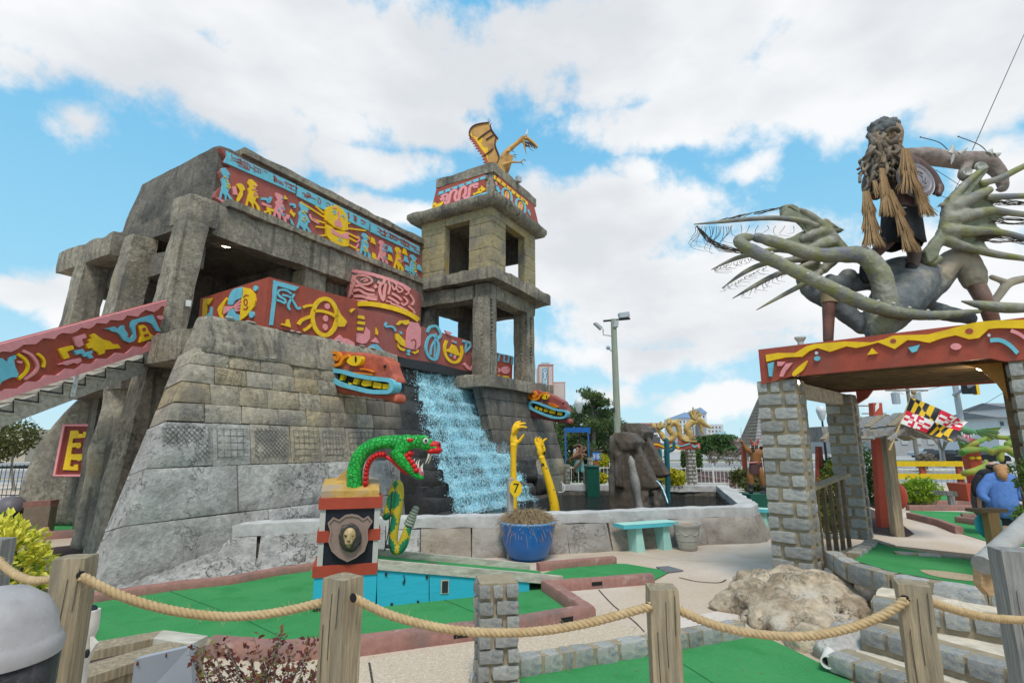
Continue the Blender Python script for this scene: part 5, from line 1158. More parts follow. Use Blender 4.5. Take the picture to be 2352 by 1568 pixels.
mb=MB();d0=A0-UP*.09+rn*.03;mb.bar(d0-UP*.05,dirv*.98,rn*(RW-.05),UP*.05);mb.build('felt_deck',TURF,ramp)
mb=MB();mb.bar(d0+dirv*.30+UP*.002+rn*.1,dirv*.05,rn*(RW-.3),UP*.004);mb.build('deck_gap',WOODB,ramp)
mb=MB();mb.hexa([rz(1218,1338)+rn*.01,rz(1290,1348)+rn*.01,rz(1290,1348)+rn*.12,rz(1218,1338)+rn*.12,rz(1218,1330)+rn*.01,rz(1290,1334)+rn*.01,rz(1290,1334)+rn*.12,rz(1218,1330)+rn*.12])
# ------------------------------------------------------------------ the snake in the chest
def scale_mat(name,col,vs=28,depth=1.0,rough=.4):
    m=bpy.data.materials.new(name);m.use_nodes=True;nt=m.node_tree;N=nt.nodes.new;L=nt.links.new;b=nt.nodes['Principled BSDF'];b.inputs['Roughness'].default_value=rough
    tc=N('ShaderNodeTexCoord');v=N('ShaderNodeTexVoronoi');v.feature='DISTANCE_TO_EDGE';v.inputs['Scale'].default_value=vs;L(tc.outputs['Object'],v.inputs['Vector'])
    mr=N('ShaderNodeMapRange');mr.inputs[2].default_value=.1;L(v.outputs['Distance'],mr.inputs[0])
    n=N('ShaderNodeTexNoise');n.inputs['Scale'].default_value=6;n.inputs['Detail'].default_value=4;L(tc.outputs['Object'],n.inputs['Vector'])
    r_=N('ShaderNodeValToRGB');e=r_.color_ramp.elements;e[0].position=.3;e[1].position=.7;e[0].color=tuple(c*.75 for c in col)+(1,);e[1].color=tuple(min(1,c*1.15) for c in col)+(1,);L(n.outputs[0],r_.inputs[0])
    L(r_.outputs[0],b.inputs['Base Color'])
    bn=N('ShaderNodeBump');bn.inputs['Strength'].default_value=depth;bn.inputs['Distance'].default_value=.02;L(mr.outputs[0],bn.inputs['Height']);L(bn.outputs[0],b.inputs['Normal']);MATS[name]=m; return m
SNK=scale_mat('green_scales',(.012,.40,.045),17,1.0);SRED=mat('snake_red',(.52,.012,.014),.4,.12,8,.3,20)
YS=7.15;ks=ZR['F'][2]*.91875*YS/FPX
def sf(x,y,d=0.0): return P(*zz('F',x,y),YS+d*ks)
snake=thing('snake_sculpture','bright green snake with red belly and open fanged mouth rearing from the chest','snake',sf(455,585))
body=[(458,600,0,64),(452,520,0,64),(450,440,0,63),(456,370,0,62),(478,300,0,60),(520,240,0,58),(585,195,0,55),(660,172,0,53),(740,168,0,56),(800,170,0,62)]
def fills(mb):
    q=cr(body,4);mb.tube([sf(x,y,d) for x,y,d,r in q],[r*ks*.93 for *_,r in q],18)
    for x,y,d,rx,ry,rd in ((850,172,0,75,62,62),(930,165,0,80,52,62),(1000,185,0,65,48,52),(1060,200,0,50,38,42),(985,135,-36,32,22,24),(985,135,36,32,22,24),(820,215,0,60,55,66)):
        mb.ell(sf(x,y,d),(rx*ks,rd*ks,ry*ks),16,10)
    q=cr([(770,220,0,62),(810,290,0,56),(860,350,0,44),(910,400,0,34),(955,432,0,26),(985,440,0,14)],4)
    mb.tube([sf(x,y,d) for x,y,d,r in q],[r*ks for *_,r in q],14)
SK=blob('body',fills,SNK,snake,.013,3)
for i in range(13):                                    # belly plates
    t=i/12;pts_=[(535,560),(536,480),(540,410),(552,350),(580,300),(625,268),(675,262)]
    q=cr(pts_,8);x,y=q[int(t*(len(q)-1))];mb=MB();mb.ell(sf(x,y,-4),(20*ks,44*ks,23*ks),10,7);mb.build('belly_plate',SRED,snake,smooth=180)
mb=MB();q=[(690,262,0,12),(740,290,0,16),(790,335,0,16),(830,375,0,14),(870,405,0,8)];q=cr(q,3);mb.tube([sf(x-6,y+14,d) for x,y,d,r in q],[r*ks for *_,r in q],8);mb.build('throat_stripe',SRED,snake,smooth=180)
for x,y,a in ((843,272,.3),(868,298,.4),(890,322,.5),(908,352,.7),(922,384,.9)):
    for s_ in (-1,1):mb=MB();mb.ell(sf(x,y,s_*26-4),(22*ks,16*ks,19*ks),9,7);mb.build('lip_plate',SRED,snake,smooth=180)
def fillsn(mb):
    mb.ell(sf(1055,190,0),(62*ks,45*ks,30*ks),14,9);mb.ell(sf(1075,230,0),(48*ks,43*ks,30*ks),14,9);mb.ell(sf(1040,238,0),(34*ks,44*ks,22*ks),12,8)
blob('snout',fillsn,SRED,snake,.011,3)
mb=MB();mb.ell(sf(1104,182,-30),(8*ks,6*ks,9*ks),8,6);mb.build('nostril',BLACK,snake)
for s_ in (-1,1):
    mb=MB();mb.ell(sf(996,158,s_*52),(22*ks,14*ks,22*ks),14,10);e=mb.build('eye',mat('eye_white',(.55,.55,.5),.25,.05,8,0),snake,smooth=180)
    mb=MB();mb.ell(sf(998,157,s_*62),(10*ks,7*ks,13*ks),10,8);mb.build('pupil',BLACK,e,smooth=180)
mb=MB();outl=[(850,150),(875,136),(905,150),(880,168)];mb.ell(sf(877,152,-58),(26*ks,8*ks,14*ks),10,6);mb.build('red_patch',SRED,snake,smooth=180)
mb=MB();mb.ell(sf(950,405,-2),(30*ks,20*ks,40*ks),10,8,Matrix.Rotation(R(-35),3,'Y'));mb.build('tongue',mat('pink_tongue',(.62,.12,.2),.4,.1,8,.1),snake,smooth=180)
mb=MB();mb.ell(sf(870,255,0),(40*ks,34*ks,26*ks),10,8);mb.build('mouth_lining',SRED,snake,smooth=180)
TOOTH=mat('ivory',(.66,.60,.50),.4,.08,8,.05)
for x0,y0,x1,y1,d in ((1022,258,990,338,-24),(1036,262,1010,340,20),(940,370,950,300,-20),(970,398,978,328,-18),(925,345,935,305,10),(905,340,915,292,-20),(960,390,968,340,16)):
    mb=MB();xm,ym=(x0+x1)/2+(6 if y1>y0 else -5),(y0+y1)/2;q=cr([(x0,y0,8),(xm,ym,6),(x1,y1,.8)],3);mb.tube([sf(x,y,d) for x,y,r in q],[r*ks for *_,r in q],8);mb.build('fang',TOOTH,snake,smooth=180)
mb=MB();q=cr([(975,405),(1005,440),(1028,485),(1046,522)],3);mb.tube([sf(x,y) for x,y in q],4.5*ks,6);mb.build('feeler',BLACK,snake,smooth=180)
YG,GG=mat('yellow_scale',(.52,.40,.03),.45,.15,6,.2),mat('green_scale',(.02,.20,.09),.45,.15,6,.2)
YT=7.45;kt=ZR['F'][2]*.91875*YT/FPX
def tf(x,y,d=0.0): return P(*zz('F',x,y),YT+d*kt)
tail=thing('snake_tail','yellow and green diamond patterned snake tail with grey rattle beside the ramp','snake tail',tf(775,1030))
q=cr([(662,728,0,6),(690,745,0,24),(712,700,0,36),(735,620,0,38),(752,540,0,36),(775,492,0,34),(790,520,-6,36),(790,600,-10,38),(778,690,-10,36),(762,780,-8,34),(750,870,-6,34),(748,950,-4,35),(775,998,-2,36),(815,965,0,36),(842,890,0,34),(862,820,0,28)],5)
mb=MB();mb.tube([tf(x,y,d) for x,y,d,r in q],[r*kt for *_,r in q],16)
for i in range(len(mb.m)):
    ring,kk=i//16,i%16;a=ring%10;b_=kk%8;mb.m[i]=1 if abs(a-5)/5+abs(b_-4)/4<.95 else 0
mb.build('tail',[YG,GG],tail,smooth=180)
for i in range(7):
    t=i/6;mb=MB();x,y=lerp(868,922,t),lerp(800,675,t);mb.ell(tf(x,y),(lerp(42,26,t)*kt,lerp(36,22,t)*kt,lerp(17,16,t)*kt),14,8,Matrix.Rotation(R(22),3,'Y'));mb.build('rattle_ring',mat('grey_green_paint',(.24,.27,.21),.6,.1,8,.2),tail,smooth=180)
mb=MB();mb.tube([tf(738,545,-45),tf(712,860,-45),tf(680,998,-45)],4*kt,6);mb.tube([tf(690,810,-40),tf(685,1000,-40)],3*kt,6);mb.tube([tf(690,968,-40),tf(760,968,-10)],14*kt,8);mb.build('steel_stay',DARKM,tail)
# ------------------------------------------------------------------ gate: frame a along the front, b back
GA,GB=Vector((.7071,-.7071,0)),Vector((.7071,.7071,0));GO=Vector((3.95,7.28,0))     # front right corner of the left front pillar
def Q(a,b,z): return GO+GA*a+GB*b+UP*z
STONES=[]
for i in range(8):
    mb=MB();mb.rock((1,1,1), lambda p:Vector((p.x-.5,p.y-.5,p.z-.5)),.25,.14,.05,2.6,20+i)
    o=mb.build('block_stone',GRAN,None,smooth=35);o.location=(0,0,0);STONES.append(o.data)
    # centre the mesh on its own middle
    zs=[v.co.z for v in o.data.vertices];mid=(min(zs)+max(zs))/2;k=1/(max(zs)-min(zs))
    for v in o.data.vertices:v.co.z=(v.co.z-mid)*k
    bpy.data.objects.remove(o)
def block(parent,c,ex,ey,size,mats=None,name='block_stone',r=rnd):
    me=r.choice(STONES)
    o=bpy.data.objects.new(name,me);C.objects.link(o);o.parent=parent
    root=parent
    while root.parent is not None:root=root.parent
    ex=Vector(ex);ey=Vector(ey);M_=Matrix((ex*size[0],ey*size[1],UP*size[2])).transposed().to_4x4()
    M_.translation=Vector(c)-Vector(root.location);o.matrix_basis=M_
    return o
def pillar(label,c0,wa,wb,z0,z1,hc,seed,group='stone pillars of the painted gate',ex=GA,ey=GB,cat='pillar',name='stone_pillar'):
    """c0: front right corner; runs wa back along -ex and wb along ey."""
    r=random.Random(seed);cc=c0-ex*wa/2+ey*wb/2;t=thing(name,label,cat,Vector((cc.x,cc.y,z0)),group)
    mb=MB();mb.bar(c0-ex*(wa-.022)+ey*.022+UP*z0,ex*(wa-.044),ey*(wb-.044),UP*(z1-z0));mb.build('mortar_core',MORT,t)
    n=int(round((z1-z0)/hc));h=(z1-z0)/n
    for i in range(n):
        top=(i==n-1);hh=h*(1.0);zc_=z0+h*(i+.5);j=.017*hc/.186
        cut=.36 if i%2 else .64;cut+=r.uniform(-.06,.06)
        # front row: two or three blocks across; right and left returns behind
        fr_=[0,cut,1] if not top else [0,.33,.62,1]
        d=.14
        for u0,u1 in zip(fr_,fr_[1:]):
            w=wa*(u1-u0)-j*2
            pr=r.uniform(-.004,.026)
            block(t,c0-ex*(wa*(1-(u0+u1)/2))+ey*(d/2-pr)+UP*(zc_+r.uniform(-.006,.006)),ex,ey+ex*r.uniform(-.06,.06),(w*r.uniform(.93,1.02),d,hh-j*r.uniform(1.0,2.2)),r=r)
        for side in (0,1):
            cs=[0,.5+r.uniform(-.1,.1),1] if i%2 else [0,1]
            for u0,u1 in zip(cs,cs[1:]):
                L0=d+j+(wb-2*d-2*j)*u0;L1=d+j+(wb-2*d-2*j)*u1
                base=c0-ex*(.06-r.uniform(-.004,.01)) if side else c0-ex*(wa-.06+r.uniform(-.004,.01))
                block(t,base+ey*((L0+L1)/2)+UP*zc_,ex,ey,(.13,L1-L0-j,hh-j*1.6),r=r)
        for u0,u1 in ((0,1-cut),(1-cut,1)):
            block(t,c0-ex*(wa*(1-(u0+u1)/2))+ey*(wb-d/2)+UP*zc_,ex,ey,(wa*(u1-u0)-j*2,d,hh-j*1.6),r=r)
    return t
pillar('grey block stone pillar standing on the tan boulder, front left of the gate',Q(0,0,0),.56,.44,.30,2.9,.186,1)
pillar('grey block stone pillar at the back of the gate, behind the wooden railing',Q(0,2.97,0),.46,.42,.4,2.88,.178,2)
pillar('grey block stone pillar of the gate cut off by the right edge of the picture',Q(2.62,0,0),.48,.44,.55,2.9,.186,3)
gate=thing('painted_gate_beam','red gate canopy beam with wavy yellow trim and timber ceiling','canopy',Q(1.1,1.2,2.9))
plG=(Q(0,-.03,0),-GB)
def gonp(x,y): return onp(x,y,plG)
zb,ztp=2.9,3.36
mb=MB();sh=[gonp(*zz('J',x,y)) for x,y in [(100,268),(755,188),(1240,128),(1975,28)]]
pts=[Q(-.46,-.03,3.36),Q(-.46,-.03,2.86),Q(-.34,-.03,2.87),Q(-.06,-.03,2.93),Q(2.02,-.03,2.95),Q(2.14,-.03,2.9),Q(3.2,-.03,2.9),Q(3.2,-.03,3.36)]
mb.prism(pts,GB*.1);beam=mb.build('fascia',RED,gate)
g=Glyphs('J',plG,beam,.03)
g.poly([(105,312),(190,298),(320,298),(400,250),(450,235),(560,225),(680,215),(870,222),(960,200),(1030,172),(1180,168),(1280,165),(1420,130),(1560,92),(1640,75),(1780,62),(1990,60),(1990,122),(1800,118),(1720,125),(1650,190),(1580,200),(1480,170),(1380,192),(1290,225),(1200,208),(1130,205),(1040,270),(920,222),(840,245),(760,262),(690,250),(570,290),(480,262),(420,285),(370,325),(250,330),(110,362)],YEL,.035)
g.dot(1030,212,22,RED,16,th=.04);g.dot(1580,142,30,RED,20,th=.04)
for x,y in ((472,298),(1722,170)):g.dot(x,y,12,mat('silver_stud',(.5,.52,.55),.4,.1,5,0))
g.poly([(118,375),(165,362),(150,470),(128,465)],BLUE);g.poly([(188,360),(250,362),(220,392),(190,392)],PINK);g.poly([(250,375),(302,368),(250,430),(230,470),(203,468),(218,425)],PINK)
g.poly([(405,352),(380,415),(330,455),(302,465),(306,430)],YEL,smooth=True);g.dot(477,338,22,BLUE,18);g.poly([(875,262),(918,302),(840,312)],YEL);g.poly([(1135,260),(1222,238),(1200,285),(1165,296)],BLUE)
g.dot(1483,252,40,PINK,24);g.line([(1730,208),(1800,205),(1870,240),(1930,300)],30,BLUE);g.line([(1880,135),(1940,160),(1990,195)],26,PINK)
# flat timbers seen from below
for i in range(9):
    b0_=.12+i*.345;mb=MB();mb.bar(Q(-.44,b0_,3.0+.002*i),GA*3.5,GB*.30,UP*.05);mb.build('ceiling_plank',WOODB,gate)
for i in range(8):
    b0_=.40+i*.345;mb=MB();mb.bar(Q(-.42,b0_,2.94),GA*3.4,GB*.045,UP*.058);mb.build('joist',WOODB,gate)
mb=MB();mb.bar(Q(-.3,.05,2.70),GA*.16,GB*3.3,UP*.2);mb.build('side_beam',WOODH,gate)
mb=MB();mb.bar(Q(-.45,3.3,2.95),GA*3.6,GB*.09,UP*.36);mb.build('fascia',RED,gate)
mb=MB();mb.bar(Q(-.455,.08,2.95),GA*.07,GB*3.2,UP*.38);mb.build('fascia',RED,gate)
mb=MB();mb.bar(Q(-.44,.1,3.06),GA*3.6,GB*3.25,UP*.2);mb.build('deck',WOODB,gate)
mb=MB();mb.prism([Q(.02,3.2,2.95),Q(.28,3.2,2.95),Q(.18,3.2,2.82),Q(.02,3.2,2.72)],GB*.08);mb.build('corner_bracket',RED,gate)
mb=MB();mb.bar(Q(2.06,.45,.6),GA*.1,GB*.1,UP*2.4);mb.build('timber_post',WOODB,gate)
mb=MB();mb.prism([Q(2.1,.4,2.98),Q(1.7,.4,2.98),Q(1.9,.4,2.88),Q(2.02,.4,2.7),Q(2.1,.4,2.5)],GB*.05);mb.build('corner_bracket',mat('orange_timber',(.42,.20,.05),.7,.2,4,.3),gate)
BULB=emit('lit_bulb',(1.0,.9,.7),7)
for lab,p,d in (('lit round bulb under the left end of the gate beam',Q(-.06,.16,2.86),0),('lit lamp under the right end of the gate canopy',Q(1.9,.6,2.93),1)):
    t=thing('lamp',lab,'lamp',p);mb=MB();mb.ell(p,(.05,.05,.05),14,10);mb.build('bulb',BULB,t,smooth=180)
    mb=MB();mb.lathe([(.0,0),(.045,0),(.045,.05),(0,.05)],p+UP*.03,12);mb.build('socket',DARKM,t)
    l=bpy.data.lights.new('lamp_light','POINT');l.energy=4;l.color=(1,.8,.5);l.shadow_soft_size=.06;lo_=bpy.data.objects.new('lamp_light',l);C.objects.link(lo_);lo_.parent=t;lo_.location=(0,0,-.08)
cap=thing('vent_cap','small pale vent cap on top of the gate beam','vent',onp(*zz('J',338,230),plG));c=onp(*zz('J',338,235),plG)+GB*.1
mb=MB();mb.lathe([(0,0),(.04,0),(.04,.05),(.075,.1),(.075,.12),(0,.12)],c,14);mb.build('cap',mat('pale_metal',(.5,.5,.48),.5,.05,6,0),cap)
# railing between the two left pillars
rail=thing('railing','brown wooden railing with slanted balusters between the two left gate pillars','railing',Q(-.1,1.5,.35))
mb=MB();a,b=Q(-.12,.5,1.36),Q(-.12,2.5,1.48);mb.bar(a-GA*.07,b-a,GA*.14,UP*.045);mb.build('handrail',WOOD,rail)
for i in range(5):
    p=Q(-.12,.75+i*.36,.3);mb=MB();mb.cbox(p,.07,.05,1.08+.02*i,R(45));mb.build('baluster',WOODB,rail)
# ------------------------------------------------------------------ boulder below the pillar
TANR=mat('tan_boulder',(.57,.455,.325),.9,.4,10,1.0,16,col2=(.27,.20,.13),s2=3.4,mix2=(.45,.66),col3=(.64,.56,.46),s3=2.6,mix3=(.55,.68),bdist=.05,crack=.9,cscale=3.5)
def boulder(c,r,label,seed,m=TANR,amp=.2,seg=110,rings=64,fr=2.2,group=None):
    mb=MB();mb.ell(c,r,seg,rings);o=mb.build('boulder',m,None,smooth=180)
    tag(o,label,'boulder',group);off=o.location
    cl=Vector(c)-off
    for v in o.data.vertices:
        d=(v.co-cl);n=d.normalized();w=v.co+off
        k=abs(nz(w,fr*.7,seed))*1.2+abs(nz(w,fr*1.9,seed+1))*.9+.3*abs(nz(w,fr*4.2,seed+2))+.1*abs(nz(w,fr*9,seed+3))
        v.co=cl+d*(.86+k*amp*1.6/max(.2,sum(r)/3)*.6)
    return o
boulder((3.46,6.88,.0),(.82,.92,.44),'big craggy tan boulder under the front left gate pillar',1)
for i,(x,y,z,r_,lab) in enumerate(((2010,1352,.35,.17,'white craggy rock between the big boulder and the top step'),(2052,1385,.28,.13,'small white rock beside the upper step'),(1965,1478,.1,.2,'pale rock at the left end of the middle step'),(1925,1492,.08,.16,'pale flat rock beside the white pipe'),(1865,1480,.02,.22,'dark tan rock at the rim of the nearest green'))):
    c=G(x,y,z);boulder(c,(r_,r_,r_*.75),lab,10+i,mat('pale_boulder',(.50,.46,.41),.9,.3,6,1.0,8,col2=(.3,.26,.2),s2=3,bdist=.04,crack=.9,cscale=5) if i<4 else TANR,.12,28,18,3)
pp=G(1900,1520,.1);pipe=thing('drain_pipe','white plastic pipe end poking out between rocks beside the steps','pipe',pp)
mb=MB();ax_=Vector((-.55,-.8,.05)).normalized();mb.lathe([(.042,0),(.055,0),(.055,.4),(.042,.4)],pp-ax_*.4,18,ax=ax_,caps=False);mb.lathe([(.042,0),(.042,.38)],pp-ax_*.38,18,ax=ax_,caps=False);mb.build('pipe',mat('white_plastic',(.7,.68,.62),.4,.05,6,0),pipe,smooth=40,recalc=False)
# ------------------------------------------------------------------ steps with block stone risers, raised green with stone kerb
steps=thing('stone_steps','rough stone steps with block risers climbing from the nearest green to the gate','steps',Vector((3.6,5.0,0)))
TREAD=mat('pale_tread_concrete',(.60,.52,.41),.9,.22,9,.6,22,col2=(.36,.30,.23),s2=3,bdist=.015)
for i,(p0,p1,zt_) in enumerate((((1905,1500),(2110,1571),.17),((1985,1441),(2330,1536),.34),((2012,1379),(2330,1428),.51))):
    a,b=G(*p0,zt_),G(*p1,zt_);d=b-a;a=a-d*.05;b=a+d*1.55;d=b-a;L_=d.length;d.normalize();n=Vector((-d.y,d.x,0))
    if n.y<0:n=-n
    mb=MB();mb.rock((L_,1.1,zt_-.03), lambda p:a+d*p.x+n*(p.y+.05)+UP*(p.z-zt_-.0),.16,.02,.02,2,i);mb.build('tread',TREAD,steps,smooth=50)
    s=0;r=random.Random(40+i)
    while s<L_-.1:
        w=min(r.uniform(.17,.32),L_-s);block(steps,a+d*(s+w/2)+n*.08-UP*.075,d,n,(w-.02,.2,.15),r=r);s+=w
    mb=MB();mb.bar(a+n*.02-UP*(zt_),d*L_,n*.3,UP*(zt_-.02));mb.build('mortar_bed',MORT,steps)
tee=thing('stone_kerb','block stone kerb edging the raised green above the steps','kerb',G(2000,1300,.5))
def stonerow(t,px,z,w,h,lr,seed,out=1):
    q=[G(x,y,z) for x,y in px];r=random.Random(seed)
    for a,b in zip(q,q[1:]):
        d=b-a;L_=d.length;d.normalize();n=Vector((-d.y,d.x,0));s=0
        mb=MB();mb.bar(a-n*(w*.4)-UP*(h*1.0),d*L_,n*w*.8,UP*(h*.95));mb.build('mortar_bed',MORT,t)
        while s<L_-.03:
            w_=min(r.uniform(*lr),L_-s)
            if L_-s-w_<lr[0]*.4:w_=L_-s
            block(t,a+d*(s+w_/2)-UP*(h/2)+n*r.uniform(-.01,.01),d,n,(w_-.015,w,h),r=r);s+=w_
stonerow(tee,[(1908,1262),(1958,1290),(2052,1316),(2270,1352),(2420,1374)],.62,.2,.22,(.26,.42),5)
stonerow(tee,[(1960,1268),(2003,1238)],.6,.17,.18,(.2,.3),6);stonerow(tee,[(2003,1236),(2048,1250)],.58,.12,.12,(.2,.3),7)
stonerow(tee,[(2055,1266),(2160,1272),(2260,1280),(2420,1294)],.58,.16,.12,(.2,.3),8)
tb=MB();q=[G(x,y,.555) for x,y in [(1962,1286),(2003,1242),(2045,1254),(2160,1274),(2420,1294),(2440,1376),(2270,1350),(2052,1313)]];tb.add(q,[tuple(range(len(q)))]);tag(tb.build('raised_green',TURF,None,recalc=False,kind='structure'),'green felt of the raised tee at the top of the steps')
tb=MB();q=[G(x,y,.50) for x,y in [(1908,1272),(2003,1236),(2048,1250),(2420,1290),(2440,1384),(2270,1360),(2052,1325),(1955,1300)]];tb.prism([Vector((p.x,p.y,-.05)) for p in q],UP*.54);tag(tb.build('raised_ground',MORT,None,kind='structure'),'raised base below the stone kerb')
q=[G(x,y,.560) for x,y in cr(zl('K',[(1550,568),(1700,575),(1900,600),(2015,625),(2028,650),(1900,650),(1740,630),(1620,605)]),3,True)];mb=MB();mb.add(q,[tuple(range(len(q)))]);tag(mb.build('sand_patch',mat('dry_sand',(.42,.33,.22),.95,.25,40,.4),None,recalc=False,kind='structure'),'sand patch cut into the raised green')
# low kerb row along the nearest green, short stone pillar
row=thing('stone_kerb','low row of block stones between the pebbled path and nearest green','kerb',G(1450,1480,.1))
stonerow(row,[(1185,1506),(1310,1487),(1480,1461),(1600,1440),(1700,1424)],.16,.17,.16,(.19,.28),9)
pa_,pb_=G(1092,1588,.0),G(1190,1566,.0)
PX=Vector((.985,.17,0)).normalized();PY=Vector((-PX.y,PX.x,0))
c0=Vector((P(1196,1500,4.75).x,4.72,0));zt_=P(1150,1336,4.75).z
pillar('short block stone post in the foreground behind the rope',c0-PX*.0,.36,.36,0,zt_,.125,12,group=None,ex=PX,ey=PY,name='stone_post',cat='post')
for i,(x,y) in enumerate(((1112,1560),(1150,1566))):boulder(G(x,y,.05),(.12,.1,.09),('rounded rubble stone at the left foot of the short stone post','rubble stone in front of the short stone post')[i],30+i,GRAN,.1,18,12,4)
# ------------------------------------------------------------------ the monster and the warrior on the gate
MON=mat('grey_green_hide',(.27,.26,.205),.55,.35,8,.8,16,col2=(.21,.215,.07),s2=2.4,mix2=(.44,.6),col3=(.17,.17,.185),s3=2.6,mix3=(.5,.64),bdist=.025,spec=.4)
MONG=mat('slate_hide',(.13,.14,.145),.6,.4,4,.7,12,col2=(.27,.25,.21),s2=3,mix2=(.5,.66),bdist=.03)
FLESH=mat('red_brown_flesh',(.16,.07,.048),.4,.35,5,.5,12,col2=(.23,.15,.115),s2=2,bdist=.02,spec=.4)
YM=7.3;km=ZR['I'][2]*.91875*YM/FPX*.97
def im(x,y,d=0): return P(*zz('I',x,y),YM+d*km)
def tb_(mb,pts,seg=14,n=5):
    q=cr(pts,n);mb.tube([im(x,y,d) for x,y,d,r in q],[max(.004,r*km) for *_,r in q],seg)
    x,y,d,r=pts[-1];mb.ell(im(x,y,d),max(.004,r*km*.98),8,6);x,y,d,r=pts[0];mb.ell(im(x,y,d),r*km*.98,8,6)
mon=thing('monster_statue','grey green winged tentacled monster sprawling on top of the gate','statue',im(1330,1500,40))
def f_body(mb):
    tb_(mb,[(1290,1490,20,85),(1330,1400,60,130),(1420,1280,140,170),(1520,1180,200,160),(1600,1110,220,110)])
    tb_(mb,[(1150,1180,200,60),(1300,1120,220,90),(1450,1080,220,100),(1600,1060,240,70)])
    tb_(mb,[(1550,1250,220,110),(1650,1180,240,100),(1740,1080,220,90),(1830,1030,200,85)])
    tb_(mb,[(1100,1130,200,70),(1060,1200,200,60),(980,1150,220,50)])
    tb_(mb,[(1180,1470,120,40),(1100,1380,160,70),(1000,1290,220,75),(860,1230,280,60),(780,1150,300,30)])
    tb_(mb,[(1600,1330,300,70),(1750,1370,320,60),(1900,1400,320,45)])
blob('body',f_body,MONG,mon,.028,4, lambda co:.012*fz(co,6,2))
def f_tent(mb):
    tb_(mb,[(1290,1500,0,62),(1310,1430,-10,85),(1345,1330,-20,78),(1335,1230,-25,74),(1310,1130,-25,72),(1260,1040,-20,68),(1180,985,-10,62),(1050,985,0,56),(900,985,0,50),(760,950,0,47),(620,900,0,42),(500,875,10,34)],16)
blob('thick_tentacle',f_tent,MON,mon,.018,3, lambda co:.012*fz(co,5,1)+.005*nz(co,22,3))
def f_tent2(mb):
    tb_(mb,[(470,870,10,26),(410,878,-10,38),(385,900,-30,40),(430,935,-50,44),(560,1000,-70,46),(720,1075,-90,46),(900,1160,-110,48),(1080,1250,-130,50),(1250,1320,-140,46),(1420,1360,-120,40),(1600,1380,-60,34),(1780,1372,0,28),(1960,1352,40,14)],16)
t2=blob('long_tentacle',f_tent2,MON,mon,.016,3, lambda co:.009*fz(co,6,2)+.004*nz(co,25,3))
q=cr([(400,888,-62),(460,915,-92),(520,945,-100),(600,970,-118),(670,1012,-124),(750,1062,-132),(835,1108,-150),(910,1137,-156),(970,1165,-160),(1045,1195,-170),(1120,1235,-176),(1210,1262,-182),(1295,1287,-180),(1395,1302,-166),(1500,1330,-130),(1620,1350,-90)],1)
for x,y,d in q:
    mb=MB();mb.ell(im(x,y,d+8),(13*km,9*km,11*km),9,6);mb.build('sucker',mat('pale_sucker',(.42,.42,.38),.5,.1,8,.1),t2,smooth=180)
# wings: membrane of joined fingers
def spike(name,pts,m=MON,seg=10):
    mb=MB();q=cr(pts,5);mb.tube([im(x,y,d) for x,y,d,r in q],[max(.004,r*km) for *_,r in q],seg); return mb.build(name,m,mon,smooth=180)
def f_lw(mb):
    tb_(mb,[(1070,960,180,40),(1010,880,180,36),(940,800,170,32),(860,730,160,26),(790,690,150,17)])
    tb_(mb,[(960,830,170,30),(880,850,170,40),(800,880,165,26)]);tb_(mb,[(1000,900,180,40),(930,920,180,50),(850,950,170,36)]);tb_(mb,[(950,760,170,20),(1010,800,170,15),(1080,825,170,5)])
    tb_(mb,[(1000,1020,180,40),(940,1080,180,33)])
blob('left_wing',f_lw,MON,mon,.02,4, lambda co:.008*fz(co,7,4))
spike('wing_finger',[(900,800,165,24),(780,760,150,22),(620,745,130,19),(450,752,110,17),(280,768,90,14),(92,786,70,4)])
spike('wing_finger',[(860,950,170,29),(700,940,140,24),(520,970,110,20),(360,1010,90,16),(205,1082,70,3)])
spike('wing_finger',[(880,990,180,29),(720,1020,170,24),(560,1040,140,20),(420,1100,110,16),(275,1202,90,3)])
spike('wing_finger',[(900,1020,190,29),(780,1070,180,23),(640,1110,160,20),(500,1180,130,16),(343,1270,110,3)])
spike('wing_finger',[(960,1060,190,26),(880,1130,180,22),(780,1190,170,19),(650,1260,150,14),(500,1345,140,3)])
def f_rw(mb):
    tb_(mb,[(1620,1030,120,36),(1660,940,110,40),(1720,850,100,45),(1740,760,90,42),(1760,660,80,36),(1810,580,70,30),(1890,500,60,26),(1960,440,60,19),(2010,415,60,10)])
    tb_(mb,[(1740,640,90,17),(1700,660,90,12),(1664,685,90,4)]);tb_(mb,[(1780,680,80,50),(1900,620,60,43),(2020,560,40,29)]);tb_(mb,[(1760,760,80,54),(1900,720,60,43),(2060,690,40,26)])
    tb_(mb,[(1740,830,80,50),(1880,830,60,43),(2050,830,40,26)]);tb_(mb,[(1710,880,100,43),(1820,920,80,37),(1950,960,60,29)])
    tb_(mb,[(1640,1040,110,29),(1700,1010,100,22)])
blob('right_wing',f_rw,MON,mon,.022,4, lambda co:.009*fz(co,7,6))
for pts in ([(1960,520,60,24),(2080,490,40,24),(2200,430,20,22),(2400,330,0,16)],[(2000,610,50,24),(2130,605,30,23),(2300,600,10,20),(2450,600,0,14)],[(2040,690,40,24),(2150,710,30,23),(2300,730,10,20),(2450,760,0,14)],[(2030,830,40,26),(2150,850,30,23),(2300,890,10,20),(2450,930,0,14)],[(1930,950,60,30),(2080,985,40,26),(2250,1010,20,20),(2420,1040,0,14)]):
    spike('wing_finger',pts)
WEB=mat('wing_skin',(.24,.25,.17),.6,.35,6,.7,14,col2=(.15,.16,.10),s2=3,mix2=(.45,.65),bdist=.03,streak=((.1,.1,.08),.4))
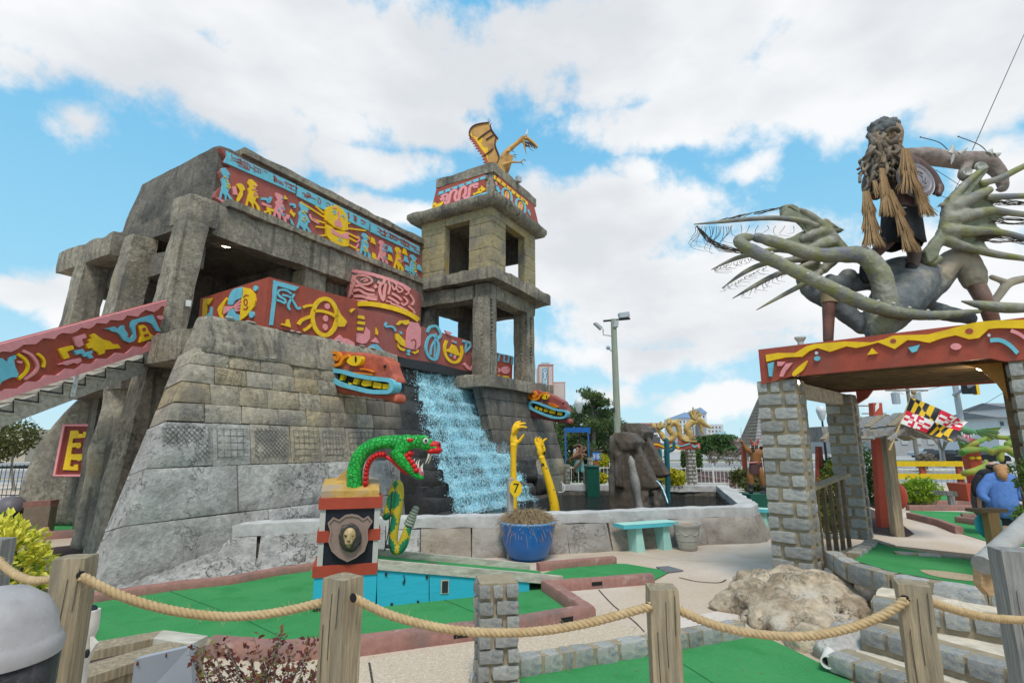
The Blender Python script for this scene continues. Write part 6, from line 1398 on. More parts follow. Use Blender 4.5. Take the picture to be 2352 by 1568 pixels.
def web(A,B,ta=.6,tb2=.6,n=10,sag=.65):
    qa,qb=cr(A,6),cr(B,6);mb=MB();vs=[]
    for i in range(n+1):
        for j in range(7):
            s_=j/6;t=(i/n)*lerp(ta,tb2,s_)*(1-sag*math.sin(math.pi*s_)*(i/n));a=qa[min(len(qa)-1,int(t*(len(qa)-1)))];b=qb[min(len(qb)-1,int(t*(len(qb)-1)))]
            p=im(*[lerp(u,v,s_) for u,v in zip(a[:3],b[:3])]);vs.append(p+Vector((0,.05*math.sin(math.pi*s_)+.02*nz(p,8,2),0)))
    mb.add(vs,[(i*7+j,i*7+j+1,(i+1)*7+j+1,(i+1)*7+j) for i in range(n) for j in range(6)]);o=mb.build('wing_membrane',WEB,mon,smooth=180,recalc=False);q=o.modifiers.new('thickness','SOLIDIFY');q.thickness=.02
LF=[[(940,790,165),(780,760,150),(620,745,130),(450,752,110)],[(860,950,170),(700,940,140),(520,970,110),(360,1010,90)],[(880,990,180),(720,1020,170),(560,1040,140),(420,1100,110)],[(900,1020,190),(780,1070,180),(640,1110,160),(500,1180,130)],[(960,1060,190),(880,1130,180),(780,1190,170),(650,1260,150)]]
for pts,d in (([(672,652),(745,648),(860,712),(1000,796),(1085,822),(1020,836),(1005,855),(1065,925),(1000,930),(940,880),(900,800),(800,755),(668,738)],150),([(640,890),(720,868),(800,832),(905,800),(960,900),(1060,930),(1000,965),(850,962),(760,938)],165),([(1625,1040),(1600,960),(1690,850),(1735,760),(1742,640),(1790,575),(1985,412),(2022,420),(1990,475),(1920,560),(1880,640),(1870,760),(1850,880),(1720,910),(1690,1000)],70)):
    def f_p(mb,pts=pts,d=d):mb.prism([im(x,y,d+.12*(x-pts[0][0])*(-1 if d<100 else 1)*.3) for x,y in pts],(0,.13,0))
    blob('wing_panel',f_p,WEB,mon,.022,4, lambda co:.012*fz(co,7,3))
for a,b,ta in zip(LF,LF[1:],(.42,.7,.6,.6)):web(a,b,ta,ta)
web([(705,660,150),(860,730,160),(940,800,170),(1060,950,180)][::-1],[(930,920,180),(860,880,170),(780,800,160),(720,740,150)],1,1)
RF=[[(1830,590,70),(1960,520,60),(2080,490,40),(2200,430,20),(2400,330,0)],[(1850,640,70),(2000,610,50),(2130,605,30),(2300,600,10)],[(1850,730,70),(2040,690,40),(2150,710,30),(2300,730,10)],[(1830,840,80),(2030,830,40),(2150,850,30),(2300,890,10)],[(1740,890,90),(1930,950,60),(2080,985,40),(2250,1010,20)]]
for a,b,ta in zip(RF,RF[1:],(.55,.8,.8,.7)):web(a,b,ta,ta,sag=.4)
TWIG=mat('dark_twig',(.06,.045,.03),.9,.3,10,.2)
r=random.Random(21);fm=MB()
def fringe(p0,p1,n,ln,sag,d0,d1):
    for i in range(n):
        t=i/max(1,n-1);x,y,d=lerp(p0[0],p1[0],t),lerp(p0[1],p1[1],t),lerp(d0,d1,t);l=ln*r.uniform(.6,1.3)
        q=[(x,y,d),(x+r.uniform(-20,10),y+l*.4,d+r.uniform(-20,20)),(x-l*.25+r.uniform(-30,20),y+l*.8+sag,d+r.uniform(-30,30)),(x-l*.1+r.uniform(-40,80),y+l+sag*1.2,d+r.uniform(-40,40))]
        q=cr(q,3);fm.tube([im(*a) for a in q],[2.4*km*(1-.7*k/len(q)) for k in range(len(q))],4)
fringe((100,800),(330,800),16,130,10,70,90);fringe((340,790),(800,800),9,60,10,95,150);fringe((230,1075),(500,990),16,26,4,70,110);fringe((300,1195),(560,1060),14,26,4,90,130);fringe((400,1240),(700,1100),14,30,4,110,160)
for k in range(16):
    a=r.uniform(0,1);x0,y0=lerp(700,300,a),lerp(665,745,a);q=cr([(x0,y0,140),(x0-60,y0+20+r.uniform(-10,10),130),(x0-130,y0+38+r.uniform(-12,12),120)],3);fm.tube([im(*p) for p in q],2.2*km,4)
for k in range(16):
    q=cr([(110,800,70),(170,870+r.uniform(-20,20),75),(260,930+r.uniform(-25,25),80),(420,968+r.uniform(-14,14),100)],4);fm.tube([im(x+r.uniform(-6,6),y+r.uniform(-6,6),d) for x,y,d in q],2.2*km,4)
for (x0,y0) in ((2060,760),(1960,880),(2060,640)):
    for k in range(14):
        q=cr([(x0+r.uniform(-60,20),y0+r.uniform(-20,20),60),(x0+120,y0+r.uniform(-20,30),40),(x0+320,y0+r.uniform(-30,50),10)],4);fm.tube([im(*p) for p in q],2.2*km,4)
tag(fm.build('twig_fringe',TWIG,mon,recalc=False),kind='stuff')
# legs of the monster
def f_leg(mb):tb_(mb,[(975,1230,120,46),(972,1330,115,44),(970,1430,110,38),(968,1545,100,34)])
blob('leg',f_leg,FLESH,mon,.018,2)
mb=MB();q=[(975,1215,120,58),(975,1300,118,54)];mb.tube([im(x,y,d) for x,y,d,r_ in q],[r_*km for *_,r_ in q],14);mb.build('leather_cuff',mat('tan_leather',(.28,.21,.12),.7,.2,5,.3),mon,smooth=60)
def f_leg2(mb):tb_(mb,[(1900,1130,180,62),(1960,1230,170,58),(2010,1330,160,52),(2040,1420,150,48)])
blob('leg',f_leg2,FLESH,mon,.02,2)
def f_knee(mb):tb_(mb,[(1690,1140,210,80),(1760,1040,200,90),(1850,1010,190,85),(1900,1090,180,88),(1920,1150,180,84)])
blob('trouser_leg',f_knee,mat('pale_rag',(.33,.27,.2),.7,.25,3,.5,8,col2=(.22,.2,.15),s2=2),mon,.022,4, lambda co:.01*fz(co,8,3))
def f_arm2(mb):
    tb_(mb,[(1490,340,120,60),(1600,335,130,62),(1720,355,140,66),(1850,370,140,68),(1970,370,140,66),(2060,420,130,56),(2100,490,120,44),(2110,550,110,30),(2070,560,100,12)])
    tb_(mb,[(1870,400,120,40),(1850,470,100,34),(1875,500,100,16)])
arm_=blob('raised_tentacle',f_arm2,mat('mauve_grey_hide',(.27,.215,.19),.55,.35,7,.7,15,col2=(.18,.13,.11),s2=3,bdist=.02),mon,.02,3, lambda co:.01*fz(co,6,2)+.005*nz(co,24,3))
for x,y,rr_ in ((1880,440,40),(1975,405,42),(1740,455,0)):
    if rr_:mb=MB();c=im(x,y,60);mb.lathe([(0,.0),(rr_*km,0),(rr_*km*.8,.04),(rr_*km*.4,.015),(0,.01)],c+Vector((0,.03,0)),16,ax=(-.2,-1,0));mb.build('sucker',MATS['pale_sucker'],arm_,smooth=40)
for x,y,x1,y1,w in ((1760,330,1790,255,26),(1775,340,1770,395,22),(1740,310,1700,300,14),(1815,330,1880,285,22),(2010,330,2040,290,30),(2050,340,2100,320,26),(1620,300,1625,285,8),(1660,300,1668,284,8),(1550,300,1552,286,8)):
    mb=MB();mb.tube([im(x,y,90),im((x+x1)/2+4,(y+y1)/2,85),im(x1,y1,80)],[w*km,w*km*.6,.003],7);mb.build('thorn',MATS['pale_sucker'],arm_,smooth=60)
for a,b_,c in (((1750,300),(1690,250),(1570,217)),((2020,335),(1960,270),(1818,213))):
    mb=MB();q=cr([a,b_,c],5);mb.tube([im(x,y,85) for x,y in q],3.2*km,5);mb.ell(im(*c,85),6*km,6,4);mb.build('feeler',TWIG,arm_)
spike('side_blade',[(1840,1288,40,6),(1960,1310,30,30),(2120,1330,10,40),(2320,1330,0,30)]);
def f_br(mb):tb_(mb,[(2040,1310,250,26),(2090,1240,250,30),(2150,1170,250,32),(2260,1140,240,28),(2400,1120,240,20)]);tb_(mb,[(2140,1170,250,28),(2090,1150,250,22),(2035,1130,250,20)])
blob('bare_branch',f_br,mat('bleached_branch',(.42,.36,.27),.7,.15,4,.3),mon,.02,2)
# warrior
DREAD=mat('grey_brown_dread',(.15,.125,.10),.8,.5,14,.8,40,col2=(.27,.20,.13),s2=5,rnd=.35,bdist=.01)
RAF=mat('raffia',(.37,.235,.12),.9,.3,14,.4,60,stretch=(6,6,1))
war=thing('warrior_statue','dreadlocked warrior statue with raffia bundles and round shield standing on the monster','statue',im(1450,1090,120))
SKIN=mat('dark_bronze_skin',(.10,.055,.045),.5,.3,4,.3,10,spec=.4)
def f_w(mb):
    tb_(mb,[(1440,700,90,120),(1440,600,90,115),(1430,500,90,125),(1420,400,90,130),(1410,330,90,70),(1390,260,90,45)]);tb_(mb,[(1340,380,90,60),(1250,470,80,50),(1230,560,70,42),(1280,600,20,36)]);tb_(mb,[(1520,390,90,60),(1620,470,100,55),(1680,560,90,46)])
    tb_(mb,[(1370,880,90,50),(1290,960,100,42),(1240,1010,110,38),(1225,1090,120,34)]);tb_(mb,[(1490,870,90,55),(1530,970,100,46),(1520,1050,110,40),(1510,1120,120,36)]);tb_(mb,[(1700,540,60,26),(1690,590,40,22)])
blob('body',f_w,SKIN,war,.02,3)
def f_h(mb):
    tb_(mb,[(1390,270,80,62),(1385,200,80,75),(1380,160,80,66)]);mb.ell(im(1415,205,30),(34*km,40*km,46*km),10,8);tb_(mb,[(1395,175,20,18),(1435,175,20,18),(1455,185,40,10)]);mb.ell(im(1425,215,-6),(16*km,20*km,18*km),8,6);tb_(mb,[(1345,215,20,14),(1400,240,-10,16),(1440,235,0,14)])
hd=blob('head',f_h,mat('wooden_mask',(.27,.185,.12),.7,.3,6,.6,18,bdist=.012),war,.012,2)
hm_=MB();r=random.Random(8)
def f_hair(mb):
    mb.ell(im(1315,165,80),(95*km,95*km,78*km),16,10);mb.ell(im(1375,135,70),(66*km,60*km,42*km),12,8);mb.ell(im(1265,195,80),(45*km,50*km,50*km),10,8)
blob('hair_cap',f_hair,mat('grey_hair',(.13,.135,.135),.85,.35,14,.8,40,bdist=.02),war,.02,1, lambda co:.035*fz(co,11,3))
for i in range(16):
    x,y=1345+r.uniform(-8,30),100;
    mb=MB();mb.tube([im(1375+r.uniform(-25,25),115,60),im(1378+r.uniform(-34,34),88+r.uniform(-6,8),60)],[6*km,2*km],5);mb.build('hair_tuft',TWIG,war)
for i in range(46):
    a=i/45;x0,y0=lerp(1235,1360,r.random()),r.uniform(170,260);d0=r.uniform(-30,60);x=x0;pts=[(x0,y0,d0,15)]
    tx=lerp(1160,1450,r.random());ty=r.uniform(430,600)-abs(tx-1300)*.2
    for k in range(1,7):
        t=k/6;pts.append((lerp(x0,tx,t)+r.uniform(-26,26),lerp(y0,ty,t)+r.uniform(-8,8),d0+r.uniform(-50,20),lerp(17,10,t)))
    mb=MB();q=cr(pts,4);mb.tube([im(*p[:3]) for p in q],[p[3]*km for p in q],7);mb.build('dreadlock',DREAD,war,smooth=180)
for pts in ([(1345,185,-30,14),(1375,165,-45,17),(1415,165,-45,17),(1430,185,-30,14)],[(1335,215,-20,14),(1365,250,-40,18),(1400,240,-40,18),(1425,210,-30,13)],[(1380,270,-20,14),(1345,330,-40,18),(1325,390,-40,16)],[(1380,270,-20,14),(1420,290,-40,20),(1410,320,-44,20),(1370,320,-40,14)],[(1230,370,0,14),(1280,405,-20,18),(1350,400,-30,18),(1410,360,-20,14)]):
    mb=MB();q=cr(pts,4);mb.tube([im(*p[:3]) for p in q],[p[3]*km for p in q],8);mb.build('dreadlock',DREAD,war,smooth=180)
mb=MB();mb.ell(im(1361,294,-48),8*km,7,5);mb.build('red_bead',SRED,war)
def f_k(mb):
    tb_(mb,[(1440,640,80,118),(1445,760,80,130),(1450,900,80,138)],20,3)
KILT=mat('black_cloth',(.022,.022,.024),.85,.4,5,.5,16,bdist=.02)
mb=MB();vs=[];NK=28
for j,(y,rr_) in enumerate(((650,118),(720,124),(800,132),(880,138),(925,142))):
    for k in range(NK):
        a=2*math.pi*k/NK;w=rr_*(1+.05*math.sin(a*7)*j/4);c=im(1440+j*3,y+(10*math.sin(a*5) if j==4 else 0),85);vs.append(c+Vector((math.cos(a)*w*km,math.sin(a)*w*km*.8,0)))
mb.add(vs,[(j*NK+k,j*NK+(k+1)%NK,(j+1)*NK+(k+1)%NK,(j+1)*NK+k) for j in range(4) for k in range(NK)]);kl=mb.build('kilt',KILT,war,smooth=180,recalc=False);sm=kl.modifiers.new('thickness','SOLIDIFY');sm.thickness=.012
mb=MB();vs=[im(1440+math.cos(a)*124,672+8*math.sin(a*3),85+math.sin(a)*100) for a in [2*math.pi*k/24 for k in range(25)]];mb.tube(vs,7*km,6);mb.build('rope_belt',mat('pale_rope',(.45,.42,.36),.8,.2,9,.3),war)
def raffia(top,bot,w0,w1,n,d=-30,layers=1):
    for L_ in range(layers):
        a=L_/layers;y0=lerp(top[1],bot[1],a);x0=lerp(top[0],bot[0],a);y1=lerp(top[1],bot[1],min(1,a+1.25/layers));x1=lerp(top[0],bot[0],min(1,a+1.25/layers));mb=MB()
        for i in range(n):
            an=r.uniform(0,2*math.pi);q=math.sqrt(r.random());ca_,sa_=math.cos(an)*q,math.sin(an)*q;wa,wb_=lerp(w0,w1,a)*.6,lerp(w0,w1,min(1,a+1/layers))
            mb.tube([im(x0+ca_*wa,y0,d+sa_*wa),im((x0+x1)/2+ca_*(wa+wb_)/2,(y0+y1)/2+r.uniform(-5,5),d+sa_*(wa+wb_)/2),im(x1+ca_*wb_*1.15,y1+r.uniform(-24,12),d+sa_*wb_)],[4.2*km,4.0*km,1.5*km],4)
        tag(mb.build('raffia_bundle',RAF,war,smooth=60,recalc=False),kind='stuff')
raffia((1215,570),(1265,930),34,74,130,-20,3);raffia((1320,420),(1360,730),26,56,110,-60,2);raffia((1370,560),(1520,960),30,62,130,-70,3);raffia((1470,290),(1510,580),40,90,120,-70,2);raffia((1530,500),(1625,730),30,56,100,-80,2);raffia((1270,500),(1300,610),20,34,50,-50,1)
SH=mat('pewter',(.27,.25,.27),.5,.2,6,.5,30,metal=.25,bdist=.01);sc_c=im(1535,500,-40);sax=Vector((.12,-1,.08)).normalized();sr=148*km
mb=MB();mb.lathe([(0,.05),(sr*.3,.045),(sr*.72,.03),(sr*.76,.042),(sr*.8,.03),(sr*.96,.012),(sr,.02),(sr,0),(0,-.02)],sc_c,48,ax=sax);sh_=mb.build('shield',SH,war,smooth=40)
qs=Vector((0,0,1)).rotation_difference(sax)
for i in range(40):
    a=2*math.pi*i/40;mb=MB();mb.ell(sc_c+qs@Vector((math.cos(a)*sr*.885,math.sin(a)*sr*.885,.022)),.012,6,4);mb.build('rivet',SH,sh_,smooth=180)
for i in range(16):
    a=r.uniform(0,2*math.pi);q=sr*r.uniform(.1,.6);c=[Vector((math.cos(a+t)*q*(1+.2*t),math.sin(a+t)*q,.045)) for t in (0,.3,.6,.9)];mb=MB();mb.tube([sc_c+qs@v for v in c],.012,5);mb.build('scroll',SH,sh_,smooth=180)
def boot(x,y,d):
    mb=MB();tb_(mb,[(x,y-30,d,40),(x,y+20,d,42),(x+10,y+50,d-30,40),(x+16,y+58,d-70,30)]);mb.build('boot',KILT,war,smooth=180)
boot(1215,1090,120);boot(1510,1090,110)
# guy wires up to the right
wr=MB();
def wire(label,pts,r_=.006):
    mb=MB();mb.tube(pts,r_,5); return tag(mb.build('wire',DARKM,None),label,'wire')
wire('thin steel wire rising from the raised tentacle to the top right corner',[im(1910,300,100),P(2352,80,8.4),P(2380,20,8.5)],.0065)
wire('thin wire from the shield to the right wing',[im(1670,430,0),im(1850,545,60)],.004)
wire('thin wire below the shield to the wing hook',[im(1690,595,0),im(1760,620,60)],.004)
wire('thin wire hanging from the raised tentacle down to the right wing',[im(1840,470,100),im(1780,590,90)],.004)
# ------------------------------------------------------------------ beyond the course: road, fences, houses, trees
ASPH=mat('pale_asphalt',(.24,.235,.23),.95,.12,3,.2,40,col2=(.30,.29,.28),s2=.2,bdist=.005)
def flat(name,x0,x1,y0,y1,z,m,label):mb=MB();mb.add([(x0,y0,z),(x1,y0,z),(x1,y1,z),(x0,y1,z)],[(0,1,2,3)]); return tag(mb.build(name,m,None,recalc=False,kind='structure'),label)
flat('road',-300,300,27,60,.004,ASPH,'pale asphalt street beyond the fence');flat('parking_lot',-300,300,62,150,.005,mat('light_lot',(.36,.35,.34),.95,.1,1,.1),'light car park across the street')
flat('lane_line',-300,300,31.5,31.75,.008,YEL,'double yellow line of the street')
for y0,nm in ((26.6,'near'),(41,'middle'),(60.5,'far')):
    mb=MB();mb.bar((-200,y0,0),(400,0,0),(0,.5 if nm!='middle' else 1.6,0),(0,0,.13));tag(mb.build('kerb',mat('pale_kerb',(.5,.48,.45),.9,.08,5,.2),None),f'long pale kerb at the {nm} side of the street' if nm!='middle' else 'long pale median kerb in the street','kerb')
flat('verge',-60,60,62.2,70,.02,mat('verge_grass',(.10,.15,.05),.95,.3,4,.4,col2=(.22,.2,.1),s2=.6),'thin grass verge beside the car park')
mulch=mat('dark_mulch',(.075,.045,.038),.95,.4,30,.8,60,bdist=.02)
for px,lb in (([(1290,1112),(1500,1085),(1560,1075),(1780,1090),(1800,1150),(1660,1118),(1300,1120)],'mulch bed behind the pool'),([(1900,1180),(1980,1160),(2100,1225),(2010,1225)],'dark mulch strip under the shelter post'),([(85,1262),(235,1246),(225,1268),(75,1282)],'dark mulch strip before the cave'),([(-60,1345),(60,1340),(118,1360),(60,1396),(-60,1420)],'dark mulch under the yellow bush')):
    sheet('mulch_bed',px,.01,mulch,lb)
def fence(label,a,b,h,m,gap=.13,r=.009,ph=2.2,pr=.03):
    a,b=Vector(a),Vector(b);d=b-a;L_=d.length;d.normalize();t=thing('fence',label,'fence',a.lerp(b,.5))
    for z in (.12,h-.08):mb=MB();mb.tube([a+UP*z,b+UP*z],r*1.6,6);mb.build('fence_rail',m,t)
    n=int(L_/gap);mb=MB();mb.tube([(0,0,0),(0,0,h)],r,5);me=None
    for i in range(min(n,280)):
        p=a+d*(i*gap)
        if me is None:
            mb=MB();mb.tube([p,p+UP*h],r,5);o0=mb.build('fence_bar',m,t);me=o0
        else:o=me.copy();C.objects.link(o);o.parent=t;o.location=d*(i*gap)
    for i in range(int(L_/ph)+1):p=a+d*(i*ph);mb=MB();mb.tube([p,p+UP*(h+.08)],pr,8);mb.ell(p+UP*(h+.1),pr*1.3,7,5);mb.build('fence_post',m,t)
    return t
WF=mat('white_fence_paint',(.62,.62,.6),.5,.05,5,0)
fence('white bar fence behind the pirate and the moai heads',(2.2,24.5,0),(14.5,22.5,0),1.05,WF,.16,.012)
fence('white bar fence behind the wooden shelter',(14.8,22.4,0),(24,19,0),1.05,WF,.2,.012)
fence('black bar fence at the far left edge below the stairs',(-24,19.5,0),(-15,21.5,0),1.25,DARKM,.14,.012)
def bpx(mb,x0,x1,yt,yb,Y,dep,mi=0):
    a,b=P(x0,(yt+yb)/2,Y),P(x1,(yt+yb)/2,Y);z1=P(x0,yt,Y).z;z0=max(-.1,P(x0,yb,Y).z);mb.bar((a.x,Y,z0),(b.x-a.x,0,0),(0,dep,0),(0,0,z1-z0),mi)
def bld(label,x0,x1,yt,Y,dep,m,yb=1060,name='building',cat='building',wins=None,wm=None,roof=None,trims=(),wd=.15):
    c=P((x0+x1)/2,1020,Y);t=thing(name,label,cat,Vector((c.x,Y,0)));mb=MB();bpx(mb,x0,x1,yt,yb,Y,dep);mb.build('wall',m,t)
    for (a,b,c_,d,mm) in trims:mb=MB();bpx(mb,a,b,c_,d,Y-.3,.4);mb.build('trim',mm,t)
    if wins:
        for (xa,xb,ya,yb_) in wins:mb=MB();bpx(mb,xa,xb,ya,yb_,Y-wd,wd*2);mb.build('window',wm,t)
    if roof:roof(t)
    return t
HOT=mat('pale_hotel_wall',(.50,.42,.39),.8,.05,.3,.05);HRED=mat('hotel_trim',(.42,.17,.14),.8,.05,1,.05);GLASS=mat('dark_glass',(.06,.07,.085),.2,.2,2,0,spec=.6)
def hot(t):
    mb=MB();bpx(mb,1270,1299,878,1060,255,14);mb.build('wing',HOT,t)
    mb=MB();bpx(mb,1244,1262,832,838,252,6);mb.build('roof_plant',METAL,t)
    for i,ch in enumerate('GRAND'):text(ch,P(1252,853+i*7.2,248.5),(1,0,0),UP,2.3,WHITE,t,th=.1)
    mb=MB();bpx(mb,1246.5,1257.5,846,888,249,.4);mb.build('sign_board',mat('hotel_sign_blue',(.10,.30,.44),.5,.05,1,0),t)
bld('tall pale hotel tower with red trim and a vertical GRAND sign',1237,1272,838,250,18,HOT,roof=hot,trims=((1237,1272,836,839,HRED),(1237,1239,839,1000,HRED),(1259,1261,842,1000,HRED),(1270,1272,839,1000,HRED),(1272,1299,877,879,HRED),(1297.5,1299,879,1000,HRED)))
bld('low pink and white car park building with dark openings behind the moai',1400,1512,973,120,20,mat('pinkish_render',(.46,.33,.29),.8,.06,1,.05),wins=[(1425+i*22,1442+i*22,982,992) for i in range(4)]+[(1425+i*22,1442+i*22,1000,1010) for i in range(4)],wm=GLASS,trims=((1398,1514,971,975,HRED),(1410,1512,994,997,WHITE)))
bld('dark low block right of the car park building',1488,1518,1003,110,10,mat('charcoal_wall',(.10,.09,.09),.8,.1,1,.05))
BLR=mat('blue_roof',(.16,.24,.36),.7,.08,2,.05);WW=mat('white_tower_wall',(.55,.57,.6),.8,.05,.4,.05)
def pyr(t,x0,x1,yt,yb,Y,dep,m):
    a,b,c=P(x0,yb,Y),P(x1,yb,Y),P((x0+x1)/2,yt,Y+dep/2);mb=MB();mb.add([a,b,b+Vector((0,dep,0)),a+Vector((0,dep,0)),(c.x,Y+dep/2,c.z)],[(0,1,4),(1,2,4),(2,3,4),(3,0,4),(3,2,1,0)]);mb.build('roof',m,t)
bld('tall white tower block with two blue pyramid roofs behind the golden dragon',1558,1592,959,350,30,WW,wins=[(1562+i*8,1565+i*8,966+j*9,971+j*9) for i in range(4) for j in range(4)],wm=GLASS,roof=lambda t:(pyr(t,1556,1592,946,959,349,30,BLR)))
bld('tallest white tower block with blue pyramid roof above the dragon head',1594,1626,948,360,30,WW,wins=[(1599+i*8,1602+i*8,954+j*9,959+j*9) for i in range(3) for j in range(5)],wm=GLASS,roof=lambda t:(pyr(t,1592,1626,935,948,359,30,BLR)))
bld('grey white slab hotel right of the two towers',1624,1664,974,340,30,mat('grey_slab',(.48,.5,.51),.8,.05,.4,.05),wins=[(1628+i*8,1631+i*8,979+j*9,983+j*9) for i in range(4) for j in range(3)],wm=GLASS,trims=((1648,1668,990,1000,mat('pale_blue_wall',(.3,.48,.56),.8,.05,1,.05)),))
bld('long low red roofed shop behind the small dark tree',1600,1672,1000,180,20,HRED)
BRW=mat('brown_brick',(.30,.205,.165),.85,.15,1.5,.1);TILE=mat('brown_roof',(.22,.14,.12),.85,.15,2,.1)
def gab(t,x0,x1,yt,yb,Y,dep,m):
    a,b=P(x0,yb,Y),P(x1,yb,Y);z=P(x0,yt,Y).z;mb=MB();mb.prism([a,a+Vector((0,dep,0)),Vector((a.x,Y+dep/2,z))],Vector((b.x-a.x,0,0)));mb.build('roof',m,t)
for x0,x1,yt,Y,lb,w in ((1662,1700,1016,115,'brown house left of the horned statue',BRW),(1694,1752,1014,112,'wider brown house behind the raised fist of the horned statue',BRW),(1620,1760,1004,160,'long cream wall building far behind the brown houses',mat('cream_wall',(.5,.45,.38),.8,.06,1,.05))):
    bld(lb,x0,x1,yt,Y,9,w,name='house',cat='house',wins=[(x0+6+i*12,x0+11+i*12,yt+10,yt+16) for i in range(int((x1-x0)/14))],wm=GLASS,roof=(lambda t,x0=x0,x1=x1,yt=yt,Y=Y:gab(t,x0-2,x1+2,yt-9,yt,Y-.5,10,TILE)) if Y<150 else None)
LW=mat('white_siding',(.6,.61,.62),.7,.05,2,.05);GR=mat('grey_shingle_roof',(.2,.2,.21),.85,.12,3,.1)
bld('white house with grey gable roof at the right edge',2294,2345,958,70,10,LW,name='house',cat='house',wins=[(2300,2306,968,977),(2318,2324,968,977)],wm=GLASS,roof=lambda t:gab(t,2290,2348,941,958,69,10,GR))
bld('taller white house behind the gabled one at the right edge',2326,2380,935,85,10,LW,name='house',cat='house',wins=[(2332,2338,950,960)],wm=GLASS,roof=lambda t:gab(t,2322,2384,920,936,84,10,GR))
bld('long grey warehouse across the street behind the shelter',2040,2215,986,95,30,mat('warehouse_grey',(.34,.34,.34),.8,.08,1,.1),name='warehouse',cat='warehouse',trims=((2040,2215,984,987,METAL),),wins=[(2070+i*30,2085+i*30,996,1020) for i in range(4)],wm=mat('grey_shutter',(.42,.42,.41),.6,.06,3,.05))
bld('beige wall building behind the black fence at the left edge',-120,62,985,45,12,mat('beige_wall',(.52,.43,.33),.85,.06,2,.1))
def car(label,x,Y,m,L_=4.4,yaw=0):
    c=P(x,1045,Y);c.z=0;t=thing('parked_car',label,'car',c,'parked cars');X=Vector((math.cos(yaw),math.sin(yaw),0));Yv=Vector((-X.y,X.x,0))
    pr=[(-2.2,.3),(-2.2,.75),(-1.9,.92),(-1.2,.95),(-.7,1.38),(.7,1.4),(1.35,.95),(2.0,.86),(2.2,.65),(2.2,.3)]
    mb=MB();mb.prism([c-Yv*.85+X*a*L_/4.4+UP*z for a,z in pr],Yv*1.7);mb.build('body',m,t)
    for s in (-1,1):mb=MB();mb.prism([c+Yv*s*.86+X*a+UP*z for a,z in ((-1.05,.97),(-.65,1.32),(.65,1.33),(1.15,.97))],Yv*s*.01);mb.build('window',GLASS,t)
    for a in (-1.35,1.35):
        for s in (-1,1):mb=MB();mb.lathe([(0,0),(.3,0),(.32,.1),(.3,.2),(0,.2)],c+X*a+Yv*(s*.78)-Yv*.1+UP*.32,14,ax=Yv);mb.build('wheel',BLACK,t)
    return t
car('black car parked before the brown houses',1705,88,BLACK);car('dark grey car parked at the far left of the brown houses',1672,92,DARKM);car('silver car on the street behind the shelter post',2126,84,METAL);car('dark car behind the blossoming tree',2163,60,DARKM);car('black car behind the coiled green dragon',2255,56,BLACK);car('dark blue car right of the red dragon post',2225,62,DKBLUE)
# poles
def pole(name,label,cat,x,yt,Y,r0,r1,m,yb=None):
    c=P(x,yt,Y);t=thing(name,label,cat,Vector((c.x,Y,0)));mb=MB();mb.tube([(c.x,Y,0),(c.x,Y,c.z)],[r0,r1],10);mb.build('pole',m,t,smooth=60); return t,c
GW=mat('green_grey_pole',(.30,.33,.25),.8,.2,3,.3,stretch=(6,6,.6))
t,c=pole('light_pole','tall green grey floodlight pole with three lamps behind the moai heads','light pole',1409,733,24,.17,.13,GW)
def M1(x,y,d=0): return P(*((1380+x*.319)*.91875,(760+y*.319)*.91875),24+d)
mb=MB();mb.tube([M1(402,133),M1(612,114)],.05,6);mb.build('cross_arm',DARKM,t)
for pts,nm in (([(525,68),(605,58),(612,95),(535,106)],'floodlight'),([(330,145),(350,142),(400,182),(385,195)],'floodlight'),([(490,130),(525,122),(520,175),(482,178)],'floodlight')):
    mb=MB();mb.prism([M1(x,y,-.2) for x,y in pts],(0,.35,0));mb.build(nm,METAL,t)
mb=MB();mb.tube([M1(400,195),M1(402,240),M1(470,248)],.03,6);mb.build('lamp_arm',METAL,t);mb=MB();mb.tube([M1(568,105),M1(568,118)],.04,6);mb.build('lamp_bracket',METAL,t)
mb=MB();mb.tube([M1(440,340),M1(468,370)],.03,6);mb.ell(M1(440,342),.1,8,6);mb.build('small_lamp',METAL,t);mb=MB();a=M1(468,812,-.2);b=M1(492,848,-.2);mb.bar((a.x,a.y,b.z),(b.x-a.x,0,0),(0,.2,0),(0,0,a.z-b.z));mb.build('control_box',DARKM,t)
LAN=mat('frosted_lantern',(.6,.62,.62),.3,.05,5,0)
for x,yt,Y,lb in ((1330,945,30,'black street lamp with frosted lantern beside the pine'),(1888,962,30,'black street lamp with frosted lantern behind the back gate pillar'),(1837,1012,60,'small distant street lamp before the brown house')):
    t,c=pole('street_lamp',lb,'street lamp',x,yt,Y,.08,.05,BLACK);t['group']='street lamps';mb=MB();mb.lathe([(.06,-.1),(.14,.0),(.26,.45),(.27,.5),(.18,.7),(.03,.78)],c,12);mb.build('lantern',LAN,t,smooth=40)
UW=mat('pole_wood',(.2,.18,.15),.9,.2,3,.2)
t,c=pole('utility_pole','wooden utility pole with grey transformer cans behind the flag','utility pole',2083,885,45,.18,.14,UW);t['group']='utility poles'
for dx,dz in ((-1.4,-1.0),(.4,-1.0)):mb=MB();mb.lathe([(0,0),(.3,0),(.32,.9),(.1,1.05),(0,1.05)],(c.x+dx,44.6,c.z+dz-.6),12);mb.build('transformer',METAL,t)
mb=MB();mb.bar((c.x-2,44.8,c.z-.5),(3.6,0,0),(0,.1,0),(0,0,.12));mb.build('cross_arm',UW,t)
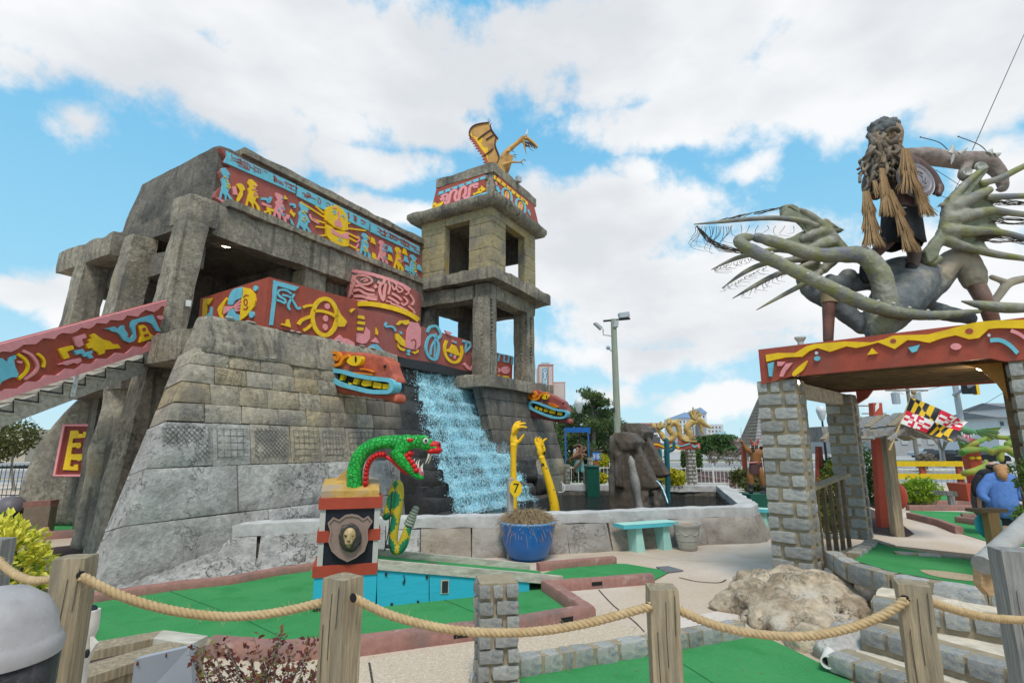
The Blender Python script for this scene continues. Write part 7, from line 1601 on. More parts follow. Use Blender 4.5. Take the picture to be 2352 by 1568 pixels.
for x,yt,Y,lb in ((1967,915,60,'thin utility pole left of the red totem'),(2005,935,70,'utility pole with one cross arm close behind the red totem'),(2285,955,90,'distant utility pole with two cross arms by the white house')):
    t,c=pole('utility_pole',lb,'utility pole',x,yt,Y,.15,.12,UW);t['group']='utility poles'
    for k in ((1,) if Y<80 else (1,2)):mb=MB();mb.bar((c.x-1.6,Y-.1,c.z-.9*k),(3.2,0,0),(0,.1,0),(0,0,.14));mb.build('cross_arm',UW,t)
t,c=pole('traffic_signal','grey traffic signal mast with black yellow backed signal head','traffic signal',2190,860,36,.22,.17,METAL)
z_=P(2190,907,36);mb=MB();mb.tube([z_,P(2238,880,34.5)],.12,8);mb.build('mast_arm',METAL,t);a=P(2222,892,35)
mb=MB();mb.bar(a-Vector((.25,.1,.35)),(.75,0,0),(0,.3,0),(0,0,.7));sg_=mb.build('signal_head',BLACK,t);mb=MB();mb.bar(a+Vector((.5,-.12,-.4)),(.2,0,0),(0,.34,0),(0,0,.8));mb.build('backplate',YEL,t)
t,c=pole('street_pole','pale steel pole on the street right of the shelter post','pole',2155,985,50,.22,.2,METAL,1)
for a,b in (((2075,905),(1940,820)),((2095,905),(2230,860)),((2195,960),(2340,880))):wire(f'thin overhead wire seen under the gate canopy, ending near {"the left plank edge" if a[0] < 2090 else ("the signal arm" if a[0] < 2100 else "the right pillar")}',[P(*a,45),P((a[0]+b[0])/2,(a[1]+b[1])/2+4,42),P(*b,40)],.018)
# foliage
def leaves(mb,blobs,n,size,rr,flat_=.0,mi=None,shell=.55):
    tot=sum(b[1][0]*b[1][1]*b[1][2] for b in blobs)
    for c,rd in blobs:
        k=max(8,int(n*(rd[0]*rd[1]*rd[2])/tot));c=Vector(c)
        for _ in range(k):
            d=Vector((rr.gauss(0,1),rr.gauss(0,1),rr.gauss(0,1))).normalized();q=(shell+(1-shell)*rr.random())*(1+.12*rr.gauss(0,1))
            p=c+Vector((d.x*rd[0],d.y*rd[1],d.z*rd[2]))*q;s=size*rr.uniform(.6,1.3)
            a=Vector((rr.gauss(0,1),rr.gauss(0,1),rr.gauss(0,1)*(1-flat_))).normalized();b=a.orthogonal().normalized();b=(Matrix.Rotation(rr.uniform(0,6.28),3,a)@b);h=a.cross(b)
            mb.add([p-a*s,p+b*s*.42+h*s*.12,p+a*s,p-b*s*.42+h*s*.12],[(0,1,2),(0,2,3)],mi(rr) if mi else 0)
def plant(name,label,cat,base,blobs,n,size,m,seed,trunk=None,tm=None,group=None,mi=None,flat_=0):
    t=thing(name,label,cat,base,group);mb=MB();leaves(mb,blobs,n,size,random.Random(seed),flat_,mi);o=mb.build('foliage',m,t,recalc=False)
    if trunk:
        mb=MB()
        for pts,r0,r1 in trunk:q=cr(pts,4);mb.tube(q,[lerp(r0,r1,i/(len(q)-1)) for i in range(len(q))],7)
        mb.build('trunk',tm or UW,t,smooth=60)
    return t
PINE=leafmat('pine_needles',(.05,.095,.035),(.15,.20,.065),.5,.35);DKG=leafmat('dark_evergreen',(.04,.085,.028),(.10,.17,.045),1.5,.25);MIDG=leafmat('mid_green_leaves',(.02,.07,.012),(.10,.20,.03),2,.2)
YLG=leafmat('yellow_green_leaves',(.25,.28,.01),(.62,.52,.03),3,.25);CON_=leafmat('conifer_spray',(.02,.06,.01),(.10,.17,.02),2,.1);OLV=leafmat('olive_leaves',(.05,.065,.015),(.16,.16,.05),2.5,.15)
def pine(label,x,yt,Y,w,seed,lean=0):
    b=P(x,1040,Y);b.z=0;top=P(x+lean,yt,Y);r=random.Random(seed);bl=[];tr=[([b,b.lerp(top,.5)+Vector((.2,0,0)),top],.28,.05)]
    H=top.z
    for i in range(34):
        t=.12+.88*(i/33);a=r.uniform(0,6.28);L_=w*(1.05-t)**.7*r.uniform(.45,1.05)+.3;c=b.lerp(top,t);e=c+Vector((math.cos(a)*L_,math.sin(a)*L_,r.uniform(-.1,.35)))
        tr.append(([c-UP*.2,c.lerp(e,.5)-UP*.05,e],.07,.02));bl.append((e,(.75*r.uniform(.6,1.1),.75*r.uniform(.6,1.1),.28)));bl.append((c.lerp(e,.55)+UP*.05,(.6,.6,.25)))
    return plant('pine_tree',label,'pine tree',b,bl,6500,.12,PINE,seed,tr,group='pines behind the pool')
pine('tall ragged pine with open top between hotel and floodlight pole',1352,906,34,2.6,1,6);pine('bushier pine directly left of the floodlight pole',1385,950,38,3.6,2);pine('pine half hidden behind the right serpent head',1312,948,36,2.8,3,-4)
b=P(1640,1045,75);b.z=0
plant('windswept_tree','flat topped dark evergreen tree leaning right below the dragon head','tree',b,[(P(1622,1022,75),(2.2,2,1.0)),(P(1640,1008,75),(2.6,2,.55)),(P(1658,1004,75),(2.2,1.6,.4)),(P(1660,1030,75),(1.8,1.6,.9)),(P(1640,1030,75),(2.2,2,.9))],5000,.28,DKG,6,[([b+Vector((.6,0,0)),P(1650,1030,75),P(1640,1012,75)],.25,.1),([b+Vector((-.6,0,0)),P(1634,1030,75)],.25,.1)])
for i in range(5):
    x=1570+i*9;b=P(x,1055,40);b.z=0;plant('clipped_conifer',['leftmost','second','middle','fourth','rightmost'][i]+' of five green columnar conifers under the golden dragon beam','conifer',b,[(b+UP*.75,(.22,.3,.9))],700,.09,CON_,20+i,group='conifers under the dragon arch')
for x,y,Y,r_,lb in ((1703,1096,18.5,.36,'large round clipped shrub left of the horned statue'),(1728,1112,17.5,.3,'round clipped shrub behind the left leg of the horned statue'),(1743,1118,16.5,.3,'low round shrub between the legs of the horned statue'),(1764,1118,17,.3,'round shrub right of the horned statue beside the pillar')):
    c=P(x,y,Y);plant('round_shrub',lb,'shrub',Vector((c.x,c.y,0)),[(Vector((c.x,c.y,max(.3,c.z))),(r_*1.15,r_,r_*.85))],1900,.05,OLV,int(x),[([(c.x,c.y,0),(c.x,c.y,.4)],.04,.03)],group='round clipped shrubs')
for x,y,Y,rx,lb in ((1545,1098,18,.42,'yellow leaved bush behind the turquoise cactus'),(1378,1098,19,.25,'small yellow bush right of the dark green box'),(1381,1058,30,.5,'lime green bush behind the blue notice board')):
    c=P(x,y,Y);plant('yellow_bush',lb,'bush',Vector((c.x,c.y,0)),[(Vector((c.x,c.y,max(.3,c.z))),(rx,rx,rx*.8))],1400,.06,YLG,int(x))
c=P(1290,1060,27);plant('dark_conifer','dark narrow conifer at the right foot of the temple','conifer',Vector((c.x,27,0)),[(Vector((c.x-.1,27,1.0)),(.5,.5,1.1)),(Vector((c.x-.2,27,1.9)),(.25,.25,.8)),(Vector((c.x+.7,27.3,.7)),(.5,.5,.8))],3500,.08,DKG,44)
c=P(1985,1085,14.5);plant('evergreen_bush','tall glossy green bush between back pillar and red totem','bush',Vector((c.x,14.5,0)),[(Vector((c.x,14.5,1.25)),(.42,.4,.75)),(Vector((c.x+.18,14.5,.9)),(.4,.4,.5)),(Vector((c.x-.15,14.6,1.6)),(.25,.3,.35))],2600,.05,MIDG,45,[([(c.x,14.5,0),(c.x,14.5,1)],.03,.02)])
c=P(1908,1110,12);plant('golden_conifer','feathery golden green conifer behind the wooden railing','conifer',Vector((c.x,12,0)),[(Vector((c.x,12,.9)),(.32,.3,.5)),(Vector((c.x+.1,12,1.35)),(.2,.2,.3)),(Vector((c.x-.1,12,.5)),(.35,.3,.4))],2600,.05,leafmat('golden_spray',(.05,.09,.01),(.22,.22,.03),3,.2),46,[([(c.x,12,0),(c.x,12,1)],.03,.02)])
c=P(1912,1075,15);plant('dark_bush','dark green bush close behind the golden conifer','bush',Vector((c.x,15,0)),[(Vector((c.x,15,1.2)),(.3,.3,.45))],900,.06,MIDG,47)
c=P(2110,1115,18);plant('lime_bush','bright lime green bush before the yellow fence','bush',Vector((c.x,18,0)),[(Vector((c.x,18,.5)),(.65,.5,.42))],1500,.07,leafmat('lime_leaves',(.12,.22,.01),(.34,.48,.04),3,.3),48)
b=P(2168,1052,48);b.z=0;r=random.Random(50);br_=[([b,b+UP*1.5],.16,.12)];bl=[]
for i in range(16):
    a=r.uniform(0,6.28);e=b+UP*r.uniform(2.3,4.2)+Vector((math.cos(a),math.sin(a),0))*r.uniform(.3,1.6);br_.append(([b+UP*1.4,(b+UP*1.8).lerp(e,.5),e],.06,.015));bl.append((e,(.5,.5,.4)))
plant('blossom_tree','small white blossoming street tree behind the flag','tree',b,bl,2200,.085,leafmat('white_blossom',(.4,.38,.33),(.7,.68,.62),3,.2),51,br_)
for x,lb in ((2028,'left'),(2128,'right')):
    b=P(x,1062,40);b.z=0;plant('bare_shrub',f'bare twiggy shrub on the verge, {lb} one behind the yellow fence','shrub',b,[(b+UP*.9,(.7,.6,.5))],700,.09,leafmat('dry_twig_'+lb,(.12,.09,.06),(.28,.23,.17),3,.1),x,[([b,b+UP*.7],.08,.04)],group='bare shrubs on the verge')
for x,lb in ((1785,'left'),(1820,'middle'),(1850,'right')):
    b=P(x*.0+1640+(x-1785)*1.0,1062,52);b.z=0;plant('bare_shrub',f'bare twiggy street shrub before the parked cars, {lb} one of three','shrub',b,[(b+UP*.8,(.8,.6,.7))],500,.09,MATS['dry_twig_left'],x,[([b,b+UP*.8],.06,.03)],group='bare shrubs by the road')
c=P(42,985,24);plant('olive_shrub','loose olive green shrub behind the rough wall at the left edge','shrub',Vector((c.x,24,0)),[(Vector((c.x,24,2.3)),(1.0,.8,.8)),(Vector((c.x-.6,24,1.8)),(.7,.7,.6))],2200,.09,OLV,60,[([(c.x+.3,24,0),(c.x,24,1),(c.x,24,2)],.07,.03)])
# golden dragon on its stone arch
YD=21;kd=ZR['M'][2]*.91875*YD/FPX
def dm_(x,y,d=0): return P(*zz('M',x,y),YD+d)
arch=thing('dragon_arch','small red painted beam on block stone pillars carrying the golden dragon','arch',Vector((dm_(1735,900).x,YD,0)))
pld=(Vector((0,YD-.25,0)),Vector((0,-1,0)));mb=MB();mb.prism([onp(*zz('M',x,y),pld) for x,y in ((1400,822),(2070,818),(2078,905),(1402,908))],(0,1.3,0));bmn=mb.build('beam',RED,arch)
g=Glyphs('M',pld,bmn,.03);g.line([(1408,855),(1450,840),(1520,860),(1580,885),(1640,870),(1700,850),(1780,890)],20,YEL);g.line([(1535,835),(1620,860),(1720,835),(1800,865),(1930,830)],16,BLUE);g.line([(1960,850),(1990,875),(2030,855)],22,BLUE);g.dot(1990,880,9,YEL);g.dot(2050,865,14,PINK,30)
for x0,x1,dy in ((1405,1485,0),(1870,1985,0),(1985,2095,.9)):
    a,b=dm_(x0,910),dm_(x1,910);z1=a.z;ex_=Vector((1,0,0));ey_=Vector((0,1,0));rr=random.Random(x0);n=13;h=z1/n;w=b.x-a.x
    mb=MB();mb.bar((a.x+.03,YD-.17+dy,0),(w-.06,0,0),(0,.34,0),(0,0,z1));mb.build('mortar_core',MORT,arch)
    for i in range(n):
        cu=[0,.4+.2*(i%2)+rr.uniform(-.05,.05),1]
        for u0,u1 in zip(cu,cu[1:]):block(arch,Vector((a.x+w*(u0+u1)/2,YD-.05+dy,h*(i+.5))),ex_,ey_,(w*(u1-u0)-.02,.36,h-.025),r=rr)
gd=thing('golden_dragon','golden looping sea dragon sculpture with spiky mane on the red arch','dragon',dm_(1700,815))
def gt(mb,pts,seg=12):
    q=cr(pts,5);mb.tube([dm_(x,y,d) for x,y,d,r_ in q],[r_*kd*.86 for *_,r_ in q],seg)
    for p in (pts[0],pts[-1]):mb.ell(dm_(*p[:3]),p[3]*kd,8,6)
def f_g(mb):
    gt(mb,[(1530,700,0,40),(1580,770,0,48),(1660,780,0,52),(1700,720,0,50),(1660,660,0,48),(1630,600,0,46),(1680,545,0,50),(1750,560,0,48),(1780,640,0,45),(1790,720,0,48),(1850,770,0,55),(1930,760,0,58),(1920,690,0,60),(1890,630,0,56),(1920,560,0,54),(1990,520,0,58),(2050,520,0,50)])
    gt(mb,[(2040,500,0,60),(2100,530,0,46),(2160,580,0,32),(2225,605,0,16)]);gt(mb,[(2060,540,0,34),(2090,610,0,26),(2100,680,0,16),(2165,725,0,7)]);gt(mb,[(1860,790,-.15,26),(1950,800,-.25,20),(2020,800,-.3,16)]);gt(mb,[(1530,700,0,36),(1490,650,0,28),(1430,590,0,20)])
blob('body',f_g,GOLD,gd,.03,2, lambda co:.012*nz(co,9,1)+.006*nz(co,22,2))
r=random.Random(70)
for x0,y0,n,sp,ln in ((1500,610,12,(-1.6,-.2),110),(1430,590,4,(-2.6,-1.2),70),(1640,540,6,(-2.2,-1.2),75),(1740,545,5,(-1.9,-.9),65),(2000,480,14,(-2.6,-.9),150),(2010,520,5,(-3.3,-2.4),90)):
    for i in range(n):
        a=lerp(sp[0],sp[1],i/max(1,n-1))+r.uniform(-.15,.15);l=ln*r.uniform(.6,1.1);x,y=x0+r.uniform(-20,20),y0+r.uniform(-15,15);d=r.uniform(-.12,.12);mb=MB()
        mb.tube([dm_(x,y,d),dm_(x+math.cos(a)*l*.5+4,y+math.sin(a)*l*.5,d),dm_(x+math.cos(a+.2)*l,y+math.sin(a+.2)*l,d)],[24*kd,17*kd,3*kd],6);mb.build('mane_spike',GOLD,gd,smooth=60)
for i in range(6):mb=MB();x,y=2150+i*14,618+i*5;mb.tube([dm_(x,y),dm_(x+2,y+26)],[6*kd,1*kd],5);mb.build('tooth',TOOTH,gd)
# cactus
YC=16.5;kc=ZR['M'][2]*.91875*YC/FPX;CACT=mat('teal_cactus_paint',(.015,.11,.13),.5,.25,3,.4,14,col2=(.02,.20,.19),s2=1.5,stretch=(4,4,.5))
def cc_(x,y): return P(*zz('M',x,y),YC)
cact=thing('cactus_statue','tall turquoise cactus statue with two raised arms','statue',Vector((cc_(1620,1390).x,YC,0)))
def f_c(mb):
    for pts in ([(1625,1640,34),(1615,1200,36),(1605,920,38)],[(1612,1000,34),(1606,860,36),(1600,780,32)],[(1610,1215,26),(1560,1200,28),(1520,1130,30),(1512,1000,30),(1510,915,26)],[(1625,940,22),(1680,920,24),(1706,880,24),(1708,810,20)]):
        q=cr(pts,4);mb.tube([cc_(x,y) for x,y,r_ in q],[r_*kc for *_,r_ in q],12);x,y,r_=pts[-1];mb.ell(cc_(x,y),r_*kc,10,8)
blob('body',f_c,CACT,cact,.02,2)
# blue frame, green box, notice board, small pillars, pirate with octopus
BLF=mat('blue_frame_paint',(.015,.12,.42),.5,.1,4,.1);YB=21
def bm_(x,y,Y=YB): return P(*zz('M',x,y),Y)
frm=thing('blue_gate_frame','plain bright blue wooden gate frame around the pirate statue','frame',Vector((bm_(360,1300).x,YB,0)))
for nm,(x0,x1,yt,yb) in (('post',(182,214,670,1400)),('post',(505,538,670,1400)),('lintel',(180,538,606,672))):
    a,b=bm_(x0,yt),bm_(x1,yb);mb=MB();z0=max(0,b.z);mb.bar((a.x,YB,z0),(b.x-a.x,0,0),(0,.2,0),(0,0,a.z-z0));mb.build(nm,BLF,frm)
gb_=thing('green_box','dark green painted box beside the pirate statue','box',Vector((bm_(590,1370,17.5).x,17.5,0)));a,b=bm_(488,1165,17.5),bm_(692,1165,17.5);DKGRN=mat('dark_green_paint',(.01,.085,.055),.5,.15,4,.15)
mb=MB();mb.prism([(a.x,17.5,0),(bm_(640,1165,17.5).x,17.3,0),(b.x,17.9,0),(b.x-.3,18.2,0),(a.x,18.1,0)],(0,0,a.z));mb.build('body',DKGRN,gb_);mb=MB();mb.prism([(a.x-.02,17.48,a.z),(bm_(640,1165,17.5).x,17.28,a.z),(b.x+.02,17.9,a.z),(b.x-.3,18.22,a.z),(a.x-.02,18.12,a.z)],(0,0,.05));mb.build('lid',DKGRN,gb_)
nb_=thing('notice_board','blue notice board with white print on a red post','sign',Vector((bm_(624,1100,23).x,23,0)));a,b=bm_(568,955,23),bm_(680,1060,23)
mb=MB();mb.bar((a.x,23,b.z),(b.x-a.x,0,0),(0,.04,0),(0,0,a.z-b.z));bo=mb.build('board',mat('notice_blue',(.03,.18,.55),.5,.1,3,0),nb_);mb=MB();c=bm_(624,1060,23);mb.bar((c.x-.06,23.03,0),(.12,0,0),(0,.08,0),(0,0,c.z));mb.build('post',RED,nb_)
for i in range(9):
    z=lerp(b.z+.06,a.z-.06,i/8)
    for x0,x1 in ((.06,.42),(.5,.92)):mb=MB();w=(b.x-a.x);mb.bar((a.x+w*x0,22.99,z-.012),(w*(x1-x0)*r.uniform(.6,1),0,0),(0,.006,0),(0,0,.012));mb.build('print_line',WHITE,bo)
for x0,x1,yt,lb in ((505,575,1030,'little grey stone pillar right of the pirate statue'),(178,252,1125,'little grey stone pillar at the temple foot left of the pirate'),(440,500,1130,'low grey stone pillar behind the green box')):
    a,b=bm_(x0,yt,20),bm_(x1,yt,20);pillar(lb,Vector((b.x,20,0)),b.x-a.x,.3,0,a.z,.14,x0,group='little stone pillars by the pirate',ex=Vector((1,0,0)),ey=Vector((0,1,0)))
YP=19.5;kp=ZR['M'][2]*.91875*YP/FPX
def pm(x,y,d=0): return P(*zz('M',x,y),YP+d*kp)
def limb(mb,f,k,pts,seg=10):
    q=cr(pts,4);mb.tube([f(x,y,d) for x,y,d,r_ in q],[r_*k for *_,r_ in q],seg)
    for p in (pts[0],pts[-1]):mb.ell(f(*p[:3]),p[3]*k,8,6)
pir=thing('pirate_statue','pirate statue in aqua trousers wrapped in brown octopus tentacles holding a small chest','statue',Vector((pm(370,1330).x,YP,.15)))
AQC=mat('aqua_cloth',(.20,.42,.42),.7,.15,4,.2);BRN=mat('brown_tentacle',(.17,.085,.05),.5,.3,5,.3);SKN=mat('tan_skin_paint',(.36,.2,.12),.6,.1,5,.1)
blob('body', lambda mb:(limb(mb,pm,kp,[(372,1080,0,52),(370,1000,0,55),(365,940,0,50)]),limb(mb,pm,kp,[(365,930,0,20),(362,890,0,30)]),limb(mb,pm,kp,[(325,950,0,24),(308,1010,-20,20),(340,1030,-50,16)]),limb(mb,pm,kp,[(410,950,0,24),(455,985,0,20),(470,1005,-20,14)])),SKN,pir,.02,2)
blob('shirt', lambda mb:(limb(mb,pm,kp,[(330,930,4,36),(330,1010,4,34),(335,1060,4,30)]),limb(mb,pm,kp,[(405,940,4,34),(415,1010,4,32)])),mat('pale_shirt',(.45,.5,.5),.7,.1,4,.2),pir,.02,2)
blob('trousers', lambda mb:(limb(mb,pm,kp,[(372,1085,0,62),(350,1140,0,46),(335,1215,0,32)]),limb(mb,pm,kp,[(380,1085,0,60),(405,1140,0,44),(418,1215,0,30)])),AQC,pir,.02,2)
for x in (328,412):mb=MB();q=[(x,1220,0,24),(x,1300,0,22),(x,1322,-20,24)];limb(mb,pm,kp,q);mb.build('boot',BLACK,pir,smooth=180)
mb=MB();mb.ell(pm(360,880,6),(36*kp,34*kp,40*kp),12,8);mb.tube([pm(335,880),pm(330,940)],14*kp,6);mb.tube([pm(392,880),pm(398,940)],14*kp,6);mb.build('hair',BLACK,pir,smooth=180);mb=MB();mb.ell(pm(358,905,-26),(24*kp,18*kp,28*kp),10,8);mb.build('face',SKN,pir,smooth=180)
mb=MB();mb.bar(pm(328,1035,-60),Vector((64*kp,0,0)),(0,.2,0),UP*(55*kp));mb.build('small_chest',mat('tan_wood_paint',(.34,.18,.06),.6,.2,5,.2),pir)
for pts in ([(200,1110,-20,5),(215,1070,-30,12),(260,1040,-50,16),(330,1010,-70,18),(400,960,-70,18),(415,890,-60,16),(380,850,-40,15),(300,875,-20,10)],[(310,1305,-40,8),(295,1230,-50,14),(330,1160,-70,18),(400,1080,-76,18),(420,1000,-76,18),(380,950,-70,16),(400,900,-70,12)],[(420,950,-40,18),(465,920,-20,16),(470,885,-10,13),(430,880,0,9)],[(360,1020,-60,20),(420,980,-70,16),(480,1000,-60,14)]):
    mb=MB();limb(mb,pm,kp,pts,9);mb.build('tentacle',BRN,pir,smooth=180)
mb=MB();a=G(*zz('M',285,1385));mb.bar((pm(285,1300).x-.1,YP-.6,0),(1.3,0,0),(0,1.3,0),(0,0,.15));mb.build('base',mat('light_green_base',(.12,.36,.14),.8,.1,4,.2),pir)
# horned red-brown statue on green plinth
YH=15;kh=ZR['N'][2]*.91875*YH/FPX
def hn(x,y,d=0): return P(*zz('N',x,y),YH+d*kh)
dev=thing('horned_statue','bronze bare chested horned statue raising one fist on a dark green plinth','statue',Vector((hn(1430,1530).x,YH,0)))
BZS=mat('orange_bronze_skin',(.30,.13,.045),.5,.3,4,.2,8,col2=(.20,.085,.03),s2=3)
blob('body', lambda mb:(limb(mb,hn,kh,[(1390,1090,0,68),(1395,1020,0,72),(1400,960,0,78)],14),limb(mb,hn,kh,[(1395,930,0,34),(1385,890,0,40),(1382,850,0,40)]),limb(mb,hn,kh,[(1330,950,0,36),(1265,900,0,30),(1220,840,0,25),(1200,810,-4,22),(1198,800,-20,22)]),limb(mb,hn,kh,[(1470,960,0,42),(1520,1020,0,34),(1545,1120,0,28),(1545,1190,0,22)]),limb(mb,hn,kh,[(1345,1200,0,55),(1325,1300,0,48),(1330,1400,0,36)]),limb(mb,hn,kh,[(1440,1200,0,58),(1470,1300,0,50),(1500,1420,0,36)])),BZS,dev,.018,2)
mb=MB();NK=20;vs=[]
for j,(y,rx) in enumerate(((1075,78),(1110,86),(1180,92),(1255,92))):
    for k in range(NK):a=2*math.pi*k/NK;vs.append(hn(1390+math.cos(a)*rx,y+(6*math.sin(3*a) if j==3 else 0),math.sin(a)*rx*.75))
mb.add(vs,[(j*NK+k,j*NK+(k+1)%NK,(j+1)*NK+(k+1)%NK,(j+1)*NK+k) for j in range(3) for k in range(NK)]+[tuple(range(NK))]);mb.build('loincloth',mat('maroon_cloth',(.075,.035,.035),.7,.2,5,.3),dev,smooth=50,recalc=False)
mb=MB();limb(mb,hn,kh,[(1305,1098,-40,7),(1380,1094,-70,7),(1465,1086,-40,7)],6);mb.build('belt',PINK,dev)
mb=MB();mb.ell(hn(1382,880,-16),(44*kh,40*kh,58*kh),12,9);mb.build('mask',mat('dark_mask',(.05,.03,.03),.4,.3,6,.3),dev,smooth=180)
for x,y,rx,ry,m in ((1355,850,22,12,REDH),(1405,850,22,12,REDH),(1355,890,16,16,DKGRN),(1405,890,16,16,DKGRN),(1378,870,5,60,PINK),(1370,935,24,14,BLACK)):mb=MB();mb.ell(hn(x,y,-52),(rx*kh,8*kh,ry*kh),8,6);mb.build('mask_marking',m,dev,smooth=180)
for s_ in (-1,1):mb=MB();x=1380+s_*40;limb(mb,hn,kh,[(x-s_*6,830,0,20),(x+s_*6,790,0,15),(x+s_*18,755,0,4)],8);mb.build('horn',REDH2,dev,smooth=180);mb=MB();limb(mb,hn,kh,[(1380+s_*46,880,-20,6),(1380+s_*62,870,-40,5),(1380+s_*54,900,-50,2)],6);mb.build('tusk',WHITE,dev)
for x,y in ((1330,1420),(1505,1450)):mb=MB();limb(mb,hn,kh,[(x,y-20,0,38),(x,y+50,0,34),(x-4,y+80,-40,32)],10);mb.build('boot',DARKM,dev,smooth=180)
mb=MB();limb(mb,hn,kh,[(1188,610,-20,3),(1196,780,-20,4)],5);mb.build('rod',METAL,dev)
a=hn(1280,1525);b=hn(1640,1525);mb=MB();mb.bar((a.x-.1,YH-.4,0),(b.x-a.x+.2,0,0),(0,.9,0),(0,0,max(.12,a.z+.0)));mb.build('plinth',DKGRN,dev)
# steep shingled hut
YR=19;
def hr(x,y): return P(*zz('N',x,y),YR)
hut=thing('shingled_hut','open hut with steep grey shingled roof on red timber legs','hut',Vector((hr(1500,1000).x,YR,0)))
e0,e1,ap=hr(1255,862),hr(1830,862),hr(1560,90);n=17;GSH=mat('grey_shingle',(.29,.27,.285),.9,.2,5,.4,14,col2=(.22,.205,.215),s2=2,stretch=(4,4,1));wx=(e1.x-e0.x);r=random.Random(77);cx0=(e0.x+e1.x)/2
for i in range(n):
    t0,t1=i/n,(i+1.25)/n;k0,k1=1-t0,max(0,1-min(1,t1));z0,z1=lerp(e0.z,ap.z,t0),lerp(e0.z,ap.z,min(1,t1));w0,w1=wx/2*k0,wx/2*k1
    mb=MB();mb.hexa([Vector((cx0-w0-.02,YR-w0-.02,z0)),Vector((cx0+w0,YR-w0-.02,z0)),Vector((cx0+w0,YR+w0,z0)),Vector((cx0-w0,YR+w0,z0)),Vector((cx0-w1,YR-w1,z1)),Vector((cx0+w1,YR-w1,z1)),Vector((cx0+w1,YR+w1,z1)),Vector((cx0-w1,YR+w1,z1))]);o=mb.build('roof_course',MORT if False else UW,hut)
    x=cx0-w0;
    while x<cx0+w0*.35:
        w=r.uniform(.16,.28);u0,u1=(x-cx0)/max(w0,.01),min(1,(x+w-cx0-.012)/max(w0,.01));a=Vector((cx0+u0*w0,YR-w0-.03,z0));b=Vector((cx0+u1*w0,YR-w0-.03,z0));c=Vector((cx0+u1*w1,YR-w1-.01,z1));d=Vector((cx0+u0*w1,YR-w1-.01,z1));o_=Vector((0,.03,-.0));dz=UP*r.uniform(-.03,.02)
        mb=MB();mb.hexa([a+dz,b+dz,b+dz+o_,a+dz+o_,d,c,c+o_,d+o_]);mb.build('shingle',GSH,hut);x+=w
for xa,xb,yb in ((1275,1310,1330),(1470,1540,1340),(1560,1620,1340),(1480,1600,1000),(1420,1470,1330)):mb=MB();a=hr(xa,865);b=hr(xb,yb);mb.tube([a+Vector((0,.3,0)),Vector((b.x,YR+.3,max(0,b.z)))],.09,4);mb.build('leg',RED,hut)
# ------------------------------------------------------------------ small winged dragon on the tower roof
YS2=18.3;ke=ZR['E'][2]*.91875*YS2/FPX*1.02
def ez_(x,y,d=0): return P(*zz('E',x,y),YS2+d*ke)
TAN=mat('tan_dragon_paint',(.50,.27,.075),.55,.25,2,.3,8,col2=(.24,.11,.06),s2=1.6,mix2=(.55,.7));MARK=mat('brown_stripe',(.09,.04,.035),.6,.2,4,.1)
wd=thing('winged_dragon','tan dragon sculpture with one raised yellow edged wing on the tower roof','dragon',ez_(830,1400))
def wingp(name,pts,m,d0,th):mb=MB();mb.prism([ez_(x,y,d0+(x-600)*.25) for x,y in pts],Vector((-.03,th,0))); return mb.build(name,m,wd)
W1=[(530,230),(400,245),(300,258),(200,305),(130,380),(108,470),(150,560),(200,610),(260,690),(330,800),(420,910),(470,1040),(520,1180),(560,1260),(680,1260),(740,1100),(765,960),(690,800),(690,680),(748,585),(650,470),(590,380),(560,270)]
wg=wingp('wing',W1,TAN,60,.1)
wingp('wing_yellow_edge',[(165,440),(185,530),(300,560),(420,560),(370,690),(430,770),(520,780),(510,900),(520,1030),(540,1130),(590,1170),(570,1260),(530,1230),(470,1060),(410,930),(330,810),(260,700),(190,600),(140,500)],YEL,54,.05)
e=[(150,545),(200,600),(260,690),(330,800),(420,910),(470,1040),(520,1180),(550,1250)];tri=[]
for (x0,y0),(x1,y1) in zip(cr(e,2),cr(e,2)[1:]):tri+=[(x0,y0),((x0+x1)/2-52,(y0+y1)/2+26)]
wingp('wing_red_edge',tri+[(560,1250)]+[(x+38,y-6) for x,y in e[::-1]],REDH,50,.05)
for pts in ([(570,270),(600,390),(690,520),(745,585)],[(300,600),(420,500),(590,380)],[(480,600),(560,550),(650,490)],[(690,560),(680,740),(765,980),(720,1120)],[(420,960),(560,860),(640,780)],[(110,460),(140,370),(230,290),(400,245),(540,230)],[(150,560),(112,470)]):
    mb=MB();q=cr(pts,4);mb.tube([ez_(x,y,44+(x-600)*.25) for x,y in q],[lerp(12,20,math.sin(3.14*i/(len(q)-1)))*ke for i in range(len(q))],7);mb.build('wing_rib',MARK,wd,smooth=180)
for x0,y0,x1,y1 in ((525,235,530,145),(550,240,580,170),(570,275,615,240)):mb=MB();limb(mb,ez_,ke,[(x0,y0,50,10),((x0+x1)/2,(y0+y1)/2,50,8),(x1,y1,50,3)],6);mb.build('wing_claw',MARK,wd)
blob('body', lambda mb:(limb(mb,ez_,ke,[(810,1420,0,110),(800,1250,0,110),(850,1080,0,100),(880,950,0,80),(960,840,0,62),(1080,740,0,55),(1180,660,0,55),(1270,580,0,60),(1330,560,0,62)],14),limb(mb,ez_,ke,[(1330,560,0,56),(1430,610,0,40),(1530,690,0,34),(1590,760,0,28),(1580,810,0,12)]),limb(mb,ez_,ke,[(1290,620,0,44),(1320,720,0,30),(1340,840,0,20),(1360,920,0,10)]),limb(mb,ez_,ke,[(860,1170,-60,50),(960,1120,-80,42),(1050,1090,-80,30),(1150,1095,-80,24),(1240,1090,-80,20),(1270,1050,-80,18),(1310,1045,-80,12)]),limb(mb,ez_,ke,[(840,1000,-60,50),(900,880,-60,36),(980,840,-70,22),(1060,850,-80,14)])),TAN,wd,.03,2)
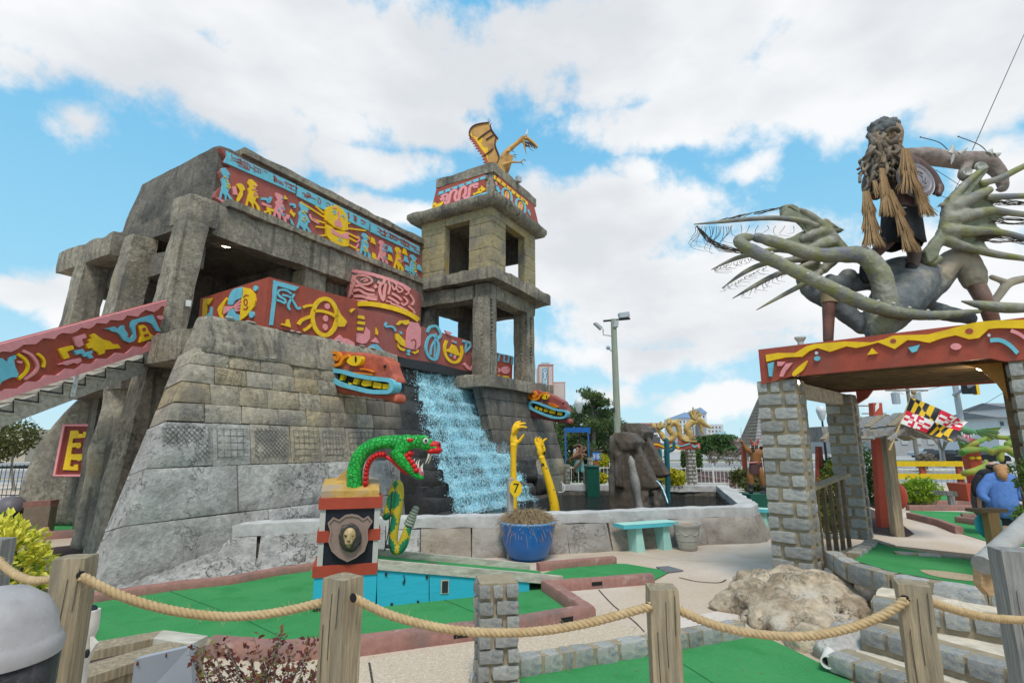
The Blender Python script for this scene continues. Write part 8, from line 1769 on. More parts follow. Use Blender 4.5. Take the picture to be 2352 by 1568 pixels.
wingp('far_wing',[(880,940),(960,905),(1080,950),(1060,1060),(1030,1140),(930,1470),(820,1400),(850,1100)],TAN,120,.08)
mb=MB();mb.prism([ez_(x,y,-34) for x,y in ((1325,640),(1440,650),(1560,740),(1570,780),(1460,730),(1330,730))],(0,.1,0));mb.build('mouth',BLACK,wd)
for i in range(7):x=1350+i*34;y=690+i*13;mb=MB();mb.tube([ez_(x,y,-44),ez_(x+4,y+36,-44)],[8*ke,1*ke],5);mb.build('tooth',WHITE,wd)
for x0,y0,x1,y1,w in ((1350,500,1395,355,26),(1430,600,1442,550,9),(1490,650,1495,605,8)):mb=MB();mb.tube([ez_(x0,y0),ez_((x0+x1)/2+6,(y0+y1)/2),ez_(x1,y1)],[w*ke,w*.6*ke,2*ke],7);mb.build('horn',MATS['ivory'],wd,smooth=60)
for pts in ([(1040,850),(1080,860),(1100,895)],[(1030,840),(1070,810),(1100,800)],[(1080,930),(1120,930),(1165,950)],[(1080,965),(1120,980),(1140,1025)],[(1240,1100),(1270,1130),(1295,1175)],[(1300,1045),(1330,1050),(1350,1075)],[(1400,740),(1440,800),(1520,860)]):mb=MB();q=cr(pts,3);mb.tube([ez_(x,y,-80) for x,y in q],[lerp(11,3,i/(len(q)-1))*ke for i in range(len(q))],5);mb.build('claw',MARK,wd)
mb=MB();mb.ell(ez_(1335,570,-60),(18*ke,8*ke,14*ke),8,6);mb.build('eye',YEL,wd)
# ------------------------------------------------------------------ rope fence in the foreground
def fpost(label,xc,yt,Y,w,m,yaw,hx=None,hy=None,group='rope fence posts',tilt=(0,0)):
    c=P(xc,yt,Y);r=R(yaw);ex_,ey_=Vector((math.cos(r),math.sin(r),0)),Vector((-math.sin(r),math.cos(r),0));t=thing('fence_post',label,'post',Vector((c.x,Y,0)),group)
    mb=MB();mb.rock((w,w,c.z), lambda p:Vector((c.x,Y,0))+ex_*(p.x-w/2)+ey_*(p.y-w/2)+UP*p.z+Vector((tilt[0],tilt[1],0))*(p.z-c.z),.035,.006,.0035,9,xc%13);mb.build('timber',m,t,smooth=50)
    if hx:h=P(hx,hy,Y-.0);n=-ey_;q=Vector((c.x,Y,0))+n*(w/2+.001);f=(q-Vector((0,0,CAMZ))).dot(n)/(h-Vector((0,0,CAMZ))).dot(n);h=Vector((0,0,CAMZ))+(h-Vector((0,0,CAMZ)))*f;mb=MB();mb.lathe([(0,0),(.017,0),(.017,.003),(0,.003)],h,14,ax=n);mb.build('rope_hole',BLACK,t)
    for k in range(3):x=(k-1)*w*.3+.005;mb=MB();z0=c.z*(.72+.08*k);q=[Vector((c.x,Y,0))+ex_*(x+.004*math.sin(z*9))-ey_*(w/2+.0035)+UP*z for z in [z0+.03*i for i in range(9)] if z<c.z-.02];mb.tube(q,.0014,4);mb.build('drying_crack',MATS['dark_joint'],t)
    return t
fpost('leftmost full rope post, pale brown and close beside the grey bin lid',176,1276,2.2,.112,WOOD,14,187,1321);fpost('rope post standing before the treasure chest',790,1322,2.3,.118,WOOD,-30,812,1372);fpost('rope post between the short stone post and the boulder',1519,1345,2.35,.118,WOOD,-5,1487,1393);fpost('split brown rope post before the stone steps',2093,1336,2.3,.112,WOOD,-28,2078,1376)
fpost('thick grey split post at the right edge with the slanted rail',2325,1260,2.75,.15,WOODG,-20);fpost('rope post sliver cut off by the left edge',-4,1236,2.6,.1,WOODG,10)
def rope(label,pts,Y0,Y1,rr_=.0165):
    q=cr(pts,10);t=thing('rope',label,'rope',P(pts[0][0],pts[0][1],Y0),'sagging ropes between the posts');n=len(q);W_=[P(x,y,lerp(Y0,Y1,i/(n-1))) for i,(x,y) in enumerate(q)]
    f=[];
    for a,b in zip(W_,W_[1:]):
        k=max(2,int((b-a).length/.0065));f+=[a.lerp(b,i/k) for i in range(k)]
    f.append(W_[-1]);L_=0
    for s_ in range(3):
        c=[];L_=0
        for i,p in enumerate(f):
            t_=(f[min(i+1,len(f)-1)]-f[max(i-1,0)]).normalized();L_+=(f[i]-f[max(i-1,0)]).length;u=t_.cross(Vector((0,1,0))).normalized();v=t_.cross(u);an=L_/.062*6.283+s_*2.0944;c.append(p+(u*math.cos(an)+v*math.sin(an))*rr_*.52)
        mb=MB();mb.tube(c,rr_*.6,7);mb.build('strand',ROPE,t,smooth=180)
    fz_=MB();r=random.Random(len(f))
    for _ in range(160):p=r.choice(f);d=Vector((r.gauss(0,1),r.gauss(0,1),r.gauss(0,1))).normalized();a=p+d*rr_*.95;fz_.tube([a,a+(d+Vector((r.uniform(-.6,.6),0,r.uniform(-.6,.6))))*r.uniform(.006,.02)],.0006,3,caps=False)
    tag(fz_.build('loose_fibre',ROPE,t,recalc=False),kind='stuff')
rope('pale rope sagging before the yellow bush at the left edge',[(-20,1270),(20,1308),(60,1329),(100,1332),(150,1320)],2.5,2.2,.0155)
rope('rope sagging across the large green toward the chest',[(188,1323),(260,1360),(340,1388),(430,1407),(530,1415),(640,1405),(760,1377)],2.15,2.3);rope('rope sagging in front of the short stone post',[(812,1372),(890,1409),(990,1437),(1100,1451),(1220,1450),(1350,1430),(1495,1391)],2.24,2.3);rope('rope sagging before the big boulder',[(1556,1399),(1640,1434),(1740,1455),(1850,1460),(1950,1442),(2030,1411),(2080,1377)],2.32,2.26);rope('rope sagging before the stone steps at the right edge',[(2128,1378),(2200,1402),(2290,1420),(2400,1424)],2.3,2.6)
lg=thing('slanted_handrail','grey round timber handrail slanting up to the right edge','handrail',P(2260,1300,3.0));mb=MB();a,b=P(2256,1297,3.0),P(2440,1130,3.5);mb.tube([a,b],.05,16);mb.build('log',mat('grey_log',(.36,.345,.32),.8,.3,5,.5,12),lg,smooth=60)
mb=MB();q=[(2252,1300),(2282,1305),(2284,1365),(2274,1368),(2254,1345)];mb.prism([P(x,y,3.02) for x,y in q],(0,.05,0));mb.build('bracket',mat('orange_plywood',(.45,.29,.15),.7,.2,4,.3,stretch=(3,3,12)),lg)
# bin lid, white ornament, wooden planter with metal panel, red leaved bush
lc=P(-22,1488,1.75);lid=thing('bin','grey domed plastic bin lid with white sticker over a black bag','bin',Vector((lc.x,lc.y,0)));LID=mat('grey_plastic',(.36,.335,.33),.5,.15,5,.2,30,col2=(.25,.23,.225),s2=6,mix2=(.55,.75))
mb=MB();zt=lc.z;mb.lathe([(.175,-.03),(.178,0),(.168,.02),(.16,.03),(.15,.08),(.12,.13),(.07,.165),(0,.175)],lc,40);mb.build('lid',LID,lid,smooth=50);mb=MB();mb.lathe([(.16,0),(.155,zt-.32),(.168,zt-.2),(.172,zt-.03)],Vector((lc.x,lc.y,0)),30);o=mb.build('bag',mat('black_bag',(.012,.012,.016),.25,.3,6,1,14,bdist=.03,spec=.6),lid,smooth=180)
mb=MB();c=P(24,1386,1.66);mb.ell(lc+Vector((.012,-.075,.152)),(.024,.014,.004),16,6,Matrix.Rotation(R(25),3,'X'));mb.build('sticker',WHITE,lid)
oc2=P(190,1480,2.75);orn=thing('ornament','broken white plaster ornament with dark holes behind the leftmost rope post','ornament',Vector((oc2.x,2.75,0)));PL=mat('white_plaster',(.66,.60,.53),.6,.1,6,.2)
def wp(x,y,d=0): return P(x,y,2.75+d)
mb=MB();q=[(205,1402,.046),(204,1425,.044),(202,1447,.042),(202,1452,.036),(196,1462,.04),(190,1478,.052),(186,1500,.05),(178,1530,.042),(174,1580,.04),(172,1700,.04)];mb.tube([wp(x,y) for x,y,r_ in q],[r_ for *_,r_ in q],16);mb.build('body',PL,orn,smooth=60)
mb=MB();mb.lathe([(0,0),(.03,0),(.03,.004),(0,.004)],wp(207,1400),14,ax=(.2,-.5,1));mb.build('hole',BLACK,orn);mb=MB();mb.prism([wp(206,1462,-.03),wp(220,1478,-.02),wp(207,1500,-.03)],(0,.02,0));mb.build('chip',PL,orn);mb=MB();mb.ell(wp(200,1500,-.05),(.012,.01,.02),8,6);mb.build('hole',BLACK,orn)
zp=.78;pl_=thing('wooden_planter','weathered wooden planter corner of mitred boards in the lower left foreground','planter',G(350,1470,0)*1.0);pl_.location=(G(350,1470,zp).x,G(350,1470,zp).y,0)
def plank(px,th,m,z=zp):mb=MB();mb.prism([G(x,y,z) for x,y in px],UP*-th);mb.build('board',m,pl_)
plank([(150,1484),(372,1447),(352,1466),(150,1508)],.05,WOOD);plank([(372,1447),(378,1446),(478,1459),(440,1478),(352,1466)],.05,WOODH,zp+.003);plank([(150,1538),(380,1474),(440,1478),(150,1572)],.05,WOOD,zp-.003)
mb=MB();a,b,c=G(150,1566,zp),G(432,1478,zp),G(474,1460,zp);dn=UP*-.72;o_=UP*-.055;mb.prism([a+o_,b+o_,b+o_+dn,a+o_+dn],(0,.03,0));mb.build('side_board',WOOD,pl_);mb=MB();mb.prism([b+o_,c+o_,c+o_+dn,b+o_+dn],(-.03,.03,0));mb.build('side_board',WOOD,pl_)
mb=MB();mb.prism([G(x,y,zp-.15) for x,y in [(150,1500),(352,1466),(380,1474),(150,1540)]],UP*-.05);mb.build('soil',mulch,pl_)
pn=thing('metal_panel','blue grey metal box panel with rust spots leaning on the planter','panel',P(370,1540,3.0));mb=MB();f= lambda x,y,d=0:P(x,y,3.05+d);mb.prism([f(310,1514),f(437,1484,.25),f(445,1640,.25),f(292,1640)],(.0,.05,.0));mb.build('panel',mat('blue_grey_enamel',(.33,.35,.385),.45,.06,3,.05),pn)
for x,y in ((316,1523),(381,1504)):mb=MB();mb.ell(f(x,y,(x-310)/127*.25-.002),(.008,.004,.012),8,6);mb.build('rust_spot',mat('rust',(.12,.04,.02),.9,.3,9,.2),pn)
def lmesh(mb,p,d,n,s,mi):
    d=d.normalized();b=d.cross(n).normalized();n=b.cross(d);mb.add([p,p+d*s*.45+b*s*.27+n*s*.08,p+d*s,p+d*s*.45-b*s*.27+n*s*.08,p+d*s*.5],[(0,1,4),(1,2,4),(2,3,4),(3,0,4)],mi)
RL1,RL2,GL=leafmat('maroon_leaf',(.05,.012,.014),(.16,.045,.03),12,.25),leafmat('bronze_leaf',(.14,.04,.02),(.22,.10,.04),12,.3),leafmat('young_green_leaf',(.10,.13,.02),(.22,.24,.05),10,.3)
bb=P(590,1640,3.15);bs=thing('red_leaved_shrub','twiggy shrub with maroon leaves in the lower foreground','shrub',Vector((bb.x,3.15,0)));r=random.Random(91);lm_=MB();sm_=MB()
for i in range(60):
    tx,ty=r.uniform(430,740),r.uniform(1450,1560);ty=max(ty,1448+abs(tx-640)*.22);e=P(tx,ty,3.15+r.uniform(-.3,.3));b0=Vector((bb.x+r.uniform(-.12,.12),3.15+r.uniform(-.1,.1),.3));m_=b0.lerp(e,.5)+Vector((r.uniform(-.06,.06),r.uniform(-.06,.06),.05));q=cr([tuple(b0),tuple(m_),tuple(e)],8);sm_.tube(q,[lerp(.006,.0015,k/(len(q)-1)) for k in range(len(q))],5)
    for k in range(5,len(q)):
        for _ in range(2):lmesh(lm_,Vector(q[k])+Vector((r.gauss(0,.012),r.gauss(0,.012),r.gauss(0,.012))),Vector((r.gauss(0,1),r.gauss(0,1),r.gauss(.2,.7))),Vector((r.gauss(0,.5),r.gauss(-.4,.5),1)),r.uniform(.022,.045),r.choices((0,1,2),(6,3,1))[0])
lm_.build('foliage',[RL1,RL2,GL],bs,recalc=False);sm_.build('stem',UW,bs,smooth=60)
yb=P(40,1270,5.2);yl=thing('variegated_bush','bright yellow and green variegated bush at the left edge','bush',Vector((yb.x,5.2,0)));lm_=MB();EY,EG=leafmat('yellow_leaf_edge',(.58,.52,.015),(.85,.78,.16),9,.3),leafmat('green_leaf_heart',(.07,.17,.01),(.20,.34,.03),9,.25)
for i in range(4600):
    d=Vector((r.gauss(0,1),r.gauss(0,1),r.gauss(0,1))).normalized();p=Vector((yb.x-.36,5.2,.72))+Vector((d.x*.54,d.y*.55,d.z*.6))*r.uniform(.72,1.04)*(1+.1*nz(d,3,2))
    if p.z<.02:continue
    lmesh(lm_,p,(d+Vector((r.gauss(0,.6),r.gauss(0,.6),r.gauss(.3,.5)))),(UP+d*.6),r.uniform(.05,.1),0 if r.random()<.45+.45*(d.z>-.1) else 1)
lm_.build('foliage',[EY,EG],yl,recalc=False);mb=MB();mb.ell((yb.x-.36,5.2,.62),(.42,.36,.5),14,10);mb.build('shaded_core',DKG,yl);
# cave corner at the left
sheet('cave_green',[(105,1192),(250,1188),(235,1224),(110,1226)],.012,TURF,'small green felt patch in the cave under the stairs',smooth=False);kerb(gp([(232,1229),(104,1238),(96,1216)]),.16,.16,KERB,'brick red kerb of the cave green',group=None)
for lb,(x0,y0),(x1,y1),h in (('low tan block wall with red coping beside the dark bin',(44,1232),(106,1226),.62),('lower red topped block wall at the cave mouth',(40,1190),(80,1186),.5)):
    a,b=G(x0,y0),G(x1,y1);t=thing('low_wall',lb,'wall',a.lerp(b,.5));d=b-a;mb=MB();mb.bar(a,d,(0,.2,0),UP*h);mb.build('wall',mat('tan_block',(.24,.19,.14),.9,.2,6,.4),t);mb=MB();mb.bar(a-Vector((.02,.02,0))+UP*h,d*1.03,(0,.24,0),UP*.12);mb.build('coping',KERB,t)
c=G(14,1225);db=thing('bin','dark dome topped bin in the shade left of the cave','bin',c);mb=MB();mb.lathe([(0,0),(.26,0),(.3,.5),(0,.5)],c,20);mb.build('bag',MATS['black_bag'],db,smooth=50);mb=MB();mb.lathe([(.31,.5),(.32,.54),(.28,.68),(.16,.8),(0,.84)],c,24);mb.build('lid',mat('dull_plastic',(.13,.115,.125),.5,.1,3,.1),db,smooth=60)
# ------------------------------------------------------------------ right middle ground: shelter, totem, flag, yellow fence, green dragon, people
sheet('far_green',[(2090,1172),(2250,1176),(2420,1185),(2420,1262),(2280,1246),(2210,1225),(2095,1188)],.012,TURF,'green felt beyond the raised tee where two people walk',smooth=False);sheet('back_green',[(2060,1140),(2260,1128),(2330,1150),(2250,1158),(2080,1158)],.012,TURF,'green felt at the foot of the red post',smooth=False);sheet('pool_side_green',[(1690,1128),(1790,1132),(1790,1200),(1735,1165)],.012,TURF,'green felt patch right of the pool',smooth=False);sheet('pirate_green',[(1300,1108),(1440,1106),(1450,1116),(1300,1118)],.02,TURF,'thin green felt strip before the pirate',smooth=False)
for px,lb in (([(2075,1160),(2180,1160),(2420,1172)],'rear long brick red kerb behind the far green'),([(2085,1172),(2250,1172),(2420,1176)],'front long brick red kerb behind the far green'),([(2090,1190),(2160,1208),(2205,1226)],'slanted brick red kerb by the shelter post'),([(2200,1200),(2280,1212),(2300,1196),(2210,1192)],'angled brick red kerb beside the woman'),([(1600,1096),(1700,1112),(1790,1128)],'long brick red kerb behind the right end of the pool'),([(1655,1112),(1690,1118)],'short brick red kerb before the horned statue')):kerb(gp(px),.16,.16,KERB,lb)
YW=12.3
def tz(x,y,d=0): return P(*zz('T',x,y),YW+d)
sh_t=thing('wooden_shelter','rustic wooden shelter roof of warped grey planks on a leaning timber post','shelter',Vector((tz(1260,1560).x,YW,0)));r=random.Random(95)
mb=MB();a,b=tz(1160,640),tz(1290,1950);mb.rock((.2,.2,a.z+.0), lambda p:Vector((lerp(b.x,a.x,p.z/a.z)+p.x-.1,YW+p.y-.1,p.z)),.1,.02,.01,4,1);mb.build('post',WOOD,sh_t,smooth=50)
rg_=tz(1150,640);
for side,(ex0,ey0,ex1) in ((-1,(760,960,0)),(1,(1860,975,0))):
    ev=tz(ex0,ey0);
    for i in range(9):
        y0=-.9+i*.27;t0=Vector((rg_.x,YW+y0,rg_.z+r.uniform(-.02,.04)));e0_=Vector((ev.x+r.uniform(-.08,.08),YW+y0+r.uniform(-.03,.03),ev.z+r.uniform(-.03,.05)));dd=e0_-t0;n_=Vector((0,1,0)).cross(dd).normalized();n_=n_ if n_.z>0 else -n_
        for k,(u,v) in enumerate(((0,.55),(.48,1.0))):mb=MB();mb.bar(t0+dd*u+n_*(.05-.03*k),dd*(v-u),(0,.25,0),n_*.035);mb.build('roof_plank',WOODG if (i+k)%3 else WOOD,sh_t)
    mb=MB();a=Vector((rg_.x,YW-.98,rg_.z-.06));b=Vector((ev.x,YW-.98,ev.z-.02));mb.tube([a,b],.05,6);mb.build('rafter',WOODG,sh_t)
mb=MB();a,b=tz(830,862,-.95),tz(1600,868,-.95);mb.bar(a-UP*.05,(b.x-a.x,0,0),(0,.08,0),UP*.1);mb.build('tie_beam',WOODG,sh_t);mb=MB();mb.ell(rg_+Vector((.1,-.8,.02)),(.2,.14,.1),12,8,Matrix.Rotation(R(25),3,'Y'));mb.build('driftwood_knot',WOODG,sh_t,smooth=180)
sh2=thing('wooden_shelter','low thatched looking plank roof on red legs glimpsed between the two left gate pillars','shelter',Vector((tz(180,1000,3).x,15.3,0)))
for k in range(3):mb=MB();a,b=tz(30+k*30,990-k*75,3),tz(700,960-k*70,3);mb.bar((a.x,14.6+k*.15,a.z),(b.x-a.x,0,0),(0,1.2,0),(0,.0,.14));mb.build('roof_plank',WOODG,sh2)
for x0,x1 in ((120,60),(140,180)):mb=MB();a,b=tz(x0,1060,3),tz(x1,1560,3);mb.tube([(a.x,15.2,a.z),(b.x,15.2,0)],.07,6);mb.build('leg',RED,sh2)
tt=tz(1050,400,1.2);tot=thing('red_totem','tall flat red totem post with peeling top behind the shelter','totem',Vector((tz(1120,1560,1.2).x,YW+1.2,0)));mb=MB();b=tz(1150,1900,1.2);mb.prism([tt+Vector((-.12,0,0)),tt+Vector((.11,0,0)),Vector((b.x+.16,tt.y,0)),Vector((b.x-.16,tt.y,0))],(0,.18,0));mb.build('post',mat('totem_red',(.45,.075,.04),.6,.1,4,.2),tot);mb=MB();mb.ell((b.x+.36,tt.y,.75),(.22,.16,.32),12,8);mb.build('knob',MATS['totem_red'],tot,smooth=180);mb=MB();q=tz(1036,470,1.17);mb.prism([q+Vector((x,0,z)) for x,z in ((-.05,-.12),(.06,0),(.08,.16),(.02,.12),(-.03,.02))],(0,.02,0));mb.build('bare_patch',WHITE,tot)
# flag: quartered, gold and black paly with diagonal change, red and white crosses
fl_=thing('flag','quartered flag of gold black checks and red white crosses on a slanted pole','flag',tz(1230,1120,-1));mb=MB();a,b=tz(1225,1115,-1),tz(1590,245,-1);mb.tube([a,b],.02,8);mb.build('pole',mat('pale_wood',(.5,.36,.16),.6,.1,5,.1),fl_);mb=MB();mb.ell(b,.05,8,6);mb.build('finial',mat('brass',(.3,.2,.1),.5,.1,5,0),fl_)
FG,FR_=mat('flag_gold',(.72,.45,.02),.7,.05,5,0),mat('flag_red',(.62,.02,.05),.7,.05,5,0);h0,h1=tz(1545,320,-1.05),tz(1390,710,-1.05);f0,f1=P(2232,972,11.0),P(2186,1018,11.0);NU_,NV=48,32;mb=MB();vs=[]
for j in range(NV+1):
    for i in range(NU_+1):u,v=i/NU_,j/NV;p=h0.lerp(h1,v).lerp(f0.lerp(f1,v),u);vs.append(p+Vector((.02*math.sin(u*9+v*3),.10*math.sin(u*8+v*2.5)*u,.05*math.sin(u*7+v*2)*u+.02*math.sin(u*3.1))))
mb.v=[tuple(v) for v in vs]
for j in range(NV):
    for i in range(NU_):
        u,v=(i+.5)/NU_,(j+.5)/NV;qa=(u<.5)==(v<.5);s_,t_=(u%.5)*2,(v%.5)*2
        if qa:st=int(s_*6);m=(st+(1 if t_>s_ else 0))%2
        else:
            cx,cy=abs(s_-.5),abs(t_-.5);k=(min(cx,cy)<.09) or (abs(cx-.36)<.09 and cy<.2) or (abs(cy-.36)<.09 and cx<.2);side=((s_<.5)==(t_<.5));m=3 if (k!=side) else 2
        mb.f.append((j*(NU_+1)+i,j*(NU_+1)+i+1,(j+1)*(NU_+1)+i+1,(j+1)*(NU_+1)+i));mb.m.append(m)
mb.build('cloth',[FG,BLACK,WHITE,FR_],fl_,smooth=180,recalc=False)
yf=thing('yellow_fence','yellow two rail wooden fence on red posts across the course','fence',P(2120,1110,22));a,b=P(2035,1063,22),P(2212,1063,21)
for dz in (0,-.48):mb=MB();mb.bar(Vector((a.x,a.y,a.z+dz-.13)),b-a,(0,.06,0),(0,0,.2));mb.build('rail',YEL,yf)
for t in (.02,.5,.97):mb=MB();p=a.lerp(b,t);mb.bar((p.x-.09,p.y+.07,0),(.2,0,0),(0,.12,0),(0,0,p.z-.05));mb.build('post',RED,yf)
lb_=thing('low_bench_rail','long grey plank rail on stubby legs left of the people','rail',G(2130,1172));a,b=G(2040,1155),G(2205,1172);mb=MB();mb.bar(a+UP*.42,b-a,(0,.14,0),UP*.14);mb.build('plank',WOODG,lb_)
for t in (.1,.9):mb=MB();p=a.lerp(b,t);mb.bar(p,(.15,0,0),(0,.12,0),UP*.42);mb.build('leg',WOODG,lb_)
lb2=thing('low_bench_rail','second grey plank rail fixed to the shelter post','rail',G(2025,1195));a,b=G(1985,1190),G(2062,1212);mb=MB();mb.bar(a+UP*.35,b-a,(0,.1,0),UP*.22);mb.build('plank',WOODG,lb2)
YG2=18.3;kg=ZR['O'][2]*.91875*YG2/FPX
def oz(x,y,d=0): return P(*zz('O',x,y),YG2+d*kg)
gdr=thing('green_dragon','green and yellow dragon with fanned ears coiled round a red post','dragon',oz(680,1090));GDM=mat('green_yellow_hide',(.30,.30,.05),.6,.3,4,.5,10,col2=(.07,.24,.05),s2=2,mix2=(.42,.6))
pst=thing('red_post','red post with yellow eyes rising from a red square planter inside the coils','post',Vector((oz(690,1260).x,YG2,0)));mb=MB();a=oz(670,700);mb.prism([Vector((a.x-.22,YG2,a.z)),Vector((a.x+.22,YG2,a.z)),Vector((a.x+.3,YG2,.4)),Vector((a.x-.1,YG2,.4))],(0,.3,0));mb.build('post',MATS['totem_red'],pst);mb=MB();c=oz(640,1265);w=.5;z1=oz(600,1095).z;mb.hexa([(c.x-.2,YG2-.3,0),(c.x+.4,YG2-.3,0),(c.x+.4,YG2+.35,0),(c.x-.2,YG2+.35,0),(c.x-.31,YG2-.4,z1),(c.x+.5,YG2-.4,z1),(c.x+.5,YG2+.4,z1),(c.x-.31,YG2+.4,z1)]);mb.build('planter',MATS['totem_red'],pst)
for x in (678,732):mb=MB();mb.ell(oz(x,870,-12),(28*kg,10*kg,15*kg),10,6);mb.build('eye',YEL,pst,smooth=180)
blob('coils', lambda mb:(limb(mb,oz,kg,[(560,700,0,14),(590,760,-30,21),(680,745,-60,22),(760,715,-50,21),(800,690,0,14)],12),limb(mb,oz,kg,[(860,830,60,19),(800,795,0,24),(700,795,-50,27),(600,810,-60,29),(590,830,0,26)],12),limb(mb,oz,kg,[(800,900,30,18),(790,940,-40,24),(700,985,-70,27),(620,1005,-40,27),(605,1010,20,21)],12),limb(mb,oz,kg,[(840,820,40,24),(900,790,30,27),(980,790,20,29),(1060,840,10,30),(1180,900,0,30)],12),limb(mb,oz,kg,[(930,880,40,27),(930,820,40,27)],12),limb(mb,oz,kg,[(900,685,60,21),(1000,690,60,21),(1100,680,60,21)],12),limb(mb,oz,kg,[(1000,750,40,32),(1080,740,40,35),(1180,780,40,37)],12)),GDM,gdr,.02,2)
GHD=mat('green_head',(.10,.25,.12),.6,.25,5,.4);blob('head', lambda mb:(limb(mb,oz,kg,[(530,590,-30,30),(600,620,-60,34),(680,640,-80,28),(710,650,-80,14)]),limb(mb,oz,kg,[(560,650,-20,22),(570,720,-50,18),(600,740,-70,16)])),GHD,gdr,.016,2)
mb=MB();mb.ell(oz(630,695,-70),(44*kg,20*kg,36*kg),10,8);mb.build('tongue',MATS['pink_tongue'],gdr,smooth=180);mb=MB();mb.ell(oz(562,590,-66),(16*kg,10*kg,11*kg),8,6);mb.build('eye',ORANGE,gdr)
for x,y in ((585,640),(605,655),(640,668),(665,662),(690,655)):mb=MB();mb.tube([oz(x,y,-100),oz(x+2,y+32,-100)],[8*kg,1*kg],5);mb.build('tooth',WHITE,gdr)
for pts in ([(360,470),(420,530),(470,590),(520,600),(540,570),(440,510)],[(715,620),(820,605),(940,595),(910,630),(925,650),(880,675),(880,700),(830,725),(770,680),(720,650)],[(1015,550),(1045,600),(1130,600),(1135,700),(1080,690),(1040,660)]):
    mb=MB();mb.prism([oz(x,y,10) for x,y in pts],(0,.04,0));fn=mb.build('fin',mat('olive_fin',(.17,.19,.03),.6,.25,4,.3),gdr)
    for x,y in pts[1:-1]:mb=MB();mb.tube([oz(*pts[0],6) if pts[0][0]>600 else oz(*pts[3],6),oz(x,y,6)],3.5*kg,5);mb.build('fin_rib',GHD,fn)
YQ=12.2;kq=ZR['O'][2]*.91875*YQ/FPX
def pq_(x,y,d=0): return P(*zz('O',x,y),YQ+d*kq)
SKP=mat('skin',(.50,.28,.20),.5,.06,8,.05);BLK=mat('black_knit',(.02,.02,.022),.9,.3,9,.4);GRY=mat('grey_cotton',(.11,.105,.10),.9,.15,9,.3);BLU=mat('blue_sweater',(.09,.19,.46),.9,.16,12,.4,30)
man=thing('person','person in black hoodie and grey shorts walking away, left of the woman','person',Vector((pq_(740,1560).x,YQ+.5,0)))
blob('body', lambda mb:(limb(mb,pq_,kq,[(860,1060,110,30),(855,1000,110,34),(850,960,108,40),(850,945,105,40)]),limb(mb,pq_,kq,[(760,1200,110,50),(765,1340,110,40),(770,1440,115,32),(790,1540,120,20)]),limb(mb,pq_,kq,[(740,1200,60,20),(745,1290,50,16),(750,1330,40,14)])),SKP,man,.018,2)
blob('hoodie', lambda mb:(limb(mb,pq_,kq,[(790,1050,110,70),(770,1120,110,78),(760,1195,110,74)],14),limb(mb,pq_,kq,[(850,1010,110,50),(790,1030,100,60)]),limb(mb,pq_,kq,[(740,1060,90,36),(715,1130,80,34),(715,1190,66,28)])),BLK,man,.018,2)
blob('shorts', lambda mb:(limb(mb,pq_,kq,[(745,1200,110,66),(740,1280,110,56),(745,1345,110,44)]),limb(mb,pq_,kq,[(800,1200,120,60),(800,1330,120,46)])),GRY,man,.018,2)
mb=MB();mb.ell(pq_(856,950,102),(46*kq,46*kq,34*kq),12,8);mb.build('hair',mat('dark_hair',(.05,.035,.025),.7,.3,14,.4),man,smooth=180);mb=MB();limb(mb,pq_,kq,[(800,1548,120,20),(780,1556,90,20)]);mb.build('shoe',BLACK,man,smooth=180)
wom=thing('person','person with blond ponytail in blue sweater and black shorts seen from behind','person',Vector((pq_(930,1640).x,YQ,0)))
blob('body', lambda mb:(limb(mb,pq_,kq,[(950,1060,0,30),(945,1010,0,40),(940,980,0,44)]),limb(mb,pq_,kq,[(960,1400,0,60),(955,1480,0,46),(950,1570,0,40),(950,1680,0,24)]),limb(mb,pq_,kq,[(1030,1400,0,60),(1030,1500,0,46),(1030,1680,0,24)])),SKP,wom,.018,2)
blob('sweater', lambda mb:(limb(mb,pq_,kq,[(930,1090,0,96),(930,1180,0,108),(935,1270,0,118),(950,1320,0,110)],16),limb(mb,pq_,kq,[(830,1080,0,50),(775,1150,0,44),(770,1210,-20,36),(810,1240,-50,26)]),limb(mb,pq_,kq,[(1030,1080,0,50),(1090,1150,0,44),(1110,1220,-20,36)]),limb(mb,pq_,kq,[(850,1060,0,52),(1010,1060,0,52)])),BLU,wom,.018,2, lambda co:.006*nz(co,9,1))
blob('shorts', lambda mb:(limb(mb,pq_,kq,[(950,1340,0,82),(950,1400,0,70),(950,1430,0,60)]),limb(mb,pq_,kq,[(1020,1340,0,80),(1030,1420,0,64)])),BLK,wom,.018,2)
blob('hair', lambda mb:(mb.ell(pq_(940,975,4),(58*kq,56*kq,50*kq),14,10),limb(mb,pq_,kq,[(930,980,-50,36),(950,1030,-70,38),(965,1060,-74,18)])),mat('blond_hair',(.42,.22,.09),.6,.3,16,.5,stretch=(4,4,1)),wom,.014,1, lambda co:.006*nz(co,30,1))
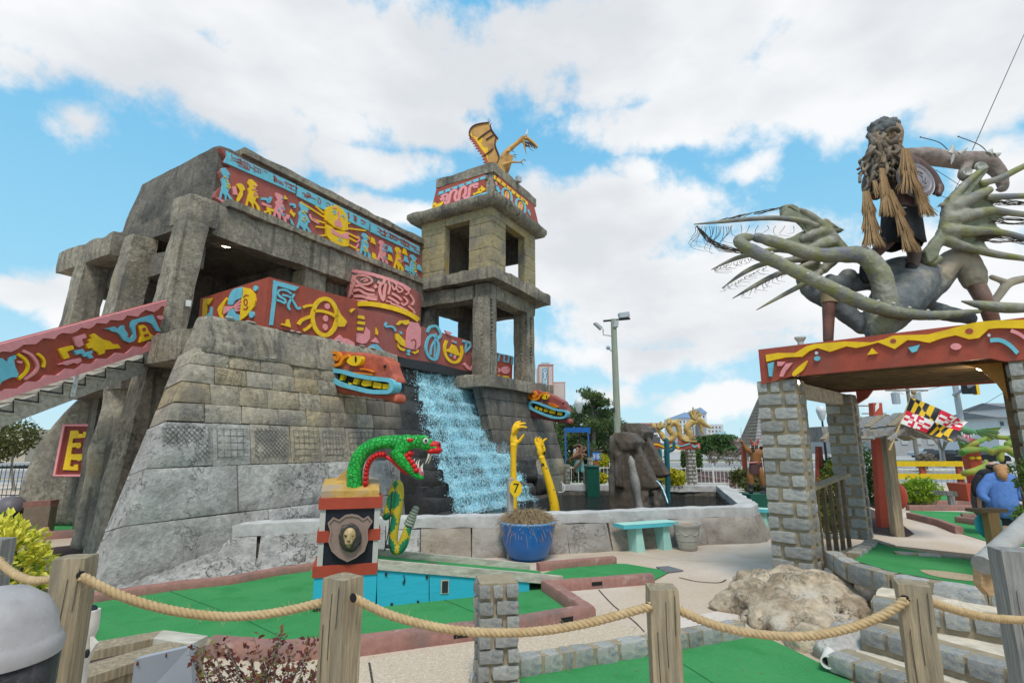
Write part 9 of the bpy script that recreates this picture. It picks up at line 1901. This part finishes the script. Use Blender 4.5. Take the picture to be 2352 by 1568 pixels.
hp=thing('hole_marker','brown post with flat dark cap and turquoise octagon in front of the woman','sign',Vector((P(2274,1250,6.9).x,6.9,.5)));c=P(2274,1176,6.9);mb=MB();mb.bar((c.x-.07,6.85,.5),(.14,0,0),(0,.1,0),(0,0,c.z-.5));mb.build('post',mat('orange_brown_post',(.36,.22,.09),.7,.2,4,.3,stretch=(8,8,.6)),hp);mb=MB();mb.cbox(c-Vector((0,-.05,0)),.4,.2,.04,R(8));mb.build('cap',WOODB,hp);c=P(2274,1206,6.97);mb=MB();mb.prism([c+Vector((.17*math.cos(R(22.5+45*i)),0,.17*math.sin(R(22.5+45*i)))) for i in range(8)],(0,.04,0));mb.build('octagon_plate',mat('bright_turquoise',(.04,.42,.5),.5,.08,5,.1),hp)
jc=P(2345,1120,5.6);plant('juniper','wispy green juniper branches reaching in from the right edge','shrub',Vector((jc.x+.3,5.6,.4)),[(P(2338,1076,5.6),(.08,.1,.06)),(P(2356,1112,5.6),(.1,.12,.1)),(P(2395,1090,5.6),(.2,.2,.2)),(P(2345,1185,5.5),(.08,.1,.08)),(P(2395,1190,5.5),(.2,.2,.16))],2000,.026,CON_,98,[([tuple(P(2420,1300,5.6)),tuple(P(2370,1180,5.6)),tuple(P(2330,1085,5.6))],.015,.004)])
for x,y,lb,n in ((1480,1296,'brown leaf litter speck on the paving by the slate plate',1),):pass
# a few fallen leaves, one scattered layer
lt=MB();r=random.Random(99)
for i in range(520):
    x,y=r.uniform(150,2300),r.uniform(1255,1560);p=G(x,y,.02 if y<1500 else .016);s=r.uniform(.006,.018);a=r.uniform(0,6.28);d=Vector((math.cos(a),math.sin(a),0));e_=Vector((-d.y,d.x,.3));lt.add([p-d*s,p+e_*s*.4,p+d*s,p-e_*s*.4+UP*.012*.3],[(0,1,2,3)])
tag(lt.build('leaf_litter',mat('dry_leaf',(.26,.16,.07),.9,.4,9,.1),None,recalc=False,kind='stuff'),'scattered dry leaf bits on paving and greens')
bpy.data.scenes.remove(TMP)
